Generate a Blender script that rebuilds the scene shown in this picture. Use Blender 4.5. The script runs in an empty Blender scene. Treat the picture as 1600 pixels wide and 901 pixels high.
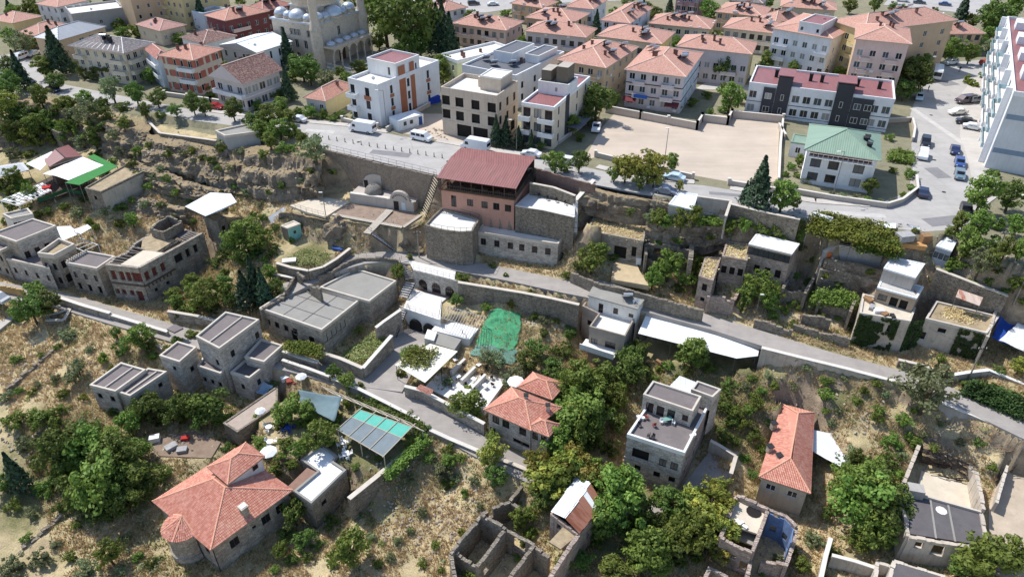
import bpy, math, random
import numpy as np
from mathutils import Vector, Matrix
R = math.radians
random.seed(7); RNG = np.random.default_rng(7)
SC = bpy.context.scene
COL = SC.collection
# ---------------- camera ----------------
FPX, PITCH, CAMZ = 1120.0, R(34), 80.0
cam_d = bpy.data.cameras.new('camera'); cam = bpy.data.objects.new('camera', cam_d); COL.objects.link(cam)
cam.location = (0, 0, CAMZ); cam.rotation_euler = (R(90) - PITCH, 0, 0)
cam_d.sensor_width = 36; cam_d.lens = 36 * FPX / 1600; cam_d.clip_start = 1; cam_d.clip_end = 9000
SC.camera = cam
# ---------------- sky, sun, exposure ----------------
SHX, SHY = 0.54, -0.45                       # shadow offset per metre of height
SUN_EL = math.atan2(1, math.hypot(SHX, SHY)); SUN_AZ = math.atan2(-SHX, -SHY)   # azimuth clockwise from +Y
wd = bpy.data.worlds.new('World'); SC.world = wd; wd.use_nodes = True
wn = wd.node_tree.nodes; bgn = wn['Background']
sky = wn.new('ShaderNodeTexSky'); sky.sky_type = 'NISHITA'; sky.sun_disc = False
sky.sun_elevation=SUN_EL;sky.sun_rotation=SUN_AZ;sky.altitude=1100;sky.dust_density=1.4;sky.air_density=1.0
wd.node_tree.links.new(sky.outputs[0], bgn.inputs[0]); bgn.inputs[1].default_value = 0.15
sd = bpy.data.lights.new('sun', 'SUN'); sd.energy = 3.8; sd.angle = R(0.53); sd.color = (1.0, 0.97, 0.925)
sun = bpy.data.objects.new('sun', sd); COL.objects.link(sun)
sun.rotation_euler = Vector((SHX, SHY, -1)).to_track_quat('-Z', 'Y').to_euler()
SC.view_settings.view_transform = 'Standard'; SC.view_settings.look = 'None'
SC.view_settings.gamma = 1; SC.view_settings.exposure = 0.43
SC.render.engine='CYCLES';SC.cycles.max_bounces=5;SC.cycles.diffuse_bounces=3;SC.cycles.transparent_max_bounces=6
SC.cycles.use_denoising = True

# ---------------- picture <-> place ----------------
_s, _c = math.sin(PITCH), math.cos(PITCH)
def W(px, py, z):
    x = (px - 800) / FPX; y = -(py - 450.5) / FPX
    t = (z - CAMZ) / (-_s + y * _c)
    return Vector((x * t, (_c + y * _s) * t, z))
def scale_at(p):
    return FPX / (p[1] * _c - (p[2] - CAMZ) * _s)       # pixels per metre
# ---------------- colours and materials ----------------
def lin(c):
    out = []
    for v in c[:3]:
        v /= 255.0
        out.append(v / 12.92 if v <= 0.04045 else ((v + 0.055) / 1.055) ** 2.4)
    return (*out, 1.0)
MATS = {}
class N:
    def __init__(s, name):
        s.m = bpy.data.materials.new(name); s.m.use_nodes = True
        s.t = s.m.node_tree; s.n = s.t.nodes; s.b = s.n['Principled BSDF']
    def new(s, typ, **kw):
        n = s.n.new(typ)
        for k, v in kw.items():
            if k in n.inputs.keys() if hasattr(n.inputs, 'keys') else False: n.inputs[k].default_value = v
            else: setattr(n, k, v)
        return n
    def l(s, a, b): s.t.links.new(a, b)
    def mix(s, fac, a, b, mode='MIX'):
        n = s.n.new('ShaderNodeMix'); n.data_type = 'RGBA'; n.blend_type = mode
        for i, v in ((0, fac), (6, a), (7, b)):
            if hasattr(v, 'is_linked'): s.l(v, n.inputs[i])
            else: n.inputs[i].default_value = v
        return n.outputs[2]
    def noise(s, vec, scale, detail=4, rough=0.6):
        n = s.n.new('ShaderNodeTexNoise'); n.inputs['Scale'].default_value = scale
        n.inputs['Detail'].default_value = detail; n.inputs['Roughness'].default_value = rough
        if vec is not None: s.l(vec, n.inputs['Vector'])
        return n.outputs['Fac']
    def ramp(s, fac, lo, hi, a=0.0, b=1.0):
        n = s.n.new('ShaderNodeMapRange'); s.l(fac, n.inputs[0])
        n.inputs[1].default_value=lo;n.inputs[2].default_value=hi;n.inputs[3].default_value=a;n.inputs[4].default_value=b
        return n.outputs[0]
    def pos(s): return s.n.new('ShaderNodeNewGeometry').outputs['Position']
    def uv(s): return s.n.new('ShaderNodeUVMap').outputs[0]
    def math(s, op, a, b=0.0):
        n = s.n.new('ShaderNodeMath'); n.operation = op
        for i, v in enumerate((a, b)):
            if hasattr(v, 'is_linked'): s.l(v, n.inputs[i])
            else: n.inputs[i].default_value = v
        return n.outputs[0]
    def bump(s, h, strength, dist=0.05):
        n=s.n.new('ShaderNodeBump');n.inputs['Strength'].default_value=strength;n.inputs['Distance'].default_value=dist
        s.l(h, n.inputs['Height']); s.l(n.outputs[0], s.b.inputs['Normal'])
    def done(s, col, rough=0.85, spec=0.3):
        if hasattr(col, 'is_linked'): s.l(col, s.b.inputs['Base Color'])
        else: s.b.inputs['Base Color'].default_value = col
        s.b.inputs['Roughness'].default_value = rough; s.b.inputs['Specular IOR Level'].default_value = spec
        return s.m
def tint(c, k): return (min(c[0] * k, 1), min(c[1] * k, 1), min(c[2] * k, 1), 1)
def plain(name, rgb, var=0.25, scale=0.6, rough=0.85, bump=0.3, spots=0.0, spec=0.3, streak=0.0):
    """weathered even surface: blotches, fine grain, optional dark stains and rain streaks"""
    if name in MATS: return MATS[name]
    k = N(name); c = lin(rgb); p = k.pos()
    a = k.noise(p, scale, 5); b = k.noise(p, scale * 9, 4)
    col = k.mix(k.ramp(a, .3, .7), tint(c, 1 - var), tint(c, 1 + var * .6))
    col = k.mix(k.ramp(b, .35, .75, 0, .45), col, tint(c, 1 - var * 1.5), 'MIX')
    if spots: col = k.mix(k.ramp(k.noise(p, scale * 2.3, 6, .7), .56, .68, 0, spots), col, tint(c, .35))
    if streak:
        u=k.uv();mp=k.new('ShaderNodeMapping');k.l(u,mp.inputs[0]);mp.inputs['Scale'].default_value=(2.2,.16,1)
        col = k.mix(k.ramp(k.noise(mp.outputs[0], 1.0, 4, .6), .5, .75, 0, streak), col, tint(c, .5))
    k.bump(b, bump, .04)
    MATS[name] = k.done(col, rough, spec); return MATS[name]
def stone(name, rgb, rgb2, bw=.55, bh=.3, mortar=.02, stain=.4, bump=.8, mort=(120, 112, 100)):
    if name in MATS: return MATS[name]
    k = N(name); u = k.uv(); p = k.pos()
    wob=k.n.new('ShaderNodeTexNoise');wob.inputs['Scale'].default_value=1.6;k.l(u,wob.inputs['Vector'])
    va=k.n.new('ShaderNodeVectorMath');va.operation='MULTIPLY_ADD';k.l(wob.outputs['Color'],va.inputs[0]);va.inputs[1].default_value=(.22,.16,0);k.l(u,va.inputs[2])
    br = k.n.new('ShaderNodeTexBrick'); k.l(va.outputs[0], br.inputs['Vector'])
    br.inputs['Scale'].default_value=1;br.inputs['Brick Width'].default_value=bw;br.inputs['Row Height'].default_value=bh
    br.inputs['Mortar Size'].default_value=mortar;br.inputs['Mortar Smooth'].default_value=.3;br.inputs['Bias'].default_value=0
    br.inputs['Color1'].default_value=lin(rgb);br.inputs['Color2'].default_value=lin(rgb2);br.inputs['Mortar'].default_value=lin(mort)
    n1 = k.noise(p, .35, 6, .65); n2 = k.noise(p, 3.5, 4)
    st = k.new('ShaderNodeMapping'); k.l(u, st.inputs[0]); st.inputs['Scale'].default_value = (.9, .18, 1)
    col = k.mix(k.ramp(n1, .45, .66, 0, stain), br.outputs['Color'], tint(lin(rgb), .4))
    col = k.mix(k.ramp(k.noise(st.outputs[0], 1.0, 5, .65), .52, .72, 0, stain), col, tint(lin(rgb2), .42))
    col = k.mix(k.ramp(n2, .45, .8, 0, .55), col, tint(lin(rgb), 1.3))
    col = k.mix(k.ramp(k.noise(p, 1.1, 4), .55, .7, 0, .4), col, lin((128, 112, 92)))
    h = k.math('SUBTRACT', k.math('MULTIPLY', n2, .6), br.outputs['Fac'])
    k.bump(h, bump, .06)
    MATS[name] = k.done(col, .9, .2); return MATS[name]
def rooftile(name, rgb, rgb2, var=.35, bump=.9):
    """clay tiles: u along the eave, v up the slope, in metres"""
    if name in MATS: return MATS[name]
    k = N(name); u = k.uv(); p = k.pos()
    br = k.n.new('ShaderNodeTexBrick'); k.l(u, br.inputs['Vector']); br.offset = 0.0
    br.inputs['Scale'].default_value=1;br.inputs['Brick Width'].default_value=.26;br.inputs['Row Height'].default_value=.38
    br.inputs['Mortar Size'].default_value = .03; br.inputs['Mortar Smooth'].default_value = .6
    br.inputs['Color1'].default_value=lin(rgb);br.inputs['Color2'].default_value=lin(rgb2);br.inputs['Mortar'].default_value=tint(lin(rgb),.55)
    n1 = k.noise(p, .22, 6, .65); n2 = k.noise(p, 2.6, 4)
    col = k.mix(k.ramp(n1, .42, .72, 0, var), br.outputs['Color'], tint(lin(rgb), .6))
    col = k.mix(k.ramp(n2, .42, .72, 0, var * 1.3), col, lin((214, 188, 172)))
    sx = k.n.new('ShaderNodeSeparateXYZ'); k.l(u, sx.inputs[0])
    w = k.math('SINE', k.math('MULTIPLY', sx.outputs[0], 2 * math.pi / .26))
    s = k.math('FRACT', k.math('DIVIDE', sx.outputs[1], .38))
    k.bump(k.math('ADD', k.math('MULTIPLY', w, .5), k.math('MULTIPLY', s, -.6)), bump, .04)
    MATS[name] = k.done(col, .8, .25); return MATS[name]
def sheet(name, rgb, pitch=.2, rust=0.0, rough=.45, metal=.0, var=.15, rustc=(120, 70, 48)):
    """ribbed metal or plastic sheet, ribs run up the slope"""
    if name in MATS: return MATS[name]
    k = N(name); u = k.uv(); p = k.pos(); c = lin(rgb)
    sx = k.n.new('ShaderNodeSeparateXYZ'); k.l(u, sx.inputs[0])
    w = k.math('SINE', k.math('MULTIPLY', sx.outputs[0], 2 * math.pi / pitch))
    mp = k.new('ShaderNodeMapping'); k.l(u, mp.inputs[0]); mp.inputs['Scale'].default_value = (1.1, .22, 1)
    n1 = k.noise(mp.outputs[0], .9, 5, .65)
    col = k.mix(k.ramp(n1, .3, .7), tint(c, 1 - var), tint(c, 1 + var * .4))
    if rust:col=k.mix(k.ramp(k.noise(mp.outputs[0],.7,6,.7),.62-rust*.25,.72-rust*.2),col,lin(rustc))
    col = k.mix(k.ramp(k.noise(p, 3, 4), .5, .8, 0, .25), col, tint(c, .6))
    k.bump(w, .5, .03); k.b.inputs['Metallic'].default_value = metal
    MATS[name] = k.done(col, rough, .4); return MATS[name]
def gloss(name, rgb, rough=.15, metal=0.0, spec=.5, var=0.0):
    if name in MATS: return MATS[name]
    k = N(name); c = lin(rgb); k.b.inputs['Metallic'].default_value = metal
    col = k.mix(k.ramp(k.noise(k.pos(), .8, 4), .3, .7), tint(c, 1 - var - .03), tint(c, 1 + var + .03))
    MATS[name] = k.done(col, rough, spec); return MATS[name]
def leafmat(name, a, b, c3, trans=.3):
    """leaves: colour differs leaf to leaf and tree to tree"""
    k = N(name)
    at = k.n.new('ShaderNodeAttribute'); at.attribute_name = 'rnd'
    oi = k.n.new('ShaderNodeObjectInfo')
    col = k.mix(at.outputs['Fac'], lin(a), lin(b))
    col = k.mix(k.ramp(k.noise(k.pos(), .55, 3), .42, .68, 0, .55), col, lin(c3))
    hs = k.n.new('ShaderNodeHueSaturation'); k.l(col, hs.inputs['Color'])
    k.l(k.ramp(oi.outputs['Random'],0,1,.468,.522),hs.inputs['Hue']);k.l(k.ramp(oi.outputs['Random'],0,1,.85,1.5),hs.inputs['Value'])
    k.done(hs.outputs[0], .6, .25)
    tr = k.n.new('ShaderNodeBsdfTranslucent'); k.l(hs.outputs[0], tr.inputs[0])
    mx = k.n.new('ShaderNodeMixShader'); mx.inputs[0].default_value = trans
    k.l(k.b.outputs[0],mx.inputs[1]);k.l(tr.outputs[0],mx.inputs[2]);k.l(mx.outputs[0],k.n['Material Output'].inputs[0])
    MATS[name] = k.m; return k.m

# ---------------- mesh collecting ----------------
def uv_for(me):
    """metre UVs: u along the level direction of each face, v up the face"""
    nl = len(me.loops)
    if not nl: return
    co = np.empty(len(me.vertices) * 3); me.vertices.foreach_get('co', co); co = co.reshape(-1, 3)
    nv = np.empty(nl, dtype=np.int32); me.loops.foreach_get('vertex_index', nv)
    nor = np.empty(len(me.polygons) * 3); me.polygons.foreach_get('normal', nor); nor = nor.reshape(-1, 3)
    tot = np.empty(len(me.polygons), dtype=np.int32); me.polygons.foreach_get('loop_total', tot)
    n = np.repeat(nor, tot, axis=0); p = co[nv]
    t = np.stack([-n[:, 1], n[:, 0], np.zeros(nl)], 1); L = np.linalg.norm(t, axis=1)
    flat = L < .05; t[flat] = (1, 0, 0); L[flat] = 1; t /= L[:, None]
    b = np.cross(n, t)
    uv = np.stack([(p * t).sum(1), (p * b).sum(1)], 1)
    lay = me.uv_layers.new(name='UVMap'); lay.data.foreach_set('uv', uv.astype(np.float32).ravel())
class MB:
    def __init__(s, origin=(0, 0, 0)):
        s.v = []; s.f = []; s.m = []; s.o = Vector(origin)
    def add(s, vs, fs, mi=0):
        n=len(s.v);s.v.extend([tuple(v)for v in vs]);s.f.extend([tuple(i+n for i in f)for f in fs]);s.m.extend([mi]*len(fs))
    def quad(s, a, b, c, d, mi=0): s.add((a, b, c, d), ((0, 1, 2, 3),), mi)
    def obox(s, o, ux, uy, uz, mi=0):
        """box from corner o and three edge vectors"""
        o, ux, uy, uz = Vector(o), Vector(ux), Vector(uy), Vector(uz)
        vs = [o, o + ux, o + ux + uy, o + uy]; vs += [v + uz for v in vs]
        s.add(vs, ((3, 2, 1, 0), (4, 5, 6, 7), (0, 1, 5, 4), (1, 2, 6, 5), (2, 3, 7, 6), (3, 0, 4, 7)), mi)
    def box(s, c, sx, sy, sz, ang=0, mi=0):
        """box standing on c (centre of its base)"""
        ca, sa = math.cos(ang), math.sin(ang); ux = Vector((ca, sa, 0)) * sx; uy = Vector((-sa, ca, 0)) * sy
        s.obox(Vector(c) - ux / 2 - uy / 2, ux, uy, (0, 0, sz), mi)
    def prism(s, poly, z0, z1, mi=0, mtop=None, bottom=True):
        """level polygon (counter-clockwise from above) pulled from z0 to z1"""
        n = len(poly); vs = [(p[0], p[1], z0) for p in poly] + [(p[0], p[1], z1) for p in poly]
        s.add(vs, [(i, (i + 1) % n, (i + 1) % n + n, i + n) for i in range(n)], mi)
        s.add(vs[n:], [tuple(range(n))], mi if mtop is None else mtop)
        if bottom: s.add(vs[:n], [tuple(reversed(range(n)))], mi)
    def tube(s, p, q, r, n=6, mi=0, r2=None, caps=True):
        p, q = Vector(p), Vector(q); d = q - p
        if d.length < 1e-6: return
        d.normalize(); a = d.orthogonal().normalized(); b = d.cross(a); r2 = r if r2 is None else r2
        vs = []
        for c, rr in ((p, r), (q, r2)):
            for i in range(n):
                t = 2 * math.pi * i / n; vs.append(c + a * math.cos(t) * rr + b * math.sin(t) * rr)
        fs = [(i, (i + 1) % n, (i + 1) % n + n, i + n) for i in range(n)]
        if caps: fs += [tuple(reversed(range(n))), tuple(range(n, 2 * n))]
        s.add(vs, fs, mi)
    def lathe(s, c, prof, n=16, mi=0, a0=0, a1=2 * math.pi):
        """profile [(radius, height)] turned about the upright through c"""
        c = Vector(c); full = abs(a1 - a0 - 2 * math.pi) < 1e-6; k = n if full else n + 1; vs = []
        for r, h in prof:
            for i in range(k):
                t=a0+(a1-a0)*i/n;vs.append((c.x+r*math.cos(t),c.y+r*math.sin(t),c.z+h))
        fs = []
        for j in range(len(prof) - 1):
            for i in range(n):
                i2 = (i + 1) % k; fs.append((j * k + i, j * k + i2, (j + 1) * k + i2, (j + 1) * k + i))
        s.add(vs, fs, mi)
    def build(s, name, mats, parent=None, smooth=False):
        if not isinstance(mats, (list, tuple)): mats = [mats]
        me = bpy.data.meshes.new(name); o = s.o
        me.from_pydata([(v[0] - o.x, v[1] - o.y, v[2] - o.z) for v in s.v], [], s.f)
        for m in mats: me.materials.append(m)
        if len(mats) > 1: me.polygons.foreach_set('material_index', s.m)
        if smooth: me.polygons.foreach_set('use_smooth', [True] * len(me.polygons))
        me.update(); uv_for(me)
        ob = bpy.data.objects.new(name, me); COL.objects.link(ob)
        if parent is None: ob.location = o
        else: ob.parent = parent
        return ob
def tag(o, label, cat=None, group=None, kind=None):
    if label: o['label'] = label
    if cat: o['category'] = cat
    if group: o['group'] = group
    if kind: o['kind'] = kind
    return o
LAND = []                                             # landmarks for telling alike things apart
def thing(name, label, cat, loc, group=None, lm=None):
    o = bpy.data.objects.new(name, None); COL.objects.link(o); o.location = loc; o.empty_display_size = .5
    tag(o, label, cat, group)
    if lm: LAND.append((lm, Vector(loc)))
    return o
def clone(src, loc=None, rz=0.0, sc=None, parent=None):
    def cp(o, par):
        c = o.copy(); COL.objects.link(c); c.parent = par
        for ch in KIDS.get(o, []): cp(ch, c)
        return c
    if src not in KIDS:
        allc = [src]
        while allc:
            o = allc.pop(); KIDS[o] = list(o.children); allc += KIDS[o]
    r = cp(src, parent)
    if loc is not None: r.location = loc
    r.rotation_euler = (0, 0, rz)
    if sc is not None: r.scale = sc if isinstance(sc, (tuple, list)) else (sc, sc, sc)
    return r
KIDS = {}
def park_away(o):
    """delete a pattern object that was only copied from"""
    for c in list(o.children): park_away(c)
    bpy.data.objects.remove(o)
# ---------------- numpy noise ----------------
def vnoise(x, y, seed=0):
    xi = np.floor(x).astype(np.int64); yi = np.floor(y).astype(np.int64); fx = x - xi; fy = y - yi
    fx = fx * fx * (3 - 2 * fx); fy = fy * fy * (3 - 2 * fy)
    def h(a, b):
        n = (a * 374761393 + b * 668265263 + seed * 1442695041) & 0x7fffffff
        n = ((n ^ (n >> 13)) * 1274126177) & 0x7fffffff
        return (n & 0xffff) / 65535.0
    return(h(xi,yi)*(1-fx)+h(xi+1,yi)*fx)*(1-fy)+(h(xi,yi+1)*(1-fx)+h(xi+1,yi+1)*fx)*fy
def fbm(x, y, seed=0, oct=4):
    s = 0; a = .5; f = 1.0
    for i in range(oct): s = s + a * vnoise(x * f, y * f, seed + i); a *= .5; f *= 2.03
    return s - .47
def rnd(a, b): return random.uniform(a, b)
# ---------------- building kit ----------------
def G3(name, rgb, **k): return plain(name, rgb, **k)
M_FRAME_W=plain('white_frame',(225,225,222),.08);M_FRAME_B=plain('brown_frame',(86,58,44),.15);M_FRAME_D=plain('dark_frame',(58,58,60),.1)
M_GLASS=[gloss('glass_dark',(34,38,42),.08),gloss('glass_blue',(62,72,80),.08),gloss('glass_curtain',(150,150,146),.25),gloss('glass_mid',(88,92,92),.12)]
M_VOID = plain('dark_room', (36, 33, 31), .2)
M_CONC = plain('concrete', (178, 170, 158), .18, .5, spots=.25)
M_WHITEP = plain('white_paint', (226, 224, 219), .1, .5, spots=.12)
M_METAL = gloss('grey_metal', (120, 122, 124), .4, .6); M_DARK = plain('dark_metal', (48, 48, 50), .2)
M_TILE=rooftile('clay_tile_pink',(204,154,136),(184,132,114));M_TILE2=rooftile('clay_tile_orange',(200,142,122),(180,122,104));M_TILE3=rooftile('clay_tile_red',(174,110,98),(158,96,86))
M_RIDGE = plain('ridge_tile', (224, 196, 178), .15)
PADS = []
def rect(A, B, C, z):
    a, b, c = W(*A, z), W(*B, z), W(*C, z)
    u = b - a; L = u.length; u.normalize(); v = Vector((-u.y, u.x, 0)); d = (c - b).dot(v)
    if d < 1: d = 8
    return [a, b, b + v * d, a + v * d]
def inset(poly, d):
    n = len(poly); out = []
    for i in range(n):
        p0, p, p1 = Vector(poly[i - 1][:2]), Vector(poly[i][:2]), Vector(poly[(i + 1) % n][:2])
        e0 = (p - p0).normalized(); e1 = (p1 - p).normalized()
        n0 = Vector((-e0.y, e0.x)); n1 = Vector((-e1.y, e1.x))
        k = 1 + n0.dot(n1)
        out.append(p + (n0 + n1) * (d / max(k, .3)))
    return out
def ring(M, poly, d, z0, z1, mi=0, mit=None):
    """mitred rim of thickness d round a polygon"""
    n = len(poly); inn = inset(poly, d); mit = mi if mit is None else mit
    P = lambda p, z: (p[0], p[1], z)
    for i in range(n):
        j = (i + 1) % n
        M.quad(P(poly[i], z0), P(poly[j], z0), P(poly[j], z1), P(poly[i], z1), mi)
        M.quad(P(inn[j], z0), P(inn[i], z0), P(inn[i], z1), P(inn[j], z1), mi)
        M.quad(P(poly[i], z1), P(poly[j], z1), P(inn[j], z1), P(inn[i], z1), mit)
        M.quad(P(poly[j], z0), P(poly[i], z0), P(inn[i], z0), P(inn[j], z0), mi)
def wallface(M, p, q, z0, z1, ops=(), dep=.16, mi=0, mr=None):
    """upright wall from p to q (outside on the right hand) with real openings (u0,u1,z0,z1)"""
    p,q=Vector((p[0],p[1],0)),Vector((q[0],q[1],0));L=(q-p).length;e=(q-p)/L;n=Vector((e.y,-e.x,0));mr=mi if mr is None else mr
    ops = [(max(a, .05), min(b, L - .05), max(c, z0 + .02), min(d, z1 - .05)) for a, b, c, d in ops]
    ops = [o for o in ops if o[1] - o[0] > .1 and o[3] - o[2] > .1]
    us=sorted({0,L,*[v for o in ops for v in o[:2]]});zs=sorted({z0,z1,*[v for o in ops for v in o[2:]]})
    P = lambda u, z, d=0: p + e * u - n * d + Vector((0, 0, z))
    for j in range(len(zs) - 1):
        run = None
        for i in range(len(us) - 1):
            cu, cz = (us[i] + us[i + 1]) / 2, (zs[j] + zs[j + 1]) / 2
            hole = any(o[0] < cu < o[1] and o[2] < cz < o[3] for o in ops)
            if not hole and run is None: run = us[i]
            if hole and run is not None:M.quad(P(run,zs[j]),P(us[i],zs[j]),P(us[i],zs[j+1]),P(run,zs[j+1]),mi);run=None
        if run is not None: M.quad(P(run, zs[j]), P(L, zs[j]), P(L, zs[j + 1]), P(run, zs[j + 1]), mi)
    for a, b, c, d in ops:
        M.quad(P(a,c),P(b,c),P(b,c,dep),P(a,c,dep),mr);M.quad(P(a,d,dep),P(b,d,dep),P(b,d),P(a,d),mr)
        M.quad(P(a,c),P(a,c,dep),P(a,d,dep),P(a,d),mr);M.quad(P(b,c,dep),P(b,c),P(b,d),P(b,d,dep),mr)
    return p, e, n
WIN = {}
def window_mesh(w, h, style, gi):
    key = (round(w, 2), round(h, 2), style, gi)
    if key in WIN: return WIN[key]
    M = MB(); t = .07
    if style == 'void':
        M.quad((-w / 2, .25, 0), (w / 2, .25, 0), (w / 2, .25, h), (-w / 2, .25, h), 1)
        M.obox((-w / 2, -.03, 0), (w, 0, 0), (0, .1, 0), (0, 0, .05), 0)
    else:
        M.quad((-w / 2, .04, 0), (w / 2, .04, 0), (w / 2, .04, h), (-w / 2, .04, h), 1)
        for x in([-w/2,w/2-t]+([-t/2]if w>.9 else[])):M.obox((x,-.02,0),(t,0,0),(0,.07,0),(0,0,h),0)
        for z in (0, h - t): M.obox((-w / 2 + t, -.015, z), (w - 2 * t, 0, 0), (0, .06, 0), (0, 0, t), 0)
        if style == 'sill': M.obox((-w / 2 - .1, -.3, -.1), (w + .2, 0, 0), (0, .26, 0), (0, 0, .09), 2)
        if style=='shut':M.obox((-w/2+t,.0,h*.55),(w-2*t,0,0),(0,.03,0),(0,0,h*.4),2)
    fm = {'d': M_FRAME_D, 'b': M_FRAME_B}.get(style[0], M_FRAME_W) if style != 'void' else M_CONC
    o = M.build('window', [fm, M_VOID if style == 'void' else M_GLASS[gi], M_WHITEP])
    me = o.data; bpy.data.objects.remove(o); WIN[key] = me; return me
def put_window(parent, pos, e, w, h, style='w', gi=None, dep=.16, name='window'):
    """window in an opening: pos = middle of its sill on the wall face"""
    me = window_mesh(w, h, style, random.choice((0, 0, 1, 2, 3)) if gi is None else gi)
    o = bpy.data.objects.new(name, me); COL.objects.link(o); o.parent = parent
    n = Vector((e.y, -e.x, 0))
    o.location=Vector(pos)-n*(dep-.05)-parent.location;o.rotation_euler=(0,0,math.atan2(e.y,e.x));return o
def hip_roof(M, poly, z, rise, over, gable=None, flatten=0.5, mi=0, mu=1):
    """hipped roof over a 4-gon; gable: 0 = ridge runs along edge 0, 1 = along edge 1. Returns ridge segments"""
    P = [Vector((p[0], p[1], z)) for p in inset(poly, -over)]; a, b, c, d = P
    L0, L1 = (b - a).length, (c - b).length
    along0 = (L0 >= L1) if gable is None else (gable == 0)
    if not along0: a, b, c, d = b, c, d, a; L0, L1 = L1, L0
    m1,m2=(a+d)/2,(b+c)/2;k=(m2-m1).normalized()*(min(L1*flatten,L0*.48)if gable is None else 0)
    r1, r2 = m1 + k + Vector((0, 0, rise)), m2 - k + Vector((0, 0, rise))
    M.quad(a, b, r2, r1, mi); M.quad(c, d, r1, r2, mi)
    M.add((b,c,r2),((0,1,2),),mi if gable is None else 2);M.add((d,a,r1),((0,1,2),),mi if gable is None else 2)
    dz = Vector((0, 0, -.16))
    for p, q in ((a, b), (b, c), (c, d), (d, a)): M.quad(p + dz, q + dz, q, p, mu)
    M.quad(d + dz, c + dz, b + dz, a + dz, mu)
    segs = [(r1, r2)]
    if gable is None: segs += [(a, r1), (d, r1), (b, r2), (c, r2)]
    return segs, (a, b, c, d, r1, r2)
def roof_point(R6, s, t, side=0):
    """point on a long slope: s along 0..1, t up 0..1"""
    a, b, c, d, r1, r2 = R6
    lo = (a.lerp(b, s) if side == 0 else d.lerp(c, s)); return lo.lerp(r1.lerp(r2, s), t)
M_BRICKC = plain('chimney_brick', (128, 88, 76), .2, 2)
def chimney(root, roof, p, e, w=.55, h=1.1, mat=None):
    M = MB(root.location); p = Vector(p); ang = math.atan2(e.y, e.x)
    M.box(p-Vector((0,0,.8)),w,w,h+.8,ang);M.box(p+Vector((0,0,h)),w+.18,w+.18,.12,ang,1)
    return M.build('chimney', [mat or M_BRICKC, M_DARK], roof)
M_PANEL = gloss('solar_panel', (40, 46, 66), .15); M_TANK = gloss('tank_metal', (190, 192, 194), .35, .5)
def solar(root, roof, p, ang):
    """roof water heater: tilted panel and lying tank on a frame"""
    M=MB(root.location);p=Vector(p);ux=Vector((math.cos(ang),math.sin(ang),0));uy=Vector((-ux.y,ux.x,0));z=Vector((0,0,1))
    M.obox(p - ux * .95 - uy * .9 + z * .25, ux * 1.9, uy * 1.5 + z * .95, Vector((0, -.05, .07)), 0)
    M.tube(p - ux * .8 + uy * .75 + z * 1.5, p + ux * .8 + uy * .75 + z * 1.5, .28, 8, 1)
    for s in (-.8, .8):
        M.tube(p+ux*s+uy*.75-z*.4,p+ux*s+uy*.75+z*1.3,.04,4,2);M.tube(p+ux*s-uy*.85-z*.4,p+ux*s-uy*.85+z*.3,.04,4,2)
    return M.build('water_heater', [M_PANEL, M_TANK, M_METAL], roof)
def dish(root, parent, p, ang, r=.42):
    M=MB(root.location);p=Vector(p);d=Vector((math.cos(ang),math.sin(ang),.55)).normalized();a=d.orthogonal().normalized();b=d.cross(a);c=p+Vector((0,0,.85));n=10
    vs=[c-d*.1]+[c+(a*math.cos(i*2*math.pi/n)+b*math.sin(i*2*math.pi/n))*r+d*.05 for i in range(n)]
    M.add(vs,[(0,i+1,(i+1)%n+1)for i in range(n)]);M.tube(p,c-d*.1,.035,5);M.tube(c,c+d*.4,.025,4)
    return M.build('satellite_dish', M_WHITEP, parent)
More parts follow.
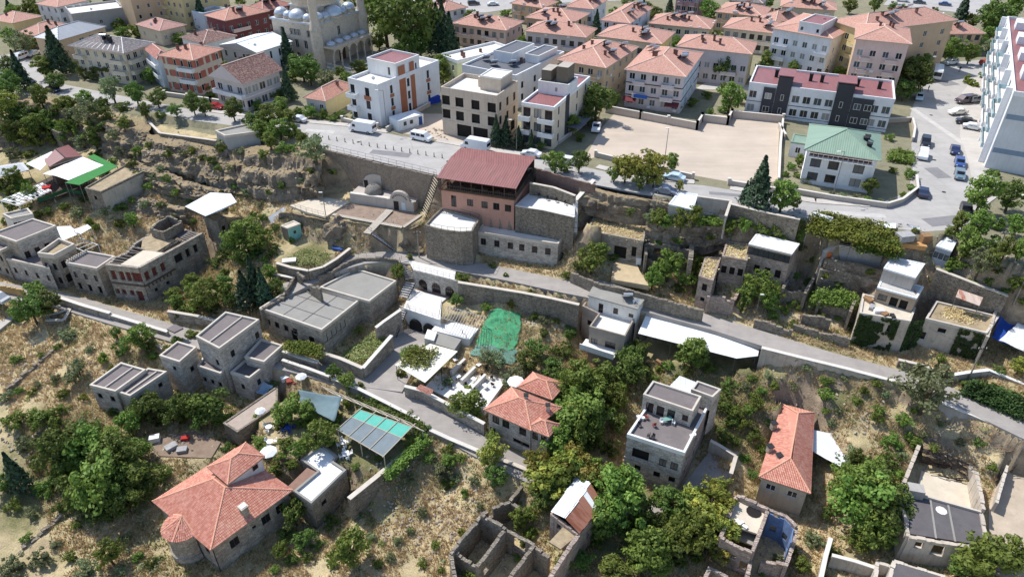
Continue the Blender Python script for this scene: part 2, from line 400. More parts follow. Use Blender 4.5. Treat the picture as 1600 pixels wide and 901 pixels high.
def bldg(name, label, A, B, C, h, zb=18., wall=None, roof='hip', rmat=None, rise=2.0, over=.5, win=(), par=.6, parm=None, lm=None, cat='building', chim=0, sol=0, dishes=0,
         poly=None, balc=(), style='w', bands=(), gable=None, deep=1.5, pad=True, flatten=.5, bandm=None, ridge=None, parw=.28, stories=None):
    zt = zb + h; P = poly or rect(A, B, C, zt); n = len(P)
    cx=sum((p for p in P),Vector((0,0,0)))/n;root=thing(name,label,cat,(cx.x,cx.y,zb),None,lm)
    if pad: PADS.append(([(p.x, p.y) for p in P], zb - .1))
    wall = wall or M_WHITEP; wm = wall if isinstance(wall, (list, tuple)) else [wall] * n
    edges = []
    ops = {i: [] for i in range(n)}; wl = []
    for w in win:
        e_,nc,nr,ww,hh=w[:5];o=dict(z0=.95,fh=3.0,u0=0.,u1=1.,st=style,gi=None,skip=(),us=None,nm='window')
        if len(w) > 5: o.update(w[5])
        L = (P[(e_ + 1) % n] - P[e_]).length
        for r in range(nr):
            for c in range(nc):
                if (c, r) in o['skip']: continue
                f = o['us'][c] if o['us'] else o['u0'] + (c + .5) / nc * (o['u1'] - o['u0'])
                u = f * L; z = zb + o['z0'] + r * o['fh']
                if z + hh > zt - .12: continue
                ops[e_].append((u-ww/2,u+ww/2,z,z+hh));wl.append((e_,u,z,ww,hh,o['st'],o['gi'],o['nm']))
    M = MB(root.location); fr = []
    mats = []; 
    for i in range(n):
        m = wm[i % len(wm)]
        if m not in mats: mats.append(m)
        fr.append(wallface(M, P[i], P[(i + 1) % n], zb - deep, zt, ops[i], mi=mats.index(m)))
    M.build('wall', mats, root)
    for e_, u, z, ww, hh, st, gi, nm in wl:
        p, e, nn = fr[e_]; put_window(root, p + e * u + Vector((0, 0, z)), e, ww, hh, st, gi, name=nm)
    rf = None; R6 = None
    if roof in ('hip', 'gable'):
        M=MB(root.location);segs,R6=hip_roof(M,P,zt,rise,over,gable if roof=='gable' else None,flatten)
        rf = M.build('roof', [rmat or M_TILE, plain('soffit', (190, 178, 165), .1), wm[0]], root)
        M = MB(root.location)
        for a, b in segs: M.tube(a + Vector((0, 0, .02)), b + Vector((0, 0, .02)), .13, 5)
        M.build('ridge', ridge or M_RIDGE, rf)
    elif roof == 'flat':
        M = MB(root.location); O = inset(P, -.06)
        M.add([(p.x, p.y, zt - .02) for p in P], [tuple(range(n))], 0)
        if par: ring(M, O, parw + .06, zt - .22, zt + par, 1)
        rf = M.build('roof', [rmat or M_CONC, parm or wm[0]], root)
    k = random.Random(hash(label) % 9999 if False else sum(map(ord, label)))
    e0 = fr[0][1]
    for i in range(chim):
        if R6: p = roof_point(R6, k.uniform(.12, .88), k.uniform(.45, .85), 0 if k.random() < .7 else 1)
        else:p=P[0].lerp(P[1],k.uniform(.15,.85)).lerp(P[3].lerp(P[2],k.uniform(.15,.85)),k.uniform(.2,.8))
        chimney(root, rf, p, e0, h=k.uniform(.7, 1.3))
    for i in range(sol):
        if R6: p = roof_point(R6, k.uniform(.15, .85), k.uniform(.3, .7), 0 if k.random() < .7 else 1)
        else:p=P[0].lerp(P[1],k.uniform(.2,.8)).lerp(P[3].lerp(P[2],k.uniform(.2,.8)),k.uniform(.2,.8))
        solar(root, rf, p, math.pi + R(20) + k.uniform(-.2, .2))
    for i in range(dishes):
        p=P[0].lerp(P[1],k.uniform(.1,.9)).lerp(P[3].lerp(P[2],k.uniform(.1,.9)),k.uniform(.1,.5));dish(root,rf,p,R(-60)+k.uniform(-.3,.3))
    for b in balc:                                     # (edge, u0, u1, floor heights, depth, material)
        e_, u0, u1, zs, dpt, bm = b; p, e, nn = fr[e_]; L = (P[(e_ + 1) % n] - P[e_]).length
        for z in zs:
            M = MB(root.location); o = p + e * (u0 * L) + Vector((0, 0, zb + z)); w_ = e * ((u1 - u0) * L)
            M.obox(o + nn * .005, w_, nn * dpt, (0, 0, .16), 1)
            M.obox(o + nn * (dpt - .1) + Vector((0, 0, .16)), w_, nn * .1, (0, 0, .85), 0)
            for q in(o,o+w_-e*.1):M.obox(q+nn*.005+Vector((0,0,.16)),e*.1,nn*(dpt-.106),(0,0,.85),0)
            M.build('balcony', [bm or wm[0], M_WHITEP], root)
    for z, th in bands:                                # projecting string courses
        M = MB(root.location); ring(M, inset(P, -.07), .1, zb + z, zb + z + th)
        M.build('string_course', bandm or M_WHITEP, root)
    return dict(root=root, P=P, fr=fr, zt=zt, zb=zb, roof=rf, R6=R6)
def block_on(b, u0, u1, v0, v1, h, wall, rmat=None, z=None, par=.3, name='roof_block', win=()):
    """box storey standing on a building's roof, placed in fractions of its plan"""
    P = b['P']; f = lambda u, v: P[0].lerp(P[1], u).lerp(P[3].lerp(P[2], u), v)
    Q=[f(u0,v0),f(u1,v0),f(u1,v1),f(u0,v1)];z=b['zt']if z is None else z;root=b['root'];M=MB(root.location)
    ops = {i: [] for i in range(4)}
    for e_, us, zz, ww, hh in win:
        L = (Q[(e_ + 1) % 4] - Q[e_]).length
        for u in us: ops[e_].append((u * L - ww / 2, u * L + ww / 2, z + zz, z + zz + hh))
    fr = [wallface(M, Q[i], Q[(i + 1) % 4], z, z + h, ops[i]) for i in range(4)]
    M.add([(q.x, q.y, z + h - .01) for q in Q], [(0, 1, 2, 3)], 1)
    if par: ring(M, inset(Q, -.05), .25, z + h - .15, z + h + par, 2)
    o = M.build(name, [wall, rmat or M_CONC, M_WHITEP if par else wall], root)
    for i in range(4):
        for a,b_,c,d in ops[i]:put_window(o if False else root,fr[i][0]+fr[i][1]*((a+b_)/2)+Vector((0,0,c)),fr[i][1],b_-a,d-c)
    return Q
# ================= the new town on the plateau =================
def pl(n, r, g, b, **k): return plain(n, (r, g, b), **{**dict(var=.1, scale=.35, spots=.1, streak=.25), **k})
W_CREAM=pl('cream_render',214,200,178);W_LILAC=pl('lilac_grey_render',205,194,192);W_YEL=pl('yellow_render',222,202,150);W_TAN=pl('tan_render',206,178,146)
W_PINK=pl('pink_render',220,192,180);W_WHITE=pl('white_render',226,226,226);W_GREY=pl('grey_render',170,168,166);W_MAROON=pl('maroon_render',122,72,72)
W_ORANGE=pl('orange_red_render',178,108,92);W_BLUEW=pl('pale_blue_render',200,208,216);W_LIME=pl('lime_render',214,216,168);W_DARK=pl('anthracite_render',66,66,70)
W_BARE = pl('bare_concrete', 196, 182, 166, streak=.4, spots=.2)
RF_DARK=plain('dark_felt_roof',(104,106,112),.15,.5,spots=.2);RF_MAROON=sheet('maroon_metal_roof',(146,96,94),.35);RF_GREYM=sheet('grey_metal_roof',(160,164,168),.4)
RF_GREYT=rooftile('grey_tile',(112,110,114),(96,96,100));RF_BROWN=rooftile('brown_tile',(116,80,74),(102,70,66));RF_WHITE=plain('white_roof_screed',(222,216,205),.1,.4,spots=.15);RF_GREEN=sheet('green_metal_roof',(134,156,136),.4)
RF_WMET = sheet('white_metal_roof', (226, 230, 232), .4)
# -- upper left quarter
bldg('house','white two-storey house with clay tile roof in the far left corner',(58,6),(90,11),(140,0),6,wall=W_WHITE,rise=2,win=[(0,3,2,1,1.5,{'fh':2.9}),(1,5,2,1,1.4,{'fh':2.9})],lm='the far left white house',chim=2)
bldg('building','pale grey flat-roofed building with white terrace in the far left',(102,13),(112,25),(192,12),5.5,wall=W_GREY,roof='flat',rmat=RF_WHITE,win=[(1,3,1,1,1.2,{'z0':2})],dishes=3,lm='the pale grey flat building')
bldg('apartment_block','plain tan apartment block cut by the top edge at left',(176,-36),(196,-28),(243,-44),15.5,wall=W_TAN,roof='flat',win=[(1,4,5,.9,1.3)],lm='the plain tan block')
bldg('apartment_block','yellow apartment block with small windows beside the tan block',(240,-36),(276,-30),(340,-46),15.5,wall=[W_YEL,W_YEL,W_YEL,W_YEL],roof='flat',win=[(0,4,5,1.1,1.4),(1,5,5,1.1,1.4)],balc=[(0,.05,.3,(3,6,9),1,None)],lm='the yellow tower block')
bldg('house','low house with clay tile roof at the left edge',(-14,30),(20,36),(42,22),4,wall=W_YEL,rise=2,chim=1,win=[(0,2,1,1.1,1.3)],lm='the left edge tile house')
bldg('house','wide low house with faded tile roof at far left',(26,52),(62,56),(104,39),3.6,wall=W_TAN,rise=2.2,chim=2,win=[(1,3,1,1,1.3)],lm='the wide low tile house')
bldg('long_hall','beige hall with large pale grey metal roof',(55,58),(91,63),(172,43),7,wall=W_TAN,roof='hip',rmat=RF_GREYM,rise=2.2,over=.4,ridge=RF_GREYM,win=[(1,3,1,1.6,1.6,{'z0':4.3,'u0':.35}),(0,1,1,1.4,1.4,{'z0':4.3,'u0':.7})],lm='the grey metal roofed hall')
b=bldg('apartment_house','cream three-storey house under a dark grey hipped roof',(114,71),(193,82),(236,68),8.6,wall=W_CREAM,rmat=RF_GREYT,rise=2.2,over=.9,ridge=M_WHITEP,win=[(0,6,3,1.2,1.5,{'z0':.8,'fh':2.75}),(1,4,3,1.2,1.5,{'z0':.8,'fh':2.75})],balc=[(0,.0,.2,(5.4,),1.2,None),(0,.72,.98,(2.6,5.4),1.2,None),(1,.05,.5,(2.6,5.4),1.2,None)],lm='the dark grey hipped house',sol=0,dishes=0)
for s,t in((.45,.75),(.62,.7),(.7,.6)):chimney(b['root'],b['roof'],roof_point(b['R6'],s,t),b['fr'][0][1],.7,1.3,M_DARK)
solar(b['root'], b['roof'], roof_point(b['R6'], .52, .7), math.pi)
for i in range(9):
    p=roof_point(b['R6'],.1+i*.1,.08);q=roof_point(b['R6'],.1+i*.1,.45);M=MB(b['root'].location);M.obox(p+Vector((0,0,.03)),(.22,.05,0),q-p,(0,0,.05));M.build('snow_rail',M_WHITEP,b['roof'])
bldg('house','pink roofed bungalow behind the dark grey hipped house',(214,38),(250,48),(287,39),4.6,wall=W_CREAM,rmat=rooftile('faded_pink_tile',(188,140,130),(170,124,116)),rise=1.8,win=[(1,3,1,1,1.3,{'z0':1.6}),(0,2,1,1,1.3,{'z0':1.6})],chim=2,dishes=2,lm='the pink roofed bungalow')
b=bldg('apartment_house','red and cream striped apartment house under a red tile roof',(252,86),(301,93),(342,77),9.2,wall=W_CREAM,rmat=M_TILE2,rise=2.1,over=.7,win=[(0,4,3,1.4,1.6,{'z0':.9,'u0':.06,'u1':.98}),(1,3,3,1.5,1.6,{'z0':.9})],balc=[(0,.5,.98,(2.9,5.9),1.1,W_WHITE)],chim=3,lm='the red striped house')
for z in (.02, 3.5, 6.5):
    for e_ in (0, 1):
        p, e, nn = b['fr'][e_]; L = (b['P'][e_ + 1] - b['P'][e_]).length
        for u0,u1 in((.0,.07),(.16,.34),(.42,.58),(.66,.8),(.92,1.0)):M=MB(b['root'].location);M.obox(p+e*(u0*L)+nn*.004+Vector((0,0,18+z+.55)),e*((u1-u0)*L),nn*.04,(0,0,1.7));M.build('cladding',W_ORANGE,b['root'])
bldg('apartment_house','narrow pale blue house against the red striped house',(228,77),(246,92),(258,82),8,wall=W_BLUEW,rmat=M_TILE3,rise=1.5,over=.4,win=[(0,2,3,1.0,1.4,{'fh':2.6})],balc=[(0,.1,.9,(2.5,5.1),.9,W_WHITE)],lm='the narrow pale blue house')
b=bldg('villa','gabled villa with brown roof and long balconies above the road',(333,118),(379,129),(443,111),7.2,wall=W_LILAC,roof='gable',gable=1,rmat=RF_BROWN,rise=3.4,over=.9,win=[(0,3,2,1.7,1.7,{'z0':.8,'fh':3.2}),(1,5,2,1.8,1.8,{'z0':.8,'fh':3.2})],balc=[(0,0,1,(3.3,),1.2,W_WHITE)],bands=[(3.2,.25)],chim=3,lm='the brown gabled villa')
M = MB(b['root'].location); p, e, nn = b['fr'][0]; L = (b['P'][1] - b['P'][0]).length
for u in(.3,.5,.7):M.obox(p+e*(u*L-.9)+nn*.03+Vector((0,0,b['zt']+.2)),e*1.8,nn*.06,(0,0,1.5 if u==.5 else .9))
M.build('gable_glazing', M_GLASS[2], b['root'])
bldg('house','white-walled house with brown hipped roof behind the red striped house',(284,58),(318,68),(352,52),5.6,wall=W_WHITE,rmat=RF_BROWN,rise=1.8,win=[(0,3,1,1,1.3,{'z0':2.6}),(1,3,1,1,1.3,{'z0':2.6})],chim=3,lm='the white brown-roofed house')
bldg('apartment_house','maroon apartment house with salmon tile roof at the top left',(322,24),(352,32),(404,14),9,wall=W_MAROON,rmat=M_TILE2,rise=2.0,win=[(0,3,2,1.3,1.5,{'z0':2.6}),(1,5,2,1.3,1.5,{'z0':2.6})],balc=[(1,.1,.5,(5.2,),1.1,W_PINK)],chim=3,sol=1,lm='the maroon apartment house')
bldg('apartment_house','second maroon house with red roof left of the mosque',(384,13),(410,18),(440,4),8,wall=W_MAROON,rmat=M_TILE3,rise=2.0,win=[(0,3,2,1.2,1.4,{'z0':2.2}),(1,3,2,1.2,1.4,{'z0':2.2})],chim=2,sol=2,lm='the second maroon house')
bldg('house','grey and white house with white metal roof left of the mosque',(344,70),(401,82),(441,62),6.8,wall=[W_GREY,W_WHITE],roof='gable',gable=1,rmat=RF_WMET,ridge=RF_WMET,rise=1.5,over=.3,win=[(0,4,2,.9,1.5,{'fh':3.1,'st':'d','gi':0}),(1,4,2,.7,1.9,{'fh':3.1,'st':'d','gi':0})],dishes=2,lm='the white metal roofed house')
bldg('house','low grey-roofed house behind the long hall',(300,20),(318,24),(345,14),6,wall=W_BLUEW,roof='flat',win=[(1,4,1,1,1.3,{'z0':2.8})],lm='the low blue house')
# -- mosque
M_ASH=stone('mosque_ashlar',(206,192,174),(194,180,164),.8,.4,.008,.15,.3,(180,168,152));M_LEAD=gloss('lead_dome',(186,194,202),.38,.35,.5,.1)
Pm = rect((424, 30), (494, 41), (566, 20), 18 + 11.5); zt = 29.5; cm = (Pm[0] + Pm[2]) / 2
mq=thing('mosque','pale stone mosque with lead domes, arcaded porch and minarets','mosque',(cm.x,cm.y,18),None,'the mosque');PADS.append(([(p.x,p.y)for p in Pm],17.9))
e0=(Pm[1]-Pm[0]).normalized();e1=(Pm[2]-Pm[1]).normalized();L0=(Pm[1]-Pm[0]).length;L1=(Pm[2]-Pm[1]).length
M=MB(mq.location);ops0=[(u*L0-.7,u*L0+.7,18+z,18+z+2.3)for z in(1.0,4.6)for u in(.12,.3,.5,.7,.88)]+[(u*L0-.6,u*L0+.6,26,27.8)for u in(.2,.42,.5,.58,.8)]
ops1 = [(L1 * .5 - .7, L1 * .5 + .7, 25, 27.6)]
f0=wallface(M,Pm[0],Pm[1],16.5,zt,ops0,.3);f1=wallface(M,Pm[1],Pm[2],16.5,zt,ops1,.3);wallface(M,Pm[2],Pm[3],16.5,zt);wallface(M,Pm[3],Pm[0],16.5,zt)
M.build('wall', M_ASH, mq)
for (fr, ops) in ((f0, ops0), (f1, ops1)):
    for a,b_,c,d in ops:put_window(mq,fr[0]+fr[1]*((a+b_)/2)+Vector((0,0,c)),fr[1],b_-a,d-c,'w',0,.3)
M = MB(mq.location); M.prism(inset(Pm, -.35), zt, zt + .5); M.build('roof', M_LEAD, mq)
F = lambda u, v: Pm[0].lerp(Pm[1], u).lerp(Pm[3].lerp(Pm[2], u), v)
def dome(c, z, r, drum=1.0, n=24, k=.85, parts=True):
    M=MB(mq.location);c=Vector((c.x,c.y,z));M.lathe(c,[(r*1.04,0),(r*1.04,drum),(r*1.1,drum),(r*1.1,drum+.2)],n,1)
    M.lathe(c,[(r*math.cos(t),drum+.2+r*k*math.sin(t))for t in[i*math.pi/16 for i in range(8)]]+[(.02,drum+.2+r*k)],n)
    M.tube(c + Vector((0, 0, drum + r * k)), c + Vector((0, 0, drum + r * k + 1.1)), .07, 5, 1)
    return M.build('dome', [M_LEAD, M_ASH], mq, True)
def drum_block():
    Q=[F(.24,.22),F(.8,.22),F(.8,.78),F(.24,.78)];M=MB(mq.location);M.prism(Q,zt+.5,zt+3.4);M.prism(inset(Q,-.3),zt+3.4,zt+3.8,1);M.build('drum_base',[M_ASH,M_LEAD],mq)
drum_block(); dome(F(.52, .5), zt + 3.8, 6.2, 2.2, 32, .8)
for u, v in ((.12, .12), (.9, .12), (.9, .88), (.12, .88)): dome(F(u, v), zt + .5, 1.9, .8)
for u,v,r in((.52,.1,2.6),(.9,.5,2.8),(.14,.5,2.6),(.52,.9,2.6),(.3,.1,1.5),(.74,.1,1.5),(.9,.3,1.6),(.9,.7,1.6)):dome(F(u,v),zt+.5,r,.5)
# porch along the right face
n1 = Vector((e1.y, -e1.x, 0)); dp = 4.2; ph = 5.6; na = 5; q0 = Pm[1] + e1 * .6; bay = (L1 - 1.2) / na
M = MB(mq.location)
for i in range(na+1):M.tube(Vector((*(q0+e1*(bay*i)+n1*dp)[:2],17.9)),Vector((*(q0+e1*(bay*i)+n1*dp)[:2],21.4)),.26,8)
for i in range(na):                                     # pointed arches cut in the porch front
    for k_ in range(10):
        t0,t1=k_/10,(k_+1)/10;ya=lambda t:21.4+1.75*math.sin(math.acos(min(1,abs(2*t-1))))if 0<t<1 else 21.4
        a=q0+e1*(bay*(i+t0))+n1*(dp-.25);b_=q0+e1*(bay*(i+t1))+n1*(dp-.25);s=n1*.5
        za, zb_ = ya(t0), ya(t1); V = lambda p, z: Vector((p.x, p.y, z))
        M.add([V(a,za),V(b_,zb_),V(b_,18+ph),V(a,18+ph),V(a+s,za),V(b_+s,zb_),V(b_+s,18+ph),V(a+s,18+ph)],[(3,2,1,0),(4,5,6,7),(0,1,5,4)])
o=q0-e1*.3-n1*-.02;M.obox(Vector((o.x,o.y,18+ph)),e1*(bay*na+.6),n1*(dp+.5),(0,0,.45));M.build('porch',M_ASH,mq)
for i in range(na): dome(q0 + e1 * (bay * (i + .5)) + n1 * (dp * .55), 18 + ph + .45, bay * .4, .15, 16, .6)
M=MB(mq.location);o=Pm[1]-e1*1.5+n1*.05;M.obox(Vector((o.x,o.y,17.2)),e1*(L1+3),n1*8.5,(0,0,.95));M.build('porch_floor',M_CONC,mq)
M=MB(mq.location);o=q0+e1*(bay*2.1)+n1*.06;M.obox(Vector((o.x,o.y,18.15)),e1*(bay*.8),n1*.1,(0,0,3.2));M.build('door',plain('old_door_wood',(96,66,44),.2,2),mq)
def minaret(c):
    M=MB(mq.location);c=Vector((c.x,c.y,16.5));M.prism([(c.x+1.7*math.cos(t),c.y+1.7*math.sin(t))for t in[R(22.5+45*i)for i in range(8)]],16.5,28.5)
    M.lathe(c,[(1.7,12),(1.15,14.5),(1.1,26),(1.25,26.5),(1.9,27.4),(1.9,28.4),(1.1,28.45),(1.0,34),(1.15,34.2),(0.05,40)],16);return M.build('minaret',M_ASH,mq)
minaret(Pm[1] - e0 * 1.0 + n1 * .6); minaret(Pm[2] + e1 * 1.2 + n1 * .2)
M = MB(mq.location); a = W(492, 102, 18); b_ = W(552, 117, 18); c_ = W(585, 103, 18)
for p, q in ((a, b_), (b_, c_)):
    k_ = int((q - p).length / .5)
    M.obox(p, q - p, Vector((0, .25, 0)), (0, 0, .5))
    for i in range(k_):M.tube(p.lerp(q,i/k_)+Vector((0,.12,.5)),p.lerp(q,i/k_)+Vector((0,.12,1.5)),.06,4)
    M.tube(p + Vector((0, .12, 1.5)), q + Vector((0, .12, 1.5)), .07, 4)
tag(M.build('white_fence', M_WHITEP), 'white balustrade fence in front of the mosque porch', 'fence')
# -- middle
b=bldg('apartment_house','white modern house with orange panels and a raised stair tower',(544,126),(590,137),(664,94),9.2,wall=W_WHITE,roof='flat',rmat=RF_WHITE,par=.7,parm=W_WHITE,win=[(0,2,3,1.3,2.0,{'z0':.5,'st':'d','gi':0,'us':(.12,.62)}),(1,3,3,.9,1.9,{'z0':.6,'st':'d','gi':0,'us':(.2,.47,.8)})],balc=[(0,.0,.32,(2.7,5.7),1.4,W_WHITE)],lm='the white modern house',dishes=3)
block_on(b,.02,.98,.3,.68,3.2,W_WHITE,RF_MAROON,par=.5,name='stair_tower',win=[(0,(.75,),.6,.8,1.9),(1,(.15,.85),.3,.7,1.8)])
W_COPPER = pl('copper_panel', 166, 108, 80); p, e, nn = b['fr'][1]; L = (b['P'][2] - b['P'][1]).length
for u0,u1,z0,z1 in((.33,.43,.3,12),(.51,.58,.3,12),(.17,.235,2.7,3.5),(.17,.235,5.7,6.5),(.765,.835,2.7,3.5),(.765,.835,5.7,6.5)):
    M=MB(b['root'].location);M.obox(p+e*(u0*L)+nn*.005+Vector((0,0,18+z0)),e*((u1-u0)*L),nn*.05,(0,0,z1-z0));M.build('panel',W_COPPER,b['root'])
p, e, nn = b['fr'][0]; L = (b['P'][1] - b['P'][0]).length
M=MB(b['root'].location);M.obox(p+e*(.5*L)+nn*.005+Vector((0,0,23.6)),e*(.24*L),nn*.05,(0,0,1.0));M.build('panel',W_COPPER,b['root'])
bldg('cottage','small yellow house with hipped tile roof beside the white modern house',(478,152),(508,157),(552,134),4,wall=[W_LILAC,W_YEL],rmat=M_TILE2,rise=2,over=.5,win=[(0,2,1,1.1,1.4,{'z0':1.4})],chim=1,lm='the small yellow house')
M = MB(W(628, 188, 18)); Pc = rect((608, 183), (622, 190), (647, 172), 20.4); M.prism(Pc, 18, 20.5)
for i in range(12):
    q=Pc[1].lerp(Pc[2],(i+.3)/12);M.obox(Vector((q.x,q.y,18.1)),(Pc[2]-Pc[1])*.03,Vector(((Pc[2]-Pc[1]).y,-(Pc[2]-Pc[1]).x,0)).normalized()*.04,(0,0,2.3))
ct=M.build('site_container',RF_WMET);tag(ct,'white site container with blue door beside the white modern house','container')
M=MB(ct.location);q=Pc[1].lerp(Pc[2],.8);ee=(Pc[2]-Pc[1]).normalized();M.obox(Vector((q.x,q.y,18.1))+Vector((ee.y,-ee.x,0))*.01,ee*.9,Vector((ee.y,-ee.x,0))*.06,(0,0,2));M.build('door',plain('blue_paint',(50,80,140),.1),ct)
for u in (.2, .45):
    M=MB(ct.location);q=Pc[1].lerp(Pc[2],u);M.obox(Vector((q.x,q.y,19))+Vector((ee.y,-ee.x,0))*.01,ee*.8,Vector((ee.y,-ee.x,0))*.06,(0,0,.9));M.build('window',M_GLASS[0],ct)
b = bldg('building_shell', 'unfinished concrete building shell with empty window openings', (689, 142), (776, 156), (810, 133), 10, wall=W_BARE, roof='flat', rmat=RF_WHITE, par=.9, parm=W_BARE, parw=.22,
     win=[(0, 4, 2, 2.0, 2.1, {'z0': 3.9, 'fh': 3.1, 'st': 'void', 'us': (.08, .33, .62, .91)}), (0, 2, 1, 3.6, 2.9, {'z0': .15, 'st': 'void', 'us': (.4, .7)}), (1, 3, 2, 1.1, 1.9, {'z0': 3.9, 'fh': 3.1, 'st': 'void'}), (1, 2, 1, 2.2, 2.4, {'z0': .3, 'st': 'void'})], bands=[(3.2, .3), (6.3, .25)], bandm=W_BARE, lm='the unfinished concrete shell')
block_on(b,.55,.92,.4,.95,3,W_BARE,RF_WHITE,par=.2,name='stair_head');block_on(b,.45,.55,.55,.9,2.2,W_BARE,RF_WHITE,par=0,name='lift_shaft')
b=bldg('apartment_house','cream apartment house with maroon roof terrace and dark side strip',(815,163),(866,171),(918,122),9,wall=[W_CREAM,W_CREAM],roof='flat',rmat=RF_MAROON,par=.5,parm=W_WHITE,win=[(0,3,3,1.7,2.0,{'z0':.5,'st':'d'}),(1,4,3,.8,1.7,{'st':'d'})],balc=[(0,-.04,.3,(2.8,5.8),1.2,W_WHITE),(0,.55,1.02,(2.8,5.8),1.2,W_WHITE)],lm='the cream maroon-roofed house',chim=2)
block_on(b,.05,1.0,.36,.62,2.6,W_WHITE,RF_DARK,par=.2,name='penthouse',win=[(0,(.6,),.8,.7,1)]);block_on(b,.1,.4,.4,.6,2.4,plain('olive_panel',(112,104,92),.1),None,b['zt']+2.6,0,'lift_head');block_on(b,.55,.9,.42,.6,3.4,plain('olive_panel',(112,104,92),.1),None,b['zt']+2.6,0,'water_tank_room')
M=MB(b['root'].location);p,e,nn=b['fr'][1];L=(b['P'][2]-b['P'][1]).length;M.obox(p+e*(.3*L)+nn*.005+Vector((0,0,18)),e*(.1*L),nn*.08,(0,0,9.6));M.build('dark_strip',W_DARK,b['root'])
M=MB(b['root'].location);M.obox(p+e*(.34*L)+Vector((0,0,20.4))+nn*.09,e*(.5*L),nn*3.2,(0,0,.2));M.build('canopy',RF_DARK,b['root'])
b=bldg('apartment_house','white house with stepped dark roof behind the concrete shell',(722,104),(806,121),(872,82),8,wall=W_WHITE,roof='flat',rmat=RF_DARK,par=.5,parm=W_WHITE,win=[(0,4,2,1.3,1.6,{'z0':1.6,'st':'d','gi':0}),(1,4,2,1.1,1.6,{'z0':1.6,'st':'d','gi':0})],lm='the white stepped-roof house',dishes=0,chim=2)
block_on(b,.25,.6,.35,.8,2.4,W_WHITE,RF_DARK,par=.3,name='roof_room');block_on(b,.7,.95,.5,.9,1.8,W_WHITE,RF_DARK,par=.3,name='roof_room')
for u,v in((.15,.3),(.4,.2),(.65,.3)):solar(b['root'],b['roof'],b['P'][0].lerp(b['P'][1],u).lerp(b['P'][3].lerp(b['P'][2],u),v),math.pi+.3)
bldg('apartment_house','lime-yellow house with white flat roof behind the stepped-roof house',(687,88),(714,98),(772,68),6.5,wall=W_LIME,roof='flat',rmat=RF_WHITE,parm=W_WHITE,win=[(0,2,2,1,1.5),(1,4,2,1,1.5)],chim=3,lm='the lime-yellow house')
# -- tiled apartment blocks
def flat3(label,A,B,C,h,wall,lm,n0=6,n1=3,rise=2.2,tile=None,sol=3,chim=4,name='apartment_block',**k):
    nr=max(1,int(h/2.95));kw=dict(balc=[(0,.14,.34,[2.8+3*i for i in range(nr-1)],1.1,None),(0,.64,.86,[2.8+3*i for i in range(nr-1)],1.1,None)]);kw.update(k)
    b=bldg(name,label,A,B,C,h,wall=wall,rmat=tile or M_TILE,rise=rise,over=.6,win=[(0,n0,nr,1.4,1.5,{'st':random.choice(('w','w','b'))}),(1,n1,nr,1.2,1.4)],sol=sol,chim=chim,lm=lm,**kw)
    for i in range(5):
        e_=random.choice((0,0,1));p,e,nn=b['fr'][e_];L=(b['P'][e_+1]-b['P'][e_]).length;M=MB(b['root'].location);M.obox(p+e*(L*rnd(.05,.9))+nn*.01+Vector((0,0,18+random.choice((.4,3.3,6.2)))),e*.85,nn*.35,(0,0,.6));M.build('air_conditioner',M_WHITEP,b['root'])
    return b
flat3('tiled block with lilac walls far behind the lime-yellow house',(708,36),(790,47),(813,34),6.5,W_PINK,'the far lilac tiled block',7)
flat3('small far tiled block right of the big plane trees',(664,9),(694,18),(716,8),6,W_WHITE,'the small far tiled block',4)
flat3('tiled block with grey walls beyond the stepped-roof house',(822,48),(914,58),(934,46),7,W_LILAC,'the grey-walled tiled block',7)
flat3('tiled block behind the grey-walled tiled block',(823,27),(892,36),(921,22),7,W_TAN,'the tan back tiled block',6)
flat3('long tiled block with yellow end wall',(935,56),(1032,68),(1053,51),7.5,[W_CREAM,W_YEL],'the long yellow-ended block',8)
flat3('tiled block with tan walls directly behind the cream house',(873,93),(945,105),(994,74),9.4,[W_TAN,W_TAN],'the tan tiled block',5,5,2.4)
b=flat3('white-trimmed tiled block facing the gravel lot',(980,108),(1069,119),(1113,85),9.2,[W_LILAC,W_BLUEW],'the tiled block by the lot',5,5,2.4,sol=5,bands=[(3,.2),(6,.2)],bandm=M_FRAME_D)
M = MB(b['root'].location); p, e, nn = b['fr'][0]; L = (b['P'][1] - b['P'][0]).length
M.obox(p+e*(.18*L)+nn*1.12+Vector((0,0,20.9)),e*(.24*L),nn*.05,(0,0,.9));M.build('blue_awning',plain('blue_canvas',(52,98,178),.1),b['root'])
for u in (-.02, .74):
    M=MB(b['root'].location);M.obox(p+e*(u*L)+nn*.02+Vector((0,0,20.6)),e*(.24*L),nn*1.6+Vector((0,0,-.7)),(0,0,.06));M.build('maroon_awning',plain('maroon_canvas',(110,52,56),.15),b['root'])
flat3('long grey-lilac block with yellow end wall behind the lot',(1060,72),(1172,84),(1188,68),8.8,[W_LILAC,W_YEL],'the long lilac block',8,3,2.2,sol=0)
flat3('tiled block with pale yellow gable in the third row',(1015,36),(1108,45),(1122,33),6.5,[W_CREAM,W_YEL],'the third-row tiled block',7)
flat3('tiled block right of the third-row block',(1132,43),(1222,53),(1240,40),6.5,W_CREAM,'the right third-row block',7)
flat3('tall white-walled tiled building in the far centre',(941,31),(983,36),(1008,12),9,W_BLUEW,'the tall far white building',3,3)
flat3('white building left of the tall far white building',(886,10),(926,14),(951,0),8,W_WHITE,'the far white building',4,3)
flat3('far tiled block at the top centre',(800,5),(846,12),(860,2),6,W_TAN,'the top centre tiled block',4)
flat3('dark pink apartment building at the top edge',(1058,-14),(1094,-10),(1106,-22),10,pl('rose_render',176,140,140),'the dark pink building',4,3)
flat3('far tiled block behind the right third-row block',(1120,18),(1190,26),(1212,14),6,W_TAN,'the far right tiled block',6)
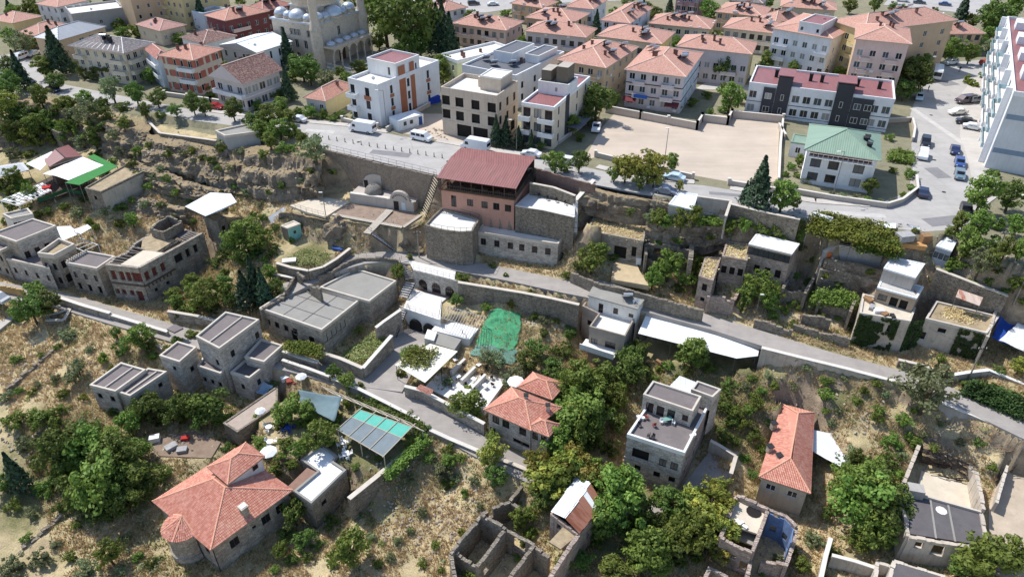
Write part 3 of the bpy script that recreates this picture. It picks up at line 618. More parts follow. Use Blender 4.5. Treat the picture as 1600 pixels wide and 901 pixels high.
flat3('tiled row left of the white terraced block',(1188,26),(1212,34),(1226,20),6,W_CREAM,'the tiled row end',2,2)
b=bldg('apartment_block','white apartment block with terraces and tile roof',(1209,44),(1300,60),(1318,32),11.5,wall=W_WHITE,rmat=M_TILE,rise=1.8,win=[(0,6,3,1.3,1.5,{'z0':1.8}),(1,3,3,1,1.4)],balc=[(0,.05,.3,(3.5,6.5),1.2,W_WHITE),(0,.78,.98,(6.5,),1.2,W_WHITE)],lm='the white terraced block',chim=2)
block_on(b, .42, .8, .0, .5, 2.6, W_WHITE, RF_MAROON, name='roof_storey', win=[(0, (.15, .85), .6, .8, 1)])
flat3('large ochre apartment block with sprawling tile roof',(1303,32),(1352,48),(1444,18),13.5,[W_YEL,W_TAN],'the ochre apartment block',3,5,2.6,M_TILE,4,6)
b=flat3('pink five-storey apartment block beside the asphalt square',(1339,60),(1421,68),(1442,48),14,[W_PINK,W_TAN],'the pink five-storey block',4,3,2.0,M_TILE,0,3)
flat3('long low tiled block beyond the asphalt square',(1444,53),(1536,52),(1542,40),6,W_TAN,'the long low tiled block',7)
flat3('small tiled house behind the long low block',(1444,33),(1478,34),(1484,24),5,W_TAN,'the small far tiled house',3,2,sol=1)
flat3('far tiled row above the white terraced block',(1222,10),(1305,16),(1316,6),5,W_CREAM,'the far upper tiled row',7)
flat3('dark-roofed building at the very top right of centre',(1140,0),(1190,5),(1204,-4),6,W_GREY,'the top dark-roofed building',5,2,tile=RF_GREYT)
# -- dark and white row house
b=bldg('row_house','white and anthracite row of houses with maroon roofs',(1171,131),(1398,158),(1407,130),7.3,wall=W_WHITE,roof='flat',rmat=RF_MAROON,par=.45,parm=W_WHITE,win=[(0,13,2,1.7,1.7,{'z0':.9,'fh':3.2,'skip':((1,0),(1,1),(2,0),(2,1),(3,0),(3,1),(8,0),(8,1),(9,0),(9,1),(10,0),(10,1))}),(1,2,2,1,1.4)],bands=[(3.3,.12),(.6,.1)],bandm=M_FRAME_D,lm='the white and anthracite row')
p, e, nn = b['fr'][0]; L = (b['P'][1] - b['P'][0]).length
for u0, u1, hh in ((.11, .195, 7), (.2, .3, 9.8), (.61, .725, 9.8), (.73, .87, 7)):
    M=MB(b['root'].location);M.obox(p+e*(u0*L)+nn*.01+Vector((0,0,17)),e*((u1-u0)*L),nn*.35,(0,0,hh+1))
    if hh > 8:
        o_=p+e*(u0*L)-nn*.01+Vector((0,0,25.3));M.obox(o_,e*((u1-u0)*L),-nn*5.5,(0,0,2.7));M.obox(o_+Vector((0,0,2.7))+nn*.3-e*.2,e*((u1-u0)*L+.4),-nn*6,(0,0,.2),1)
    M.build('dark_bay', [W_DARK, RF_MAROON], b['root'])
for u in (.15, .25, .66, .77, .84):
    for z in(1.2,4.4):put_window(b['root'],p+e*(u*L)+nn*.42+Vector((0,0,18+z)),e,1.5 if u in(.15,.77,.84)else .7,1.4,'w',None,.02)
for u in(.17,.42,.5,.75,.9):chimney(b['root'],b['roof'],b['P'][0].lerp(b['P'][1],u).lerp(b['P'][3].lerp(b['P'][2],u),.55),e,.8,1.6,M_DARK)
# -- green roofed house
b=bldg('villa','white villa with pale green metal roof beside the asphalt square',(1262,233),(1372,249),(1402,214),7.0,wall=W_WHITE,roof='hip',rmat=RF_GREEN,ridge=RF_GREEN,rise=2.6,over=.6,flatten=.55,win=[(0,3,2,1.9,1.8,{'z0':.7,'fh':2.9,'st':'b','us':(.16,.42,.78)}),(1,3,2,1,1.5,{'fh':2.9})],bands=[(2.9,.15),(.8,.08)],lm='the green-roofed villa')
M = MB(b['root'].location); p, e, nn = b['fr'][0]; L = (b['P'][1] - b['P'][0]).length
M.obox(p+e*(.05*L)+nn*.01+Vector((0,0,23.9)),e*(.88*L),nn*.06,(0,0,.95));M.build('loggia',plain('brown_shadow_wood',(92,58,48),.2),b['root'])
M=MB(b['root'].location);M.obox(p+e*(.03*L)+nn*.03+Vector((0,0,23.7)),e*(.92*L),nn*.9,(0,0,.14));M.tube(p+e*(.03*L)+nn*.85+Vector((0,0,24.7)),p+e*(.95*L)+nn*.85+Vector((0,0,24.7)),.04,5)
for i in range(14):q=p+e*((.03+.92*i/13)*L)+nn*.85;M.tube(q+Vector((0,0,23.8)),q+Vector((0,0,24.7)),.03,4)
M.build('balcony_rail', M_WHITEP, b['root'])
for s,t in((.2,.35),(.42,.45),(.6,.4)):chimney(b['root'],b['roof'],roof_point(b['R6'],s,t),e,.9,.5,M_DARK)
bldg('shed','small white outbuilding with green roof beside the green-roofed villa',(1236,222),(1262,226),(1269,214),3.2,wall=W_WHITE,roof='flat',rmat=RF_GREEN,par=0.12,parm=RF_GREEN,win=[(0,1,1,1,1.3)],lm='the green-roofed shed')
# -- big balcony block at the right edge
Pb = [W(1583, 146, 35.2), None, None, None]
b=bldg('apartment_block','large white apartment block with stacked balconies at the right edge',(1573,30),(1583,148),(1660,160),15.4,wall=[W_WHITE,pl('pale_grey_render',206,208,210)],roof='flat',rmat=RF_MAROON,par=.7,parm=W_WHITE,win=[(0,9,5,1.8,2.2,{'z0':.6,'fh':3.1,'st':'d'}),(1,1,4,1.2,1.5,{'us':(.75,),'z0':4})],balc=[(0,.02+.195*i,.02+.195*i+.15,(3,6.2,9.3,12.4),1.7,W_WHITE if i%2 else gloss('teal_balcony_glass',(150,180,186),.1))for i in range(5)],lm='the big balcony block')
p, e, nn = b['fr'][0]; L = (b['P'][1] - b['P'][0]).length
for i in range(6):
    M=MB(b['root'].location);M.obox(p+e*((.0+.19*i)*L)+nn*.01+Vector((0,0,18)),e*.7,nn*1.2,(0,0,15.9));M.build('fin_wall',W_WHITE,b['root'])
for i in range(4):
    M=MB(b['root'].location);M.obox(p+e*((.1+.22*i)*L)+Vector((0,0,33.4))-nn*1.5,e*5,-nn*7,(0,0,1.8));M.build('roof_room',W_WHITE,b['root'])
M = MB(b['root'].location); p, e, nn = b['fr'][1]
for z in (21.6, 28.6): M.obox(p + Vector((0, 0, z)) + nn * .005 + e * .3, e * 30, nn * .04, (0, 0, 1.0))
M.build('blue_band', pl('blue_grey_band', 128, 146, 164), b['root'])
# ================= the old quarter: houses =================
S_ASH=stone('old_ashlar',(188,177,162),(138,128,116),.62,.31,.02,.75);S_RUB=stone('rubble_stone',(174,163,147),(114,104,93),.42,.24,.035,.75,1.2);S_PALE=stone('pale_ashlar',(206,198,187),(162,153,143),.7,.34,.015,.6)
S_PINK=stone('pinkish_ashlar',(190,172,159),(146,130,119),.6,.3,.02,.7);S_PLAST=plain('peeling_plaster',(196,184,168),.2,.5,spots=.5,streak=.5);S_GREYP=plain('grey_plaster',(176,170,164),.18,.5,spots=.3,streak=.5)
RF_GREY=plain('grey_roof_screed',(120,112,110),.16,.5,spots=.25);RF_DKGREY=plain('dark_roof_felt',(100,96,97),.16,.6,spots=.25);RF_PALE=plain('pale_roof_screed',(206,194,174),.14,.4,spots=.2);RF_STRAW=plain('straw_earth_roof',(172,154,124),.35,.8,spots=.5,bump=.8);RF_CONC2=plain('cement_roof',(148,145,138),.12,.35,spots=.15)
CAP = plain('pale_coping', (202, 192, 178), .15, .8, spots=.2)
W_BLOCKW=plain('whitewash',(222,219,212),.12,.5,spots=.25,streak=.35);W_SALMON=plain('salmon_render',(194,148,130),.12,.4,spots=.15,streak=.3)
def P4(pts, z): return [W(x, y, z) for x, y in pts]
def old(name,label,pts,zt,zb,wall=None,rmat=None,win=(),par=.35,parm=None,lm=None,cat='house',**k):
    return bldg(name,label,None,None,None,zt-zb,zb=zb,wall=wall or S_ASH,roof=k.pop('roof','flat'),rmat=rmat or RF_GREY,win=win,par=par,parm=parm or CAP,poly=P4(pts,zt),lm=lm,cat=cat,deep=k.pop('deep',2.5),**k)
V = {'st': 'void'}; B_ = {'st': 'b', 'gi': 0}; D_ = {'st': 'd', 'gi': 0}
# -- left row along the lane
old('stone_house','grey-roofed house with patterned white stone side wall behind the lane row',[(-12,366),(26,379),(88,354),(52,343)],8.2,1.5,[S_ASH,S_PALE],RF_GREY,[(1,4,1,1,1.6,{'z0':2.6,**B_})],lm='the patterned stone house',par=.3)
old('stone_house','house with brown-grey roof cut by the left edge above the lane',[(-34,379),(2,393),(25,382),(-8,370)],6.2,-.3,S_ASH,RF_GREY,[(0,3,2,.9,1.4,{'z0':.8,**V})],lm='the left edge stone house')
old('stone_house','low stone house with two-part grey roof and small square windows',[(9,405),(78,421),(70,398),(36,391)],4.2,-.6,S_PALE,RF_GREY,[(0,4,1,.8,1.3,{'z0':1.8,**D_})],lm='the low two-part roof house')
b=old('stone_house','tall narrow stone house with walled roof terrace on the lane',[(61,400),(86,403),(118,386),(94,377)],6.4,-.7,S_ASH,RF_STRAW,[(0,2,2,.85,1.5,{'z0':1,'fh':3.2,**D_}),(1,1,1,.9,1.6,{'z0':4.2,'us':(.25,),**D_}),(1,1,1,1.6,1.9,{'z0':.8,'us':(.3,),**V})],par=.8,lm='the tall terrace house')
b=old('stone_house','stone house with battlement-like roof edge and grey roof',[(104,412),(152,421),(180,402),(136,394)],5.4,-.9,S_ASH,RF_GREY,[(0,3,1,.8,1.4,{'z0':3.3,**D_}),(0,3,1,.9,1.7,{'z0':.4,**V})],lm='the battlement house')
M = MB(b['root'].location); p, e, nn = b['fr'][3]; L = (b['P'][0] - b['P'][3]).length
for i in range(9):M.obox(p+e*(L*(i+.2)/9)+Vector((0,0,5.76)),e*(L/18),-nn*.3,(0,0,.35))
M.build('battlements', CAP, b['root'])
# -- big half-roofed mansion on the lane corner
RU = []
def thick(M, p, q, z0, z1, th=.5, ops=(), rag=0.0, seed=0, mi=0):
    """free-standing masonry wall with real openings and a ragged top; p and q on its middle line"""
    p,q=Vector((p[0],p[1],0)),Vector((q[0],q[1],0));L=(q-p).length;e=(q-p)/L;n=Vector((e.y,-e.x,0));k=random.Random(seed+int(L*100))
    cut = sorted({0.0, L, *[min(max(v, 0), L) for o in ops for v in o[:2]]}); us = []
    for a, b in zip(cut, cut[1:]):
        m = max(1, int((b - a) / (.55 if rag else 3))); us += [a + (b - a) * i / m for i in range(m)]
    us.append(L); ph = k.uniform(0, 9)
    for a, b in zip(us, us[1:]):
        c = (a + b) / 2; t = c / L; top = (z1 if not isinstance(z1, tuple) else z1[0] * (1 - t) + z1[1] * t)
        bz = (z0 if not isinstance(z0, tuple) else z0[0] * (1 - t) + z0[1] * t)
        if rag: top -= rag * (.5 + .5 * math.sin(c * .9 + ph)) * k.uniform(.3, 1) + k.uniform(0, .25)
        iv = [(bz, top)]
        for o in ops:
            if o[0] < c < o[1]:
                iv=[s for(x,y)in iv for s in((x,min(y,o[2])),(max(x,o[3]),y))if s[1]-s[0]>.05]
        dj = k.uniform(-.03, .03) if rag else 0
        for x,y in iv:M.obox(p+e*a-n*(th/2+dj)+Vector((0,0,x)),e*(b-a),n*(th+2*dj),(0,0,y-x),mi)
def mansion():
    zb, zt = -1.3, 6.6; P = P4([(161, 413), (217, 419), (319, 363), (262, 341)], zt); c = (P[0] + P[2]) / 2
    r=thing('ruined_mansion','large half-roofed stone mansion with red window boards on the lane corner','house',(c.x,c.y,zb),None,'the ruined stone mansion');PADS.append(([(p.x,p.y)for p in P],zb-.1))
    I=[Vector((*p,0))for p in inset(P,.3)];L=[(I[(i+1)%4]-I[i]).length for i in range(4)];z=zb
    o0=[(L[0]*u-.55,L[0]*u+.55,z+4.6,z+6.7)for u in(.16,.42,.62,.8,.93)]+[(L[0]*u-.5,L[0]*u+.5,z+1.2,z+2.4)for u in(.1,.3,.55)]+[(L[0]*.78-.7,L[0]*.78+.7,z,z+2.4)]
    o1=[(L[1]*u-.5,L[1]*u+.5,z+4.6,z+6.5)for u in(.06,.17,.3,.52,.58,.7,.83)]+[(L[1]*u-.4,L[1]*u+.4,z+1.3,z+2.2)for u in(.12,.3)]
    for i, ops in enumerate((o0, o1, [], [])):
        M=MB(r.location);thick(M,I[i],I[(i+1)%4],zb-2.5,zt-(.6 if i==2 else 0),.6,ops,.0 if i<2 else .7,i);M.build('wall',S_ASH,r)
    f = lambda u, v, zz: Vector((*(I[0].lerp(I[1], u).lerp(I[3].lerp(I[2], u), v))[:2], zz))
    M=MB(r.location);M.add([f(0,0,3.2),f(1,0,3.2),f(1,1,3.2),f(0,1,3.2)],[(0,1,2,3)]);M.build('floor',plain('rubble_floor',(120,104,88),.3,1,spots=.4),r)
    M=MB(r.location);M.prism([f(.4,.02,0),f(.99,.02,0),f(.99,.4,0),f(.42,.36,0)],zt-.45,zt-.05);M.build('roof',RF_PALE,r)
    M=MB(r.location);M.prism([f(.3,.38,0),f(.72,.4,0),f(.7,.72,0),f(.02,.7,0),f(.02,.55,0)],zt-.6,zt-.3);M.build('roof',RF_STRAW,r)
    M=MB(r.location);M.prism([f(.55,.8,0),f(.97,.8,0),f(.97,.98,0),f(.6,.98,0)],zt-.6,zt-.35);M.build('roof',RF_DKGREY,r)
    for i in range(7):
        M=MB(r.location);v=.05+i*.055;M.tube(f(.03,v,zt-.25),f(.4,v+rnd(-.02,.02),zt-.2),.11,5);M.build('beam',plain('grey_timber',(140,130,118),.2,2),r)
    for i in range(6):
        M=MB(r.location);v=.74+i*.04;M.tube(f(.74,v,zt-.2),f(.99,v,zt-.1),.1,5);M.build('beam',plain('grey_timber',(140,130,118),.2,2),r)
    for a, b_, v in ((.0, .42, .42), (.72, 1, .42), (.72, 1, .76)):
        M=MB(r.location);thick(M,f(a,v,0),f(b_,v,0),3.2,zt-.3,.45,(),.4,3);M.build('partition_wall',S_RUB,r)
    M=MB(r.location);thick(M,f(.72,.42,0),f(.72,.76,0),3.2,zt-.3,.45,(),.3,5);M.build('partition_wall',S_RUB,r)
    Q = [f(.15, .66, 0), f(.55, .66, 0), f(.55, .95, 0), f(.15, .95, 0)]; M = MB(r.location)
    for i in range(4): thick(M, Q[i], Q[(i + 1) % 4], zt - .4, zt + 1.9, .4, (), .35, i)
    M.build('roof_room', S_RUB, r)
    e=(P[1]-P[0]).normalized();n=Vector((e.y,-e.x,0));e2=(P[2]-P[1]).normalized();n2=Vector((e2.y,-e2.x,0))
    M=MB(r.location);M.obox(Vector((P[0].x,P[0].y,z+3.7))+n*.01,e*(P[1]-P[0]).length,n*.22,(0,0,.28));M.obox(Vector((P[1].x,P[1].y,z+3.72))+n2*.01,e2*(P[2]-P[1]).length*.45,n2*.22,(0,0,.28));M.build('cornice',plain('dark_cornice',(96,80,70),.2,1),r)
    RB = plain('red_boards', (112, 58, 50), .25, 3)
    for ops, A, e_, n_ in ((o0, I[0], e, n), (o1, I[1], e2, n2)):
        for j, o in enumerate(ops):
            q=A+e_*o[0]-n_*.05;M=MB(r.location);M.obox(Vector((q.x,q.y,o[2]+.02)),e_*(o[1]-o[0]),-n_*.06,(0,0,o[3]-o[2]-.04));M.build('door' if o[2]==z else 'shutter_or_dark_panel',RB if(A is I[0]or j<3)else M_VOID,r)  # openings without red boards get dark panels, coloured as the shade inside
    for i in range(7):
        u=.1+.06*i;q=P[1]+e2*((P[2]-P[1]).length*(.04+i*.055));M=MB(r.location);M.obox(Vector((q.x,q.y,z+3.1))+n2*.01,e2*.18,n2*.2,(0,0,.6));M.build('bracket',plain('dark_cornice',(96,80,70),.2,1),r)
    return P
mansion()
old('stone_hut','grey shed with blue-black windows behind the patterned stone house',[(5,336),(18,343),(52,336),(44,327)],8.6,5.4,W_BLOCKW,RF_CONC2,[(1,5,1,.7,1.2,{'z0':1.2,**D_})],lm='the blue-windowed shed')
old('stone_hut','old stone house stub with half-whitewashed side wall',[(133,295),(158,301),(226,268),(196,259)],12.4,7.6,[S_RUB,S_PLAST],RF_STRAW,[(0,1,1,.8,1.0,{'z0':2.6,**V})],lm='the half-whitewashed stub',par=.25,parm=S_RUB)
old('stone_hut','small roofless stone hut under the cliff beside the maroon-roofed restaurant',[(80,203),(92,209),(111,203),(101,196)],14,10,S_RUB,RF_STRAW,lm='the small cliff hut',par=.25,parm=S_RUB)
old('stone_hut','stone ruin block standing under the patched white canopy',[(318,338),(340,348),(353,340),(335,333)],8.8,4,S_RUB,RF_STRAW,[(1,1,1,.9,1.5,{'z0':2,**V})],lm='the stone ruin block',par=.2,parm=S_RUB)
old('flat_building','low grey flat-roofed building on the plateau edge behind thin trees',[(337,206),(352,214),(404,207),(388,195)],19.6,15.5,W_GREY,RF_CONC2,[(0,1,1,.8,.8,{'z0':2.2})],lm='the plateau edge flat building')
b=old('teal_hut','tiny teal-painted hut beside the garden terrace',[(439,353),(449,357),(469,350),(459,345)],8.6,5.6,[plain('dirty_grey',(140,132,122),.2),plain('teal_paint',(134,186,176),.15,.8,spots=.2)],RF_PALE,[(1,1,1,.6,.7,{'z0':1.3,**D_})],par=.1,lm='the teal hut')
# -- centre
b=old('workshop','long stone workshop with panelled grey flat roof and arched corner',[(406,483),(503,517),(561,471),(468,444)],3.0,-1.8,S_ASH,RF_CONC2,[(0,4,1,1.1,1.5,{'z0':1.6,'u0':.02,'u1':.62,**V}),(0,2,1,1.3,2.4,{'z0':.1,'us':(.52,.8),**V}),(1,5,1,.9,1.6,{'z0':1.9,'u0':.0,'u1':.6,'st':'b','gi':2})],lm='the panelled-roof workshop')
for(u0,v0,u1,v1)in((.02,.33,.98,.335),(.02,.66,.98,.665),(.35,.02,.355,.98),(.66,.02,.665,.98)):
    P = b['P']; f = lambda u, v: P[0].lerp(P[1], u).lerp(P[3].lerp(P[2], u), v); M = MB(b['root'].location)
    du=Vector((.0,.0,0));a,c=f(u0,v0),f(u1,v1);d=(c-a);wv=Vector((-d.y,d.x,0)).normalized()*.12
    if u1 - u0 > .5: a, c = f(u0, v0), f(u1, v0)
    else: a, c = f(u0, v0), f(u0, v1)
    d=c-a;wv=Vector((-d.y,d.x,0)).normalized()*.14;M.obox(Vector((a.x,a.y,2.985)),d,wv,(0,0,.04));M.build('roof_joint',RF_DKGREY,b['roof'])
old('workshop','big plain cement flat roof behind the panelled-roof workshop',[(500,450),(577,472),(619,440),(556,421)],3.6,-1.2,S_ASH,RF_CONC2,[],par=.3,lm='the plain cement roof')
b=old('stone_house','stone house with pale roof and five windows above the alley',[(745,364),(872,383),(889,362),(760,345)],10.0,5.2,S_PALE,RF_WHITE,[(0,6,1,1.1,1.5,{'z0':2.3,'st':'b','gi':0,'us':(.08,.25,.42,.56,.72,.88)})],par=.4,lm='the pale-roofed alley house')
# -- restaurant with the red roof
def red_restaurant():
    P=[W(691,323,12.9),W(803,340,12.9)];e=(P[1]-P[0]).normalized();n=Vector((e.y,-e.x,0));L=(P[1]-P[0]).length;dep=12.5;Q=[P[0],P[1],P[1]-n*dep,P[0]-n*dep]
    c=(Q[0]+Q[2])/2;r=thing('red_roof_restaurant','salmon restaurant with open veranda and large red metal roof','restaurant',(c.x,c.y,12.9),None,'the red-roofed restaurant');PADS.append(([(p.x,p.y)for p in Q],12.8))
    M=MB(r.location);us=(.17,.4,.6,.76,.92);ops=[(L*us[0]-.55,L*us[0]+.55,13.3,15.8)]+[(L*u-.65,L*u+.65,14.0,15.5)for u in us[1:]]
    fr=wallface(M,Q[0],Q[1],10,16.8,ops);[wallface(M,Q[i],Q[(i+1)%4],10,16.8)for i in(1,2,3)];M.build('wall',W_SALMON,r)
    for a,b_,c_,d in ops:put_window(r,fr[0]+fr[1]*((a+b_)/2)+Vector((0,0,c_)),fr[1],b_-a,d-c_,'b',0,name='door' if c_<13.5 else 'window')
    M=MB(r.location);O=[Vector((*p,0))for p in inset(Q,-.35)];M.prism(O,16.8,17.1);M.build('veranda_floor',plain('veranda_wood',(96,74,60),.2,1),r)
    rail = plain('veranda_rail', (92, 84, 76), .2, 2)
    for a, b_ in ((O[0], O[1]), (O[1], O[2]), (O[3], O[0])):
        M = MB(r.location); m = int((b_ - a).length / .45)
        for i in range(m + 1): q = a.lerp(b_, i / m); M.tube((q.x, q.y, 17.1), (q.x, q.y, 18.0), .035, 4)
        for z in (17.3, 18.0): M.tube((a.x, a.y, z), (b_.x, b_.y, z), .06, 4)
        M.build('railing', rail, r)
    for i in range(8):
        for k_ in (0, 1):
            q=O[0].lerp(O[1],i/7).lerp(O[3].lerp(O[2],i/7),.02+.93*k_);M=MB(r.location);M.tube((q.x,q.y,17.1),(q.x,q.y,19.45+.65*k_),.1,6);M.build('post',plain('veranda_wood',(96,74,60),.2,1),r)
    M=MB(r.location);q=O[3];M.obox(Vector((q.x,q.y,17.1)),O[2]-O[3],n*.2,(0,0,2.9));M.build('back_wall',plain('dark_boards',(84,62,54),.2,2),r)
    E=inset(Q,-.6);up=1.3;k=lambda p,z:Vector((p[0],p[1],z));mid0=Vector(E[0]).lerp(Vector(E[3]),.55);mid1=Vector(E[1]).lerp(Vector(E[2]),.55)
    for nm,(a,b_,c_,d,z0,z1)in(('roof',(E[0],E[1],mid1,mid0,19.4,20.5)),('roof',(mid0,mid1,E[2],E[3],20.5,20.2))):
        M=MB(r.location);t=Vector((0,0,.1));v=[k(a,z0),k(b_,z0),k(c_,z1),k(d,z1)];M.add(v+[x+t for x in v],[(3,2,1,0),(4,5,6,7),(0,1,5,4),(1,2,6,5),(2,3,7,6),(3,0,4,7)]);M.build(nm,sheet('red_metal_roof',(140,92,88),.5,.12,.65,0,.25,(112,84,76)),r)
    for i in range(6):
        for j in range(2):
            q=O[0].lerp(O[1],.1+i*.16).lerp(O[3].lerp(O[2],.1+i*.16),.12+.3*j);M=MB(r.location);M.box((q.x,q.y,17.1),.9,.9,.74,0);M.build('veranda_table',plain('dark_table',(70,56,46),.2,2),r)
red_restaurant()
# tower terrace in front of it
def tower():
    pts=[(663,352),(680,357),(700,361),(720,363),(738,362),(744,352),(750,342),(720,333),(690,325),(676,338)];P=P4(pts,12.4);c=sum(P,Vector())/len(P)
    r=thing('stone_bastion','curved stone bastion with white floor below the red-roofed restaurant','bastion',(c.x,c.y,6),None,'the curved stone bastion');PADS.append(([(p.x,p.y)for p in P],6))
    M=MB(r.location);M.prism(P,3.5,12.0);M.build('wall',S_RUB,r);M=MB(r.location);M.prism(inset(P,.35),11.9,12.06);M.build('floor',plain('white_floor',(216,214,208),.1,.5,spots=.15),r)
    M = MB(r.location); ring(M, P, .35, 12.0, 12.5); M.build('parapet', S_RUB, r)
    M = MB(r.location)
    for i in range(7):
        a, b_ = P[i], P[i + 1]
        for t in (0, .5): q = a.lerp(b_, t); M.tube((q.x, q.y, 12.4), (q.x, q.y, 13.4), .04, 4)
        M.tube((a.x, a.y, 13.35), (b_.x, b_.y, 13.35), .03, 4)
    M.build('railing', M_DARK, r)
tower()
# -- right of the restaurant
old('stone_house','stone vault house with thick straw-grown roof and arched doorway',[(917,361),(1005,378),(1012,346),(936,322)],12.2,7.4,S_ASH,RF_STRAW,[(0,1,1,.9,2.2,{'z0':1.2,'us':(.86,),**V}),(0,1,1,2.4,2.6,{'z0':.3,'us':(.62,),'st':'void'})],par=.2,parm=S_ASH,lm='the straw-roofed vault')
old('garage','low garage with pale blue-white metal roof beside the plateau road',[(1045,319),(1083,328),(1090,304),(1060,300)],18.4,14.5,S_GREYP,RF_WMET,[],par=.08,parm=RF_WMET,lm='the pale blue-white garage')
b=old('terrace_house','house with white sheet roof and glazed top storey above the alley',[(1170,381),(1237,397),(1249,381),(1182,365)],14.9,8.4,[S_PINK,S_PINK],sheet('white_sheet_roof',(228,228,224),.3),[(0,8,1,1.0,1.5,{'z0':4.5,'st':'b','gi':1}),(0,3,1,1,1.7,{'z0':1,'us':(.3,.55,.8),**V}),(1,2,1,.8,1.3,{'z0':4.5,**V})],par=.06,parm=M_WHITEP,lm='the glazed-top house')
old('stone_house','crumbling house with straw-covered flat roof left of the glazed-top house',[(1128,401),(1167,408),(1171,383),(1136,377)],12.6,7.6,S_PINK,RF_STRAW,[(0,3,1,.9,1.6,{'z0':1.6,**V})],par=.2,parm=S_PINK,lm='the crumbling straw-roof house')
old('stone_house','small pink stone house with earth roof at the alley bend',[(1092,432),(1114,439),(1126,403),(1102,402)],10.8,4.6,S_PINK,RF_STRAW,[(0,1,1,.9,1.5,{'z0':3.6,**V}),(0,1,1,.8,.8,{'z0':1.4,**V})],par=.15,parm=S_PINK,lm='the small pink alley house')
b=old('ivy_house','house with dark ivy on its front and cluttered pale roof terrace',[(1343,490),(1422,503),(1430,482),(1348,460)],9.6,3.3,S_PLAST,RF_PALE,[(0,2,1,1.1,1.5,{'z0':3.6,'us':(.22,.68),'st':'w','gi':0}),(0,1,1,.9,1.3,{'z0':.8,'us':(.45,),**V})],par=.25,parm=CAP,lm='the ivy-fronted house')
b=old('roof_dwelling','room with grey sagging sheet roof behind the ivy-fronted house terrace',[(1371,449),(1432,466),(1443,448),(1379,431)],12.4,9.0,plain('ochre_old_render',(166,150,132),.2,.6,spots=.4),sheet('grey_old_sheet',(196,192,186),.35,.1),[(0,1,1,1.4,1.2,{'z0':1.2,'us':(.2,),'st':'b','gi':3}),(0,2,1,1.2,2.2,{'z0':.2,'us':(.5,.75),**V})],par=.08,parm=RF_WMET,lm='the sagging-roof room')
old('shack','upper shack with ribbed white roof behind the sagging-roof room',[(1381,419),(1430,434),(1445,412),(1393,401)],15.0,11.5,S_GREYP,sheet('white_old_sheet',(222,220,216),.6,.02),[],par=.06,parm=RF_WMET,lm='the ribbed white shack')
old('stone_house','wide stone house with broken concrete and straw roof right of the ivy-fronted house',[(1446,499),(1541,522),(1560,496),(1462,472)],9.4,4.2,[S_PLAST],RF_STRAW,[(0,1,1,.9,1.6,{'z0':1.2,'us':(.06,),'st':'w'}),(0,1,1,1.2,.9,{'z0':3.4,'us':(.32,),**V}),(0,1,1,1.0,1.9,{'z0':.6,'us':(.8,),**V})],par=.3,parm=CAP,lm='the broken-roof stone house')
old('shed','small white-roofed shed with grey slatted front among green trees',[(1463,384),(1487,392),(1494,378),(1477,370)],17.4,14.2,plain('slat_grey',(150,156,166),.15,2),RF_WMET,[(0,3,1,.7,1.2,{'z0':1,'st':'d','gi':3})],par=.05,parm=RF_WMET,lm='the slatted shed')
# -- concrete house between alley and gardens
CBP = [(910, 483), (935, 495), (921, 515), (976, 530), (1003, 478), (930, 456)]
cb=old('concrete_house','grey block house with white roof terrace and blue-doored top room',CBP,3.3,-4,plain('grey_block_wall',(160,148,136),.18,.6,spots=.35,streak=.4),RF_WHITE,[(2,1,1,1.9,1.5,{'z0':4.4,'us':(.62,),'st':'b','gi':0}),(2,1,1,1.2,2.1,{'z0':3.6,'us':(.16,),'st':'b','gi':3}),(0,1,1,1,1.3,{'z0':4.3,**V})],par=.8,parm=plain('grey_block_wall',(160,148,136)),lm='the grey block house',parw=.2)
def top_room():
    r=cb['root'];P=P4([(920,462),(995,483),(1010,462),(934,439)],6.3);M=MB(r.location);L=(P[1]-P[0]).length
    ops=[(L*u-.45,L*u+.45,3.3+a,3.3+a+h)for u,a,h in((.27,.05,2.0),(.58,.7,1.3),(.9,.9,.8))];fr=wallface(M,P[0],P[1],3.3,6.3,ops);[wallface(M,P[i],P[(i+1)%4],-1 if i else 3.3,6.3)for i in(1,2,3)];M.build('top_room',W_BLOCKW,r)
    for(a,b_,c,d)in ops:put_window(r,fr[0]+fr[1]*((a+b_)/2)+Vector((0,0,c)),fr[1],b_-a,d-c,'b',0,name='door' if c<3.5 else 'window')
    M = MB(r.location); M.prism(inset(P, -.2), 6.3, 6.5); M.build('top_roof', RF_CONC2, r)
    M=MB(r.location);a,b_=W(905,545,.2),W(958,562,.2);e=(b_-a).normalized();n=Vector((e.y,-e.x,0));M.obox(a,e*(b_-a).length,-n*3,(0,0,.25));M.obox(a+Vector((0,0,.25)),e*(b_-a).length,-n*.2,(0,0,.9));M.build('balcony',W_BLOCKW,r)
    solar(r, r, f4(P, .72, .4, 6.5), math.pi)
    dish(r, r, f4(P, .95, .25, 6.5), R(-60)); dish(r, r, f4(P, .9, .15, 6.5), R(-60), .3)
def f4(P, u, v, z): q = P[0].lerp(P[1], u).lerp(P[3].lerp(P[2], u), v); return Vector((q.x, q.y, z))
top_room()
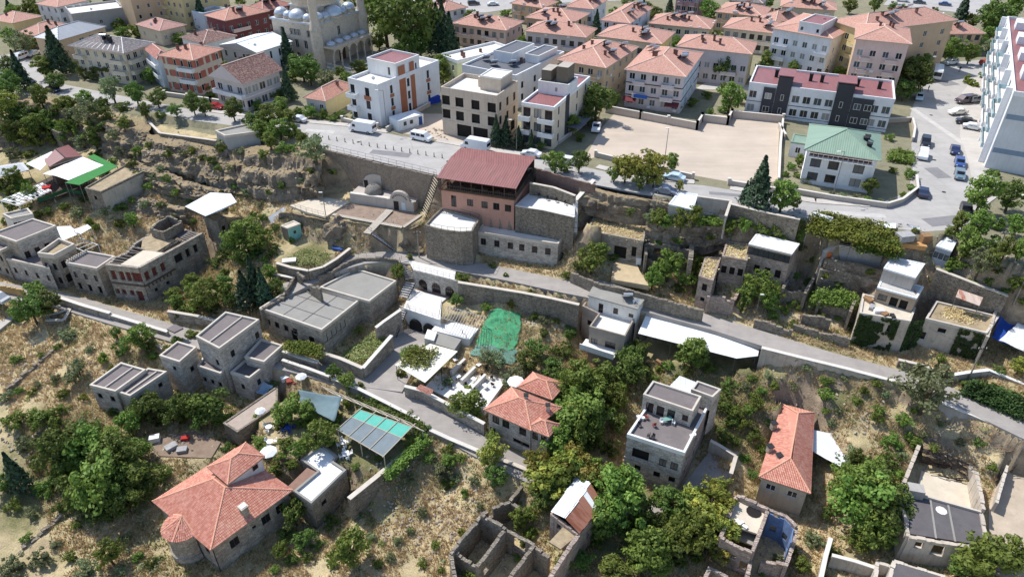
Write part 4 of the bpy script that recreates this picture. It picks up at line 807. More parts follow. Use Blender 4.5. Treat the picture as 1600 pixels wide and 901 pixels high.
# -- left lower house group
HG = 'joined grey stone houses below the lane'
for nm, lab, pts, zt, zb, w_, kw in (
    ('stone_house','low stone house at the field edge with grey walled roof',[(141,603),(181,613),(228,579),(190,568)],-1.4,-6.5,[(0,2,1,1,1.3,{'z0':2.6,**V})],{'lm':'the field edge stone house'}),
    ('stone_house','narrow strip house with two roof bays beside the field edge house',[(184,613.5),(204,620),(261,582),(232,577)],-1.9,-6.5,[(1,2,1,.8,1,{'z0':2.6,**V})],{'lm':'the two-bay strip house'}),
    ('stone_house','mid-height stone house with rust stain on its roof',[(250,557),(281,567),(307,544),(278,535)],.6,-6.5,[(0,1,1,.8,1,{'z0':4.8,'us':(.6,),**V}),(1,1,1,.9,1.2,{'z0':3.5,**V})],{'lm':'the rust-stained roof house'}),
    ('stone_house','tallest grey stone house of the lower group with split flat roof',[(307,527),(343,546),(405,501),(353,489)],3.3,-6.5,[(0,1,1,.9,1.4,{'z0':5.4,'us':(.7,),**V}),(1,2,1,.9,1.4,{'z0':6.6,'us':(.25,.88),**D_}),(1,2,1,.9,1.3,{'z0':2.6,**V})],{'lm':'the tallest lower house'}),
    ('stone_house','low annexe with dark terrace roof in front of the tallest lower house',[(361,583),(390,592),(413,574),(383,564)],-2.0,-7,[(0,1,1,.8,1.2,{'z0':2,**D_}),(1,1,1,.8,1.3,{'z0':2.4,**D_})],{'lm':'the low dark-terrace annexe'}),
    ('stone_house','stone annexe with maroon-grey roof against the lane wall',[(383,559),(413,567),(442,541),(408,531)],-.4,-6.5,[(1,1,1,.9,1.2,{'z0':3,**V})],{'lm':'the maroon-grey annexe'}),
    ('stone_house', 'lean-to with pale terrace in front of the tallest lower house', [(309, 573), (345, 585), (357, 573), (318, 560)], -1.8, -6.5, [(0, 3, 1, .8, 1.2, {'z0': 1.5, **V})], {'lm': 'the pale terrace lean-to'})):
    b = old(nm, lab, pts, zt, zb, S_PALE, RF_GREY if 'dark' not in lab else RF_DKGREY, w_, **kw)
    if 'split' in lab or 'field' in lab:
        P=b['P'];M=MB(b['root'].location);a,c=f4(P,.5,.02,zt),f4(P,.5,.98,zt);d=c-a;M.obox(a,d,Vector((d.y,-d.x,0)).normalized()*.2,(0,0,.25));M.build('roof_kerb',CAP,b['root'])
old('paved_roof','long stone store with tiled terrace roof beside the garden restaurant',[(349,661),(371,675),(433,634),(434,603)],-4.6,-9,S_RUB,plain('paved_terrace',(172,156,142),.15,1.2),[],par=.12,parm=S_RUB,lm='the tiled terrace store')
old('white_roof_house','stone house with bright white stepped roof above the garden wall',[(460,769),(487,788),(541,736),(521,723),(527,714),(503,695),(471,720),(497,738)],-4.6,-10.2,S_RUB,plain('bright_white_roof',(236,236,234),.04,.5),[(1,1,1,1,1.1,{'z0':3.2,'us':(.3,),**V})],par=.4,parm=RF_CONC2,lm='the bright white roof')
# -- three-storey house with roof terrace
ts=old('terrace_house','three-storey stone house with roof terrace, chairs and arched front window',[(980,681),(1069,710),(1113,623),(1008,640)],1.4,-7,[S_PALE,S_PINK],RF_GREY,[(0,2,1,1.1,1.6,{'z0':4.6,'us':(.67,.87),'st':'b','gi':3}),(0,3,1,1,1.2,{'z0':1.9,'us':(.25,.6,.87),**V}),(0,1,1,2.6,2.0,{'z0':4.5,'us':(.27,),'st':'void'}),(1,3,2,.8,1.1,{'z0':1.9,'fh':3,**V})],par=.5,parm=M_WHITEP,lm='the three-storey terrace house',bands=[(3.9,.18)],bandm=S_PALE,deep=3)
def ts_top():
    r = ts['root']
    for pts,z0,z1,wn in(([(1005,618),(1082,644),(1095,621),(1020,597)],1.4,4.4,1),([(1080,610),(1113,622),(1126,610),(1089,597)],1.4,4.0,0)):
        P=P4(pts,z1);M=MB(r.location);L=(P[1]-P[0]).length;ops=[(L*u-.6,L*u+.6,z0+.05,z0+2.1)for u in(.16,.38,.6)]+[(L*.88-.45,L*.88+.45,z0+.8,z0+2)]if wn else[]
        fr=wallface(M,P[0],P[1],z0,z1,ops);[wallface(M,P[i],P[(i+1)%4],-4,z1)for i in(1,2,3)];M.add([(p.x,p.y,z1-.01)for p in P],[(0,1,2,3)],1);ring(M,inset(P,-.05),.3,z1-.1,z1+.35,2);M.build('top_storey',[S_PALE,RF_GREY,CAP],r)
        for(a,b_,c,d)in ops:put_window(r,fr[0]+fr[1]*((a+b_)/2)+Vector((0,0,c)),fr[1],b_-a,d-c,'b',0,name='door' if c<z0+.5 else 'window')
ts_top()
# -- clay-tiled houses in front: tiles laid as real barrel rows
T_RED = plain('clay_barrel_tile', (214, 132, 104), .22, 1.6, spots=.25)
k = N('barrel_tile'); 
def barrel_mat():
    k = N('barrel_tile_mix'); at = k.n.new('ShaderNodeAttribute'); at.attribute_name = 'rnd'; p = k.pos()
    col=k.mix(at.outputs['Fac'],lin((190,124,105)),lin((214,160,139)));col=k.mix(k.ramp(k.noise(p,.3,5),.5,.75,0,.35),col,lin((222,186,164)));col=k.mix(k.ramp(k.noise(p,2.2,5,.7),.64,.78,0,.4),col,lin((120,70,56)))
    k.bump(k.noise(p, 14, 3), .2, .02); return k.done(col, .8, .25)
M_BARREL = barrel_mat()
def tile_slope(parent, root, poly, name='slope'):
    """barrel-tile rows over a planar polygon; poly[0]->poly[1] is the eave"""
    a, b = poly[0], poly[1]; u = (b - a).normalized(); n = None
    for q in poly[2:]:
        n = u.cross(q - a)
        if n.length > .01: break
    n.normalize(); n = n if n.z > 0 else -n; v = n.cross(u)
    P2 = [((q - a).dot(u), (q - a).dot(v)) for q in poly]; m = len(P2); cw, rh = .24, .36
    u0, u1 = min(p[0] for p in P2), max(p[0] for p in P2); vs = []; fs = []; col = []; k = random.Random(3)
    prof = [(-.12, -.02), (-.075, .055), (0, .085), (.075, .055), (.12, -.02)]
    x = u0 + cw / 2
    while x < u1:
        xs = []
        for i in range(m):
            (xa, ya), (xb, yb) = P2[i], P2[(i + 1) % m]
            if (xa <= x < xb) or (xb <= x < xa): xs.append(ya + (yb - ya) * (x - xa) / (xb - xa))
        xs.sort()
        for j in range(0, len(xs) - 1, 2):
            y = xs[j]
            while y < xs[j + 1] - .02:
                y2 = min(y + rh, xs[j + 1]); s = len(vs); c = k.random()
                for yy, lift in ((y, .035), (y2, 0)):
                    for px, pz in prof: vs.append(a + u * (x + px) + v * yy + n * (pz + lift))
                fs+=[(s+i,s+i+1,s+6+i,s+5+i)for i in range(4)];fs.append((s+4,s+3,s+2,s+1,s));col+=[c]*5;y+=rh
        x += cw
    base=[q-n*.03 for q in poly];s=len(vs);vs+=base;fs.append(tuple(range(s,s+m)));col.append(.2)
    o_=root.location;me=bpy.data.meshes.new(name);me.from_pydata([tuple(q-o_)for q in vs],[],fs);me.materials.append(M_BARREL);me.update()
    at_=me.attributes.new('rnd','FLOAT','FACE');at_.data.foreach_set('value',col);o=bpy.data.objects.new(name,me);COL.objects.link(o);o.parent=parent;return o
def tiled_roof(root, P, z, rise, over, along=None, flatten=.5, ridge0=None, ends=(True, True)):
    """hip roof of barrel tiles, children of a roof part"""
    M=MB(root.location);tmp=MB();segs,R6=hip_roof(tmp,P,z,rise,over,along,flatten);a,b,c,d,r1,r2=R6
    dz = Vector((0, 0, -.22))
    for p,q in((a,b),(b,c),(c,d),(d,a)):M.quad(p+dz,q+dz,q-Vector((0,0,.05)),p-Vector((0,0,.05)))
    M.quad(d+dz,c+dz,b+dz,a+dz);rf=M.build('roof',plain('soffit_old',(168,150,134),.15),root)
    tile_slope(rf,root,[a,b,r2,r1]);tile_slope(rf,root,[c,d,r1,r2]);tile_slope(rf,root,[b,c,r2]);tile_slope(rf,root,[d,a,r1])
    M = MB(root.location)
    for p, q in segs + ([(b, r2), (c, r2), (d, r1), (a, r1)] if along is not None else []):
        m = max(2, int((q - p).length / .4))
        for i in range(m):M.tube(p.lerp(q,i/m)+Vector((0,0,.07)),p.lerp(q,(i+1.1)/m)+Vector((0,0,.07)),.13,6,0,.11)
    M.build('ridge', plain('pale_ridge', (226, 170, 142), .2, 2), rf); return rf, R6
h1=bldg('tiled_house','large stone house with red tile roof, round bay and stone chimney',None,None,None,5.6,zb=-9.6,wall=S_ASH,roof=None,poly=P4([(247,782),(331,852),(449,766),(366,706)],-4.0),win=[(1,3,1,1.4,1.7,{'z0':2.4,'us':(.24,.66,.86),'st':'b','gi':0}),(1,1,1,.6,.7,{'z0':3,'us':(.5,),**V}),(0,1,1,1.1,1.6,{'z0':2.4,'us':(.84,),'st':'b','gi':0})],lm='the big tiled house',cat='house',deep=3)
rf, R6 = tiled_roof(h1['root'], h1['P'], -4.0, 2.7, .55, None, .42)
def h1_extra():
    r=h1['root'];p,e,nn=h1['fr'][0];L=(h1['P'][1]-h1['P'][0]).length;c=p+e*(.5*L)+nn*.2;a0=math.atan2(nn.y,nn.x)
    M=MB(r.location);rad=2.5;M.lathe((c.x,c.y,-12),[(rad,0),(rad,7.7)],14,0,a0-math.pi/2,a0+math.pi/2);M.lathe((c.x,c.y,-12),[(rad+.25,0),(rad+.25,3.6),(rad,3.7)],14,0,a0-math.pi/2,a0+math.pi/2);M.build('round_bay',S_ASH,r)
    br = []
    n = 7; top = Vector((c.x, c.y, -2.6)) - nn * .3
    for i in range(n):
        t0, t1 = a0 - math.pi / 2 + math.pi * i / n, a0 - math.pi / 2 + math.pi * (i + 1) / n; R_ = rad + .45
        q0=Vector((c.x+R_*math.cos(t0),c.y+R_*math.sin(t0),-4.25));q1=Vector((c.x+R_*math.cos(t1),c.y+R_*math.sin(t1),-4.25));tile_slope(rf,r,[q0,q1,top],'bay_slope')
    M = MB(r.location)
    for t in(a0-math.pi/2,a0-.5,a0+.5,a0+math.pi/2):q=Vector((c.x+(rad+.45)*math.cos(t),c.y+(rad+.45)*math.sin(t),-4.2));M.tube(q,top+Vector((0,0,.06)),.12,6)
    M.build('bay_ridge', plain('pale_ridge', (226, 170, 142)), rf)
    P = P4([(330, 729), (357, 752), (408, 713), (383, 695)], -.9); M = MB(r.location)
    for i in range(4): wallface(M, P[i], P[(i + 1) % 4], -4.2, -.9)
    at=M.build('attic',W_BLOCKW,r);rf2,_=tiled_roof(r,P,-.9,1.3,.4,None,.5);rf2.name='attic_roof'
    e2=(P[2]-P[1]).normalized();n2=Vector((e2.y,-e2.x,0));put_window(r,Vector((*(P[1]+e2*((P[2]-P[1]).length*.76))[:2],-2.3))+n2*.14,e2,.9,.9,'b',0,.06)
    q = roof_point(R6, .62, .12) if False else None
    p1,e1,nn1=h1['fr'][1];L1=(h1['P'][2]-h1['P'][1]).length;q=p1+e1*(.47*L1)-nn1*.7;M=MB(r.location);ang=math.atan2(e1.y,e1.x)
    M.box((q.x,q.y,-4.6),.95,.95,2.6,ang);M.box((q.x,q.y,-2.0),1.15,1.15,.2,ang,1);M.box((q.x,q.y,-1.8),.8,.8,.1,ang,2);M.build('chimney',[S_ASH,CAP,M_WHITEP],rf)
    M=MB(r.location);q=h1['P'][1]+nn1*.12+nn*.12;M.tube((q.x,q.y,-9.6),(q.x,q.y,-4.1),.07,6);M.build('drainpipe',M_DARK,r)
h1_extra()
h2=bldg('tiled_house','two-storey stone house with faded tile roof beside the lane',None,None,None,6,zb=-5.6,wall=S_PALE,roof=None,poly=P4([(763,639),(829,668),(870,637),(800,609)],.4),win=[(0,3,1,1.3,1.6,{'z0':3.6,'us':(.18,.42,.82),'st':'b','gi':0}),(0,2,1,1.6,.9,{'z0':1.3,'us':(.7,.88),**V}),(0,1,1,1,1.4,{'z0':1,'us':(.1,),**V})],lm='the lane-side tiled house',cat='house',deep=2)
rf_, _ = tiled_roof(h2['root'], h2['P'], .4, 2.0, .5, None, .55)
def h2_extra():
    r = h2['root']
    for pts,nm,rise in(([(814,604),(861,621),(879,600),(834,585)],'rear_wing',1.3),([(829,667),(856,678),(868,664),(842,655)],'front_bay',1.2)):
        zz = -.3 if nm == 'rear_wing' else .3; P = P4(pts, zz); M = MB(r.location)
        L=(P[1]-P[0]).length;o0=[(L*.28-.5,L*.28+.5,-2,-.4),(L*.78-.5,L*.78+.5,-2,-.4)]if nm=='front_bay' else[]
        fr=wallface(M,P[0],P[1],-8,zz,o0);[wallface(M,P[i],P[(i+1)%4],-8,zz)for i in(1,2,3)];M.build(nm,S_PALE,r)
        for a,b_,c,d in o0:put_window(r,fr[0]+fr[1]*((a+b_)/2)+Vector((0,0,c)),fr[1],b_-a,d-c,'b',0)
        x,_=tiled_roof(r,P,zz,rise,.45,None,.5);x.name=nm+'_roof';PADS.append(([(p.x,p.y)for p in P],-5.7))
    chimney(r,rf_,W(822,622,2.2),Vector((1,0,0)),.6,.7,S_PALE);chimney(r,rf_,W(856,636,1.5),Vector((1,0,0)),.6,.5,S_PALE)
h2_extra()
h3=bldg('tiled_house','long beige house with orange tile roof above the blue-walled ruin',None,None,None,5.6,zb=-8,wall=plain('beige_render',(186,172,152),.15,.5,spots=.25,streak=.4),roof=None,poly=P4([(1191,743),(1262,766),(1268,646),(1225,634)],-2.4),win=[(0,2,1,1.4,1.2,{'z0':3.2,'us':(.24,.72),'st':'w','gi':0}),(1,4,1,1.1,1.3,{'z0':3,'st':'w','gi':0})],lm='the long orange-tiled house',cat='house',deep=3)
rf3, R63 = tiled_roof(h3['root'], h3['P'], -2.4, 2.0, .4, None, .5)
for x,y in((1209,664),(1203,700),(1217,714)):chimney(h3['root'],rf3,W(x,y,-1.4),Vector((1,.3,0)),.75,.5,S_ASH)
# ================= ground =================
def strip(pts, width):
    """road centre line [(px,py,z[,w])] -> left and right world edges"""
    c=[W(p[0],p[1],p[2])for p in pts];w=[(p[3]if len(p)>3 else width)for p in pts];Lf,Rt=[],[]
    for i in range(len(c)):
        d=(c[min(i+1,len(c)-1)]-c[max(i-1,0)]);d.z=0;d.normalize();n=Vector((-d.y,d.x,0))
        Lf.append(c[i] + n * w[i] / 2); Rt.append(c[i] - n * w[i] / 2)
    return Lf, Rt, c
def dens(pts, step=2.5):
    """smooth a pixel line"""
    out = []
    for i in range(len(pts) - 1):
        p0,p1,p2,p3=[np.array(pts[max(0,min(len(pts)-1,j))][:3],float)for j in(i-1,i,i+1,i+2)]
        for t in np.linspace(0, 1, 5)[:-1]:
            q=.5*(2*p1+(p2-p0)*t+(2*p0-5*p1+4*p2-p3)*t*t+(3*p1-p0-3*p2+p3)*t**3)
            q[2] = p1[2] + (p2[2] - p1[2]) * t; out.append(tuple(q))
    out.append(tuple(pts[-1][:3])); return out
STREET_A=dens([(440,456,3.2),(480,436,4),(530,414,4.8),(580,402,5),(640,403,5),(720,415,5),(800,430,5),(880,447,5),(960,463,4.9),(1050,487,4.4),(1120,506,4.1),(1190,528,4),(1300,562,3.7),(1420,594,3.2),(1500,624,2.8),(1610,676,2.2)])
STREET_B=dens([(-90,434,.2),(0,452,0),(90,468,-.5),(200,500,-1.2),(300,528,-2),(430,560,-2.6),(520,584,-3),(600,614,-3.2),(650,640,-3.6),(700,668,-4.2),(760,702,-5),(830,736,-5.7),(930,772,-6.4),(1040,806,-7)])
EDGE=[(-80,120),(20,148),(90,150),(130,163),(190,176),(235,183),(300,196),(350,206),(400,214),(450,214),(505,233),(560,246),(620,260),(690,276),(835,263),(925,291),(1000,305),(1140,322),(1230,340),(1330,352),(1420,369),(1500,372),(1530,400),(1640,425)]
PLAT = [W(x, y, 18) for x, y in EDGE]
PADS.append(([(p.x, p.y) for p in PLAT] + [(260, 260), (-260, 260)], 18.0))
def padpx(pts, z, dz=0): PADS.append(([tuple(W(x, y, z)[:2]) for x, y in pts], z + dz))
POINTS = [(100, 580, -4), (50, 640, -5), (150, 700, -7), (60, 760, -8), (150, 800, -8.5), (100, 880, -9.5), (560, 690, -5), (480, 660, -5), (640, 690, -5), (600, 800, -9), (700, 760, -8.5), (500, 890, -10), (760, 890, -10), (640, 890, -10), (950, 860, -9), (860, 800, -8), (1080, 740, -6.5), (1000, 830, -8.5), (1150, 720, -6), (940, 620, -3.5), (860, 570, -2.5), (850, 480, 1.2), (830, 500, 0.4),
  (1210,585,1),(1300,620,.3),(1230,640,-1.5),(1400,640,.3),(1340,690,-2.5),(1480,670,-.3),(1560,715,-1),(1430,720,-3),(1500,860,-6),(1590,790,-4.3),(1400,800,-6),(1330,880,-8),(1200,880,-9),(1100,600,-1.5),(1060,570,0),(1160,570,1),
  (930,350,14),(1000,395,7.6),(1060,420,6.4),(1100,402,7.6),(1040,398,7),(1200,468,5.4),(1230,400,12),(1300,370,16),(1400,376,16.5),(1330,452,6.2),(1460,400,15),(1500,430,11.5),(1560,450,9.5),(1450,500,5.5),(1590,540,5),(1540,520,5.5),(960,410,7),(880,330,15),(1160,350,15.5),(1300,500,4.5),(1100,470,4.9),(1150,484,4.6),(1225,492,4.7),(1290,482,4.9),(1250,468,5.2),(1312,474,5.1),(1180,452,6.8),(1265,440,6.6),
  (60, 310, 7.5), (150, 262, 9), (240, 290, 9.5), (320, 262, 12.5), (330, 235, 14.5), (400, 290, 10.5), (420, 330, 8.8), (250, 350, 6), (380, 385, 4.5), (150, 335, 6.3), (20, 335, 5), (470, 400, 5.2), (500, 385, 5.6), (330, 455, .8), (0, 405, 2), (380, 470, .5), (0, 232, 9), (60, 218, 10), (140, 228, 10.5), (215, 238, 12), (250, 215, 15), (270, 250, 12.5), (330, 300, 9), (350, 340, 7), (260, 200, 16.8), (330, 215, 16.6), (200, 300, 7.5), (-60, 250, 8), (-60, 330, 5), (-70, 550, -3), (-80, 700, -8), (30, 500, -2.5), (60, 530, -3), (560, 545, -2), (60, 480, -2.2)]
padpx([(455,330),(470,308),(530,296),(600,296),(664,308),(668,332),(655,348),(628,358),(560,346),(520,340)],10)
padpx([(572, 600), (610, 528), (650, 505), (722, 505), (700, 540), (652, 560), (625, 608)], -3.1, -.15)
padpx([(640, 450), (720, 462), (745, 480), (690, 500), (628, 478)], 0.6)
padpx([(420, 384), (480, 378), (528, 390), (515, 412), (430, 412)], 5.3)
padpx([(400, 650), (470, 610), (560, 640), (660, 680), (600, 735), (520, 725), (420, 700)], -5)
padpx([(232, 188), (340, 203), (338, 218), (250, 208)], 16.6)
for st, w_ in ((STREET_A, 4.6), (STREET_B, 4.8)):
    Lf, Rt, c_ = strip(st, w_)
    for i in range(len(c_)-1):PADS.append(([tuple(v[:2])for v in(Rt[i],Rt[i+1],Lf[i+1],Lf[i])],(c_[i].z+c_[i+1].z)/2-.25))
PADS.append(([tuple(W(*q)[:2])for q in((994,524,3),(1151,564,2.6),(1190,558,2.6),(1193,534,3.2),(1011,492,3.8))],-1.2))
for pp,zz in((((1407,768,-1.6),(1538,796,-1.6),(1527,734,-1.6),(1439,688,-1.6)),-4.7),(((1421,834,-1.6),(1545,855,-1.6),(1536,798,-1.6),(1412,775,-1.6)),-6.8),(((1152,771,-3.8),(1126,838,-3.8),(1176,860,-3.8),(1230,878,-4.6),(1245,820,-3.8),(1201,793,-3.8)),-9.3),(((704,862,-4.6),(745,905,-4.6),(795,905,-4.6),(857,868,-4.6),(797,780,-5),(752,801,-4.6)),-9.8),(((862,800,-3.2),(904,832,-3.2),(940,786,-3.2),(905,742,-3.2)),-9),(((1545,790,-4),(1545,930,-4),(1640,930,-4),(1640,760,-4),(1562,730,-4)),-4.2),(((222,690,-6.9),(250,712,-6.9),(330,715,-6.9),(345,690,-6.9),(300,672,-6.9)),-7)):PADS.append(([tuple(W(*q)[:2])for q in pp],zz))
GX0, GX1, GY0, GY1, GS = -150.0, 150.0, 34.0, 200.0, 0.6
gx = np.arange(GX0, GX1 + .01, GS); gy = np.arange(GY0, GY1 + .01, GS); XX, YY = np.meshgrid(gx, gy)
Hh = np.full(XX.shape, np.nan)
def raster(poly):
    P = np.array(poly); x0, y0 = P.min(0); x1, y1 = P.max(0)
    i0, i1 = np.searchsorted(gx, [x0, x1]); j0, j1 = np.searchsorted(gy, [y0, y1])
    X, Y = XX[j0:j1, i0:i1], YY[j0:j1, i0:i1]; ins = np.zeros(X.shape, bool); n = len(P)
    for a in range(n):
        (xa, ya), (xb, yb) = P[a], P[(a + 1) % n]
        if ya == yb: continue
        ins ^= ((ya > Y) != (yb > Y)) & (X < (xb - xa) * (Y - ya) / (yb - ya) + xa)
    return (slice(j0, j1), slice(i0, i1)), ins
FIX = np.zeros(XX.shape, bool)
plat_first = sorted(PADS, key=lambda t: -abs(t[1] == 18.0))
for poly, z in plat_first:
    sl, ins = raster(poly); Hh[sl][ins] = z; FIX[sl][ins] = True
for px, py, z in POINTS:
    p = W(px, py, z); m = ((XX - p.x) ** 2 + (YY - p.y) ** 2 < 1.6 ** 2) & ~FIX; Hh[m] = z; FIX |= m
def solve():
    H = None
    for st in (32, 16, 8, 4, 2, 1):
        hs, fs = Hh[::st, ::st], FIX[::st, ::st].copy()
        if st > 1:                                    # a coarse cell takes the mean of the fixed cells in it
            ny,nx=hs.shape;pad=np.full((ny*st,nx*st),np.nan);pad[:Hh.shape[0],:Hh.shape[1]]=np.where(FIX,Hh,np.nan)
            with np.errstate(all='ignore'):
                import warnings;warnings.simplefilter('ignore');blk=np.nanmean(pad.reshape(ny,st,nx,st),axis=(1,3))
            fs = ~np.isnan(blk); hs = blk
        if H is None: cur = np.where(fs, hs, 3.0)
        else:
            ny,nx=hs.shape;yi=np.clip(np.arange(ny)/2,0,H.shape[0]-1);xi=np.clip(np.arange(nx)/2,0,H.shape[1]-1)
            y0=yi.astype(int);x0=xi.astype(int);y1=np.minimum(y0+1,H.shape[0]-1);x1=np.minimum(x0+1,H.shape[1]-1);fy=(yi-y0)[:,None];fx=(xi-x0)[None]
            cur=(H[y0][:,x0]*(1-fx)+H[y0][:,x1]*fx)*(1-fy)+(H[y1][:,x0]*(1-fx)+H[y1][:,x1]*fx)*fy;cur=np.where(fs,hs,cur)
        for _ in range(300 if st > 4 else 60):
            p=np.pad(cur,1,mode='edge');av=(p[:-2,1:-1]+p[2:,1:-1]+p[1:-1,:-2]+p[1:-1,2:])/4;cur=np.where(fs,hs,av)
        H = cur
    return H
HT = solve()
gyd, gxd = np.gradient(HT, GS); SLOPE = np.hypot(gxd, gyd)
free = ~FIX
rough = fbm(XX * .35, YY * .35, 3) * .9 + fbm(XX * 1.3, YY * 1.3, 9) * .35
HT = HT + np.where(free, rough * np.clip(.35 + SLOPE * 1.2, .3, 2.2), 0)
def T(x, y):
    u = (x - GX0) / GS; v = (y - GY0) / GS
    if u<0 or v<0 or u>=len(gx)-1 or v>=len(gy)-1:return 18.0 if y>120 else float(HT[int(min(max(v,0),len(gy)-1)),int(min(max(u,0),len(gx)-1))])
    i, j = int(u), int(v); fx, fy = u - i, v - j
    return float((HT[j,i]*(1-fx)+HT[j,i+1]*fx)*(1-fy)+(HT[j+1,i]*(1-fx)+HT[j+1,i+1]*fx)*fy)
def G(px, py, lift=0.0):
    """where the view through a pixel meets the ground (or lift metres above it)"""
    z = 25.0
    x = (px - 800) / FPX; y = -(py - 450.5) / FPX; d = Vector((x, _c + y * _s, -_s + y * _c)); t = 30.0
    while t < 1200:
        p = Vector((0, 0, CAMZ)) + d * t
        if p.z <= T(p.x, p.y) + lift: break
        t += .25
    return Vector((p.x, p.y, T(p.x, p.y)))
# ground sheet: fine inside, widening to the horizon
ex=[-4000,-2000,-1000,-500,-300,-200];ey0=[-2000,-600,-150,-40,10];ey1=[230,300,400,600,1000,2000,4500]
ax = np.concatenate([ex, gx, [-v for v in reversed(ex)]]); ay = np.concatenate([ey0, gy, ey1])
ix=np.clip(np.arange(len(ax))-len(ex),0,len(gx)-1);iy=np.clip(np.arange(len(ay))-len(ey0),0,len(gy)-1)
AX, AY = np.meshgrid(ax, ay); AZ = HT[iy][:, ix]
AZ = np.where(AY > 201, 17.95, AZ); AZ[np.abs(AX) > 700] = np.minimum(AZ[np.abs(AX) > 700], 18)
def grid_mesh(name, X, Y, Z, mats, smooth=True):
    ny,nx=X.shape;me=bpy.data.meshes.new(name);me.vertices.add(nx*ny);me.vertices.foreach_set('co',np.stack([X,Y,Z],-1).astype(np.float32).ravel())
    i = np.arange((ny - 1) * (nx - 1)); r, c = i // (nx - 1), i % (nx - 1); a = r * nx + c
    f = np.stack([a, a + 1, a + nx + 1, a + nx], 1).astype(np.int32); n = len(f)
    me.loops.add(n * 4); me.loops.foreach_set('vertex_index', f.ravel()); me.polygons.add(n)
    me.polygons.foreach_set('loop_start',np.arange(0,n*4,4,dtype=np.int32));me.polygons.foreach_set('use_smooth',np.ones(n,bool))
    me.update();me.validate();me.materials.append(mats);o=bpy.data.objects.new(name,me);COL.objects.link(o);return o
def ground_mat():
    k = N('dry_ground'); p = k.pos()
    n1 = k.noise(p, .09, 5, .6); n2 = k.noise(p, .5, 6, .7); n3 = k.noise(p, 4.5, 5, .7)
    soil = k.mix(k.ramp(n3, .3, .7), lin((136, 118, 94)), lin((182, 164, 136)))
    straw = k.mix(k.ramp(n3, .3, .7), lin((172, 152, 112)), lin((216, 200, 160)))
    green = k.mix(k.ramp(n3, .3, .7), lin((68, 78, 46)), lin((120, 120, 78)))
    col = k.mix(k.ramp(n2, .32, .52), soil, straw)
    at = k.n.new('ShaderNodeAttribute'); at.attribute_name = 'green'
    col=k.mix(k.ramp(k.math('ADD',k.math('MULTIPLY',n1,.7),k.math('ADD',k.math('MULTIPLY',n2,.4),at.outputs['Fac'])),.60,.80,0,.85),col,green)
    ge=k.n.new('ShaderNodeNewGeometry');sx=k.n.new('ShaderNodeSeparateXYZ');k.l(ge.outputs['Normal'],sx.inputs[0])
    rock = k.mix(k.ramp(n2, .3, .7), lin((118, 104, 88)), lin((176, 158, 134)))
    col = k.mix(k.ramp(sx.outputs[2], .62, .82), rock, col)
    bt = k.n.new('ShaderNodeAttribute'); bt.attribute_name = 'bare'
    dust = k.mix(k.ramp(n2, .3, .7), lin((134, 128, 116)), lin((170, 162, 146)))
    col = k.mix(bt.outputs['Fac'], col, dust)
    k.bump(k.math('ADD', n3, n2), .8, .2); return k.done(col, .95, .1)
ground=grid_mesh('ground',AX,AY,AZ,ground_mat());tag(ground,'dry grassy ground falling from the plateau to the old quarter',None,None,'structure')
grn = np.full(AX.shape, .06); bare = np.where(AY > 201, .45, 0.0); grn += np.where(AY > 201, .24, 0.0)
pm=np.zeros(XX.shape,bool);sl,ins=raster(PADS[[i for i,t in enumerate(PADS)if t[1]==18.0][0]][0]);pm[sl]|=ins
bare[len(ey0):len(ey0) + len(gy), len(ex):len(ex) + len(gx)] = np.where(pm, .45, 0)
grn[len(ey0):len(ey0) + len(gy), len(ex):len(ex) + len(gx)] += np.where(pm, .26, 0)
def blob(arr, px, py, r, v):
    v *= .5; p = G(px, py); d2 = (AX - p.x) ** 2 + (AY - p.y) ** 2; arr += v * np.exp(-d2 / (r * r))
for a in((1250,620,9,.35),(1330,600,8,.3),(1100,600,9,.5),(480,400,5,.4),(560,530,4,.2),(620,720,6,.2),(900,620,10,.5),(560,660,10,.5),(100,720,12,.35),(300,450,8,.5),(150,580,6,-.2),(60,540,7,-.2),(700,850,10,-.1),(1340,650,6,-.2),(1000,850,14,.3),(1500,420,10,.3),(1350,340,8,.4)):blob(grn,*a)
for nm, arr in (('green', grn), ('bare', bare)):
    at=ground.data.attributes.new(nm,'FLOAT','POINT');at.data.foreach_set('value',np.clip(arr,-1,1).astype(np.float32).ravel())
# ---------------- roads ----------------
def asphalt(name, rgb, crack=.35, scale=.25):
    if name in MATS: return MATS[name]
    k = N(name); p = k.pos(); c = lin(rgb)
    n1=k.noise(p,scale,5,.6);n2=k.noise(p,6,4);mp=k.new('ShaderNodeMapping');k.l(p,mp.inputs[0]);mp.inputs['Rotation'].default_value=(0,0,.35);mp.inputs['Scale'].default_value=(.15,1.2,1)
    n4 = k.noise(mp.outputs[0], .6, 4)
    col=k.mix(k.ramp(n1,.3,.7),tint(c,.86),tint(c,1.1));col=k.mix(k.ramp(n2,.4,.7,0,.3),col,tint(c,.72));col=k.mix(k.ramp(n4,.5,.7,0,.35),col,tint(c,1.22))
    vo=k.n.new('ShaderNodeTexVoronoi');vo.feature='DISTANCE_TO_EDGE';vo.inputs['Scale'].default_value=.16;k.l(p,vo.inputs['Vector'])
    col = k.mix(k.ramp(vo.outputs['Distance'], 0, .012, crack, 0), col, tint(c, .5))
    k.bump(n2, .3, .02); MATS[name] = k.done(col, .92, .2); return MATS[name]
A_ROAD=asphalt('worn_asphalt',(172,168,163));A_STREET=asphalt('street_paving',(160,153,146),.25,.5);A_DUST=asphalt('dusty_gravel',(190,175,158),0,.12);A_PAVE=asphalt('pavement_slabs',(188,182,174),.2)
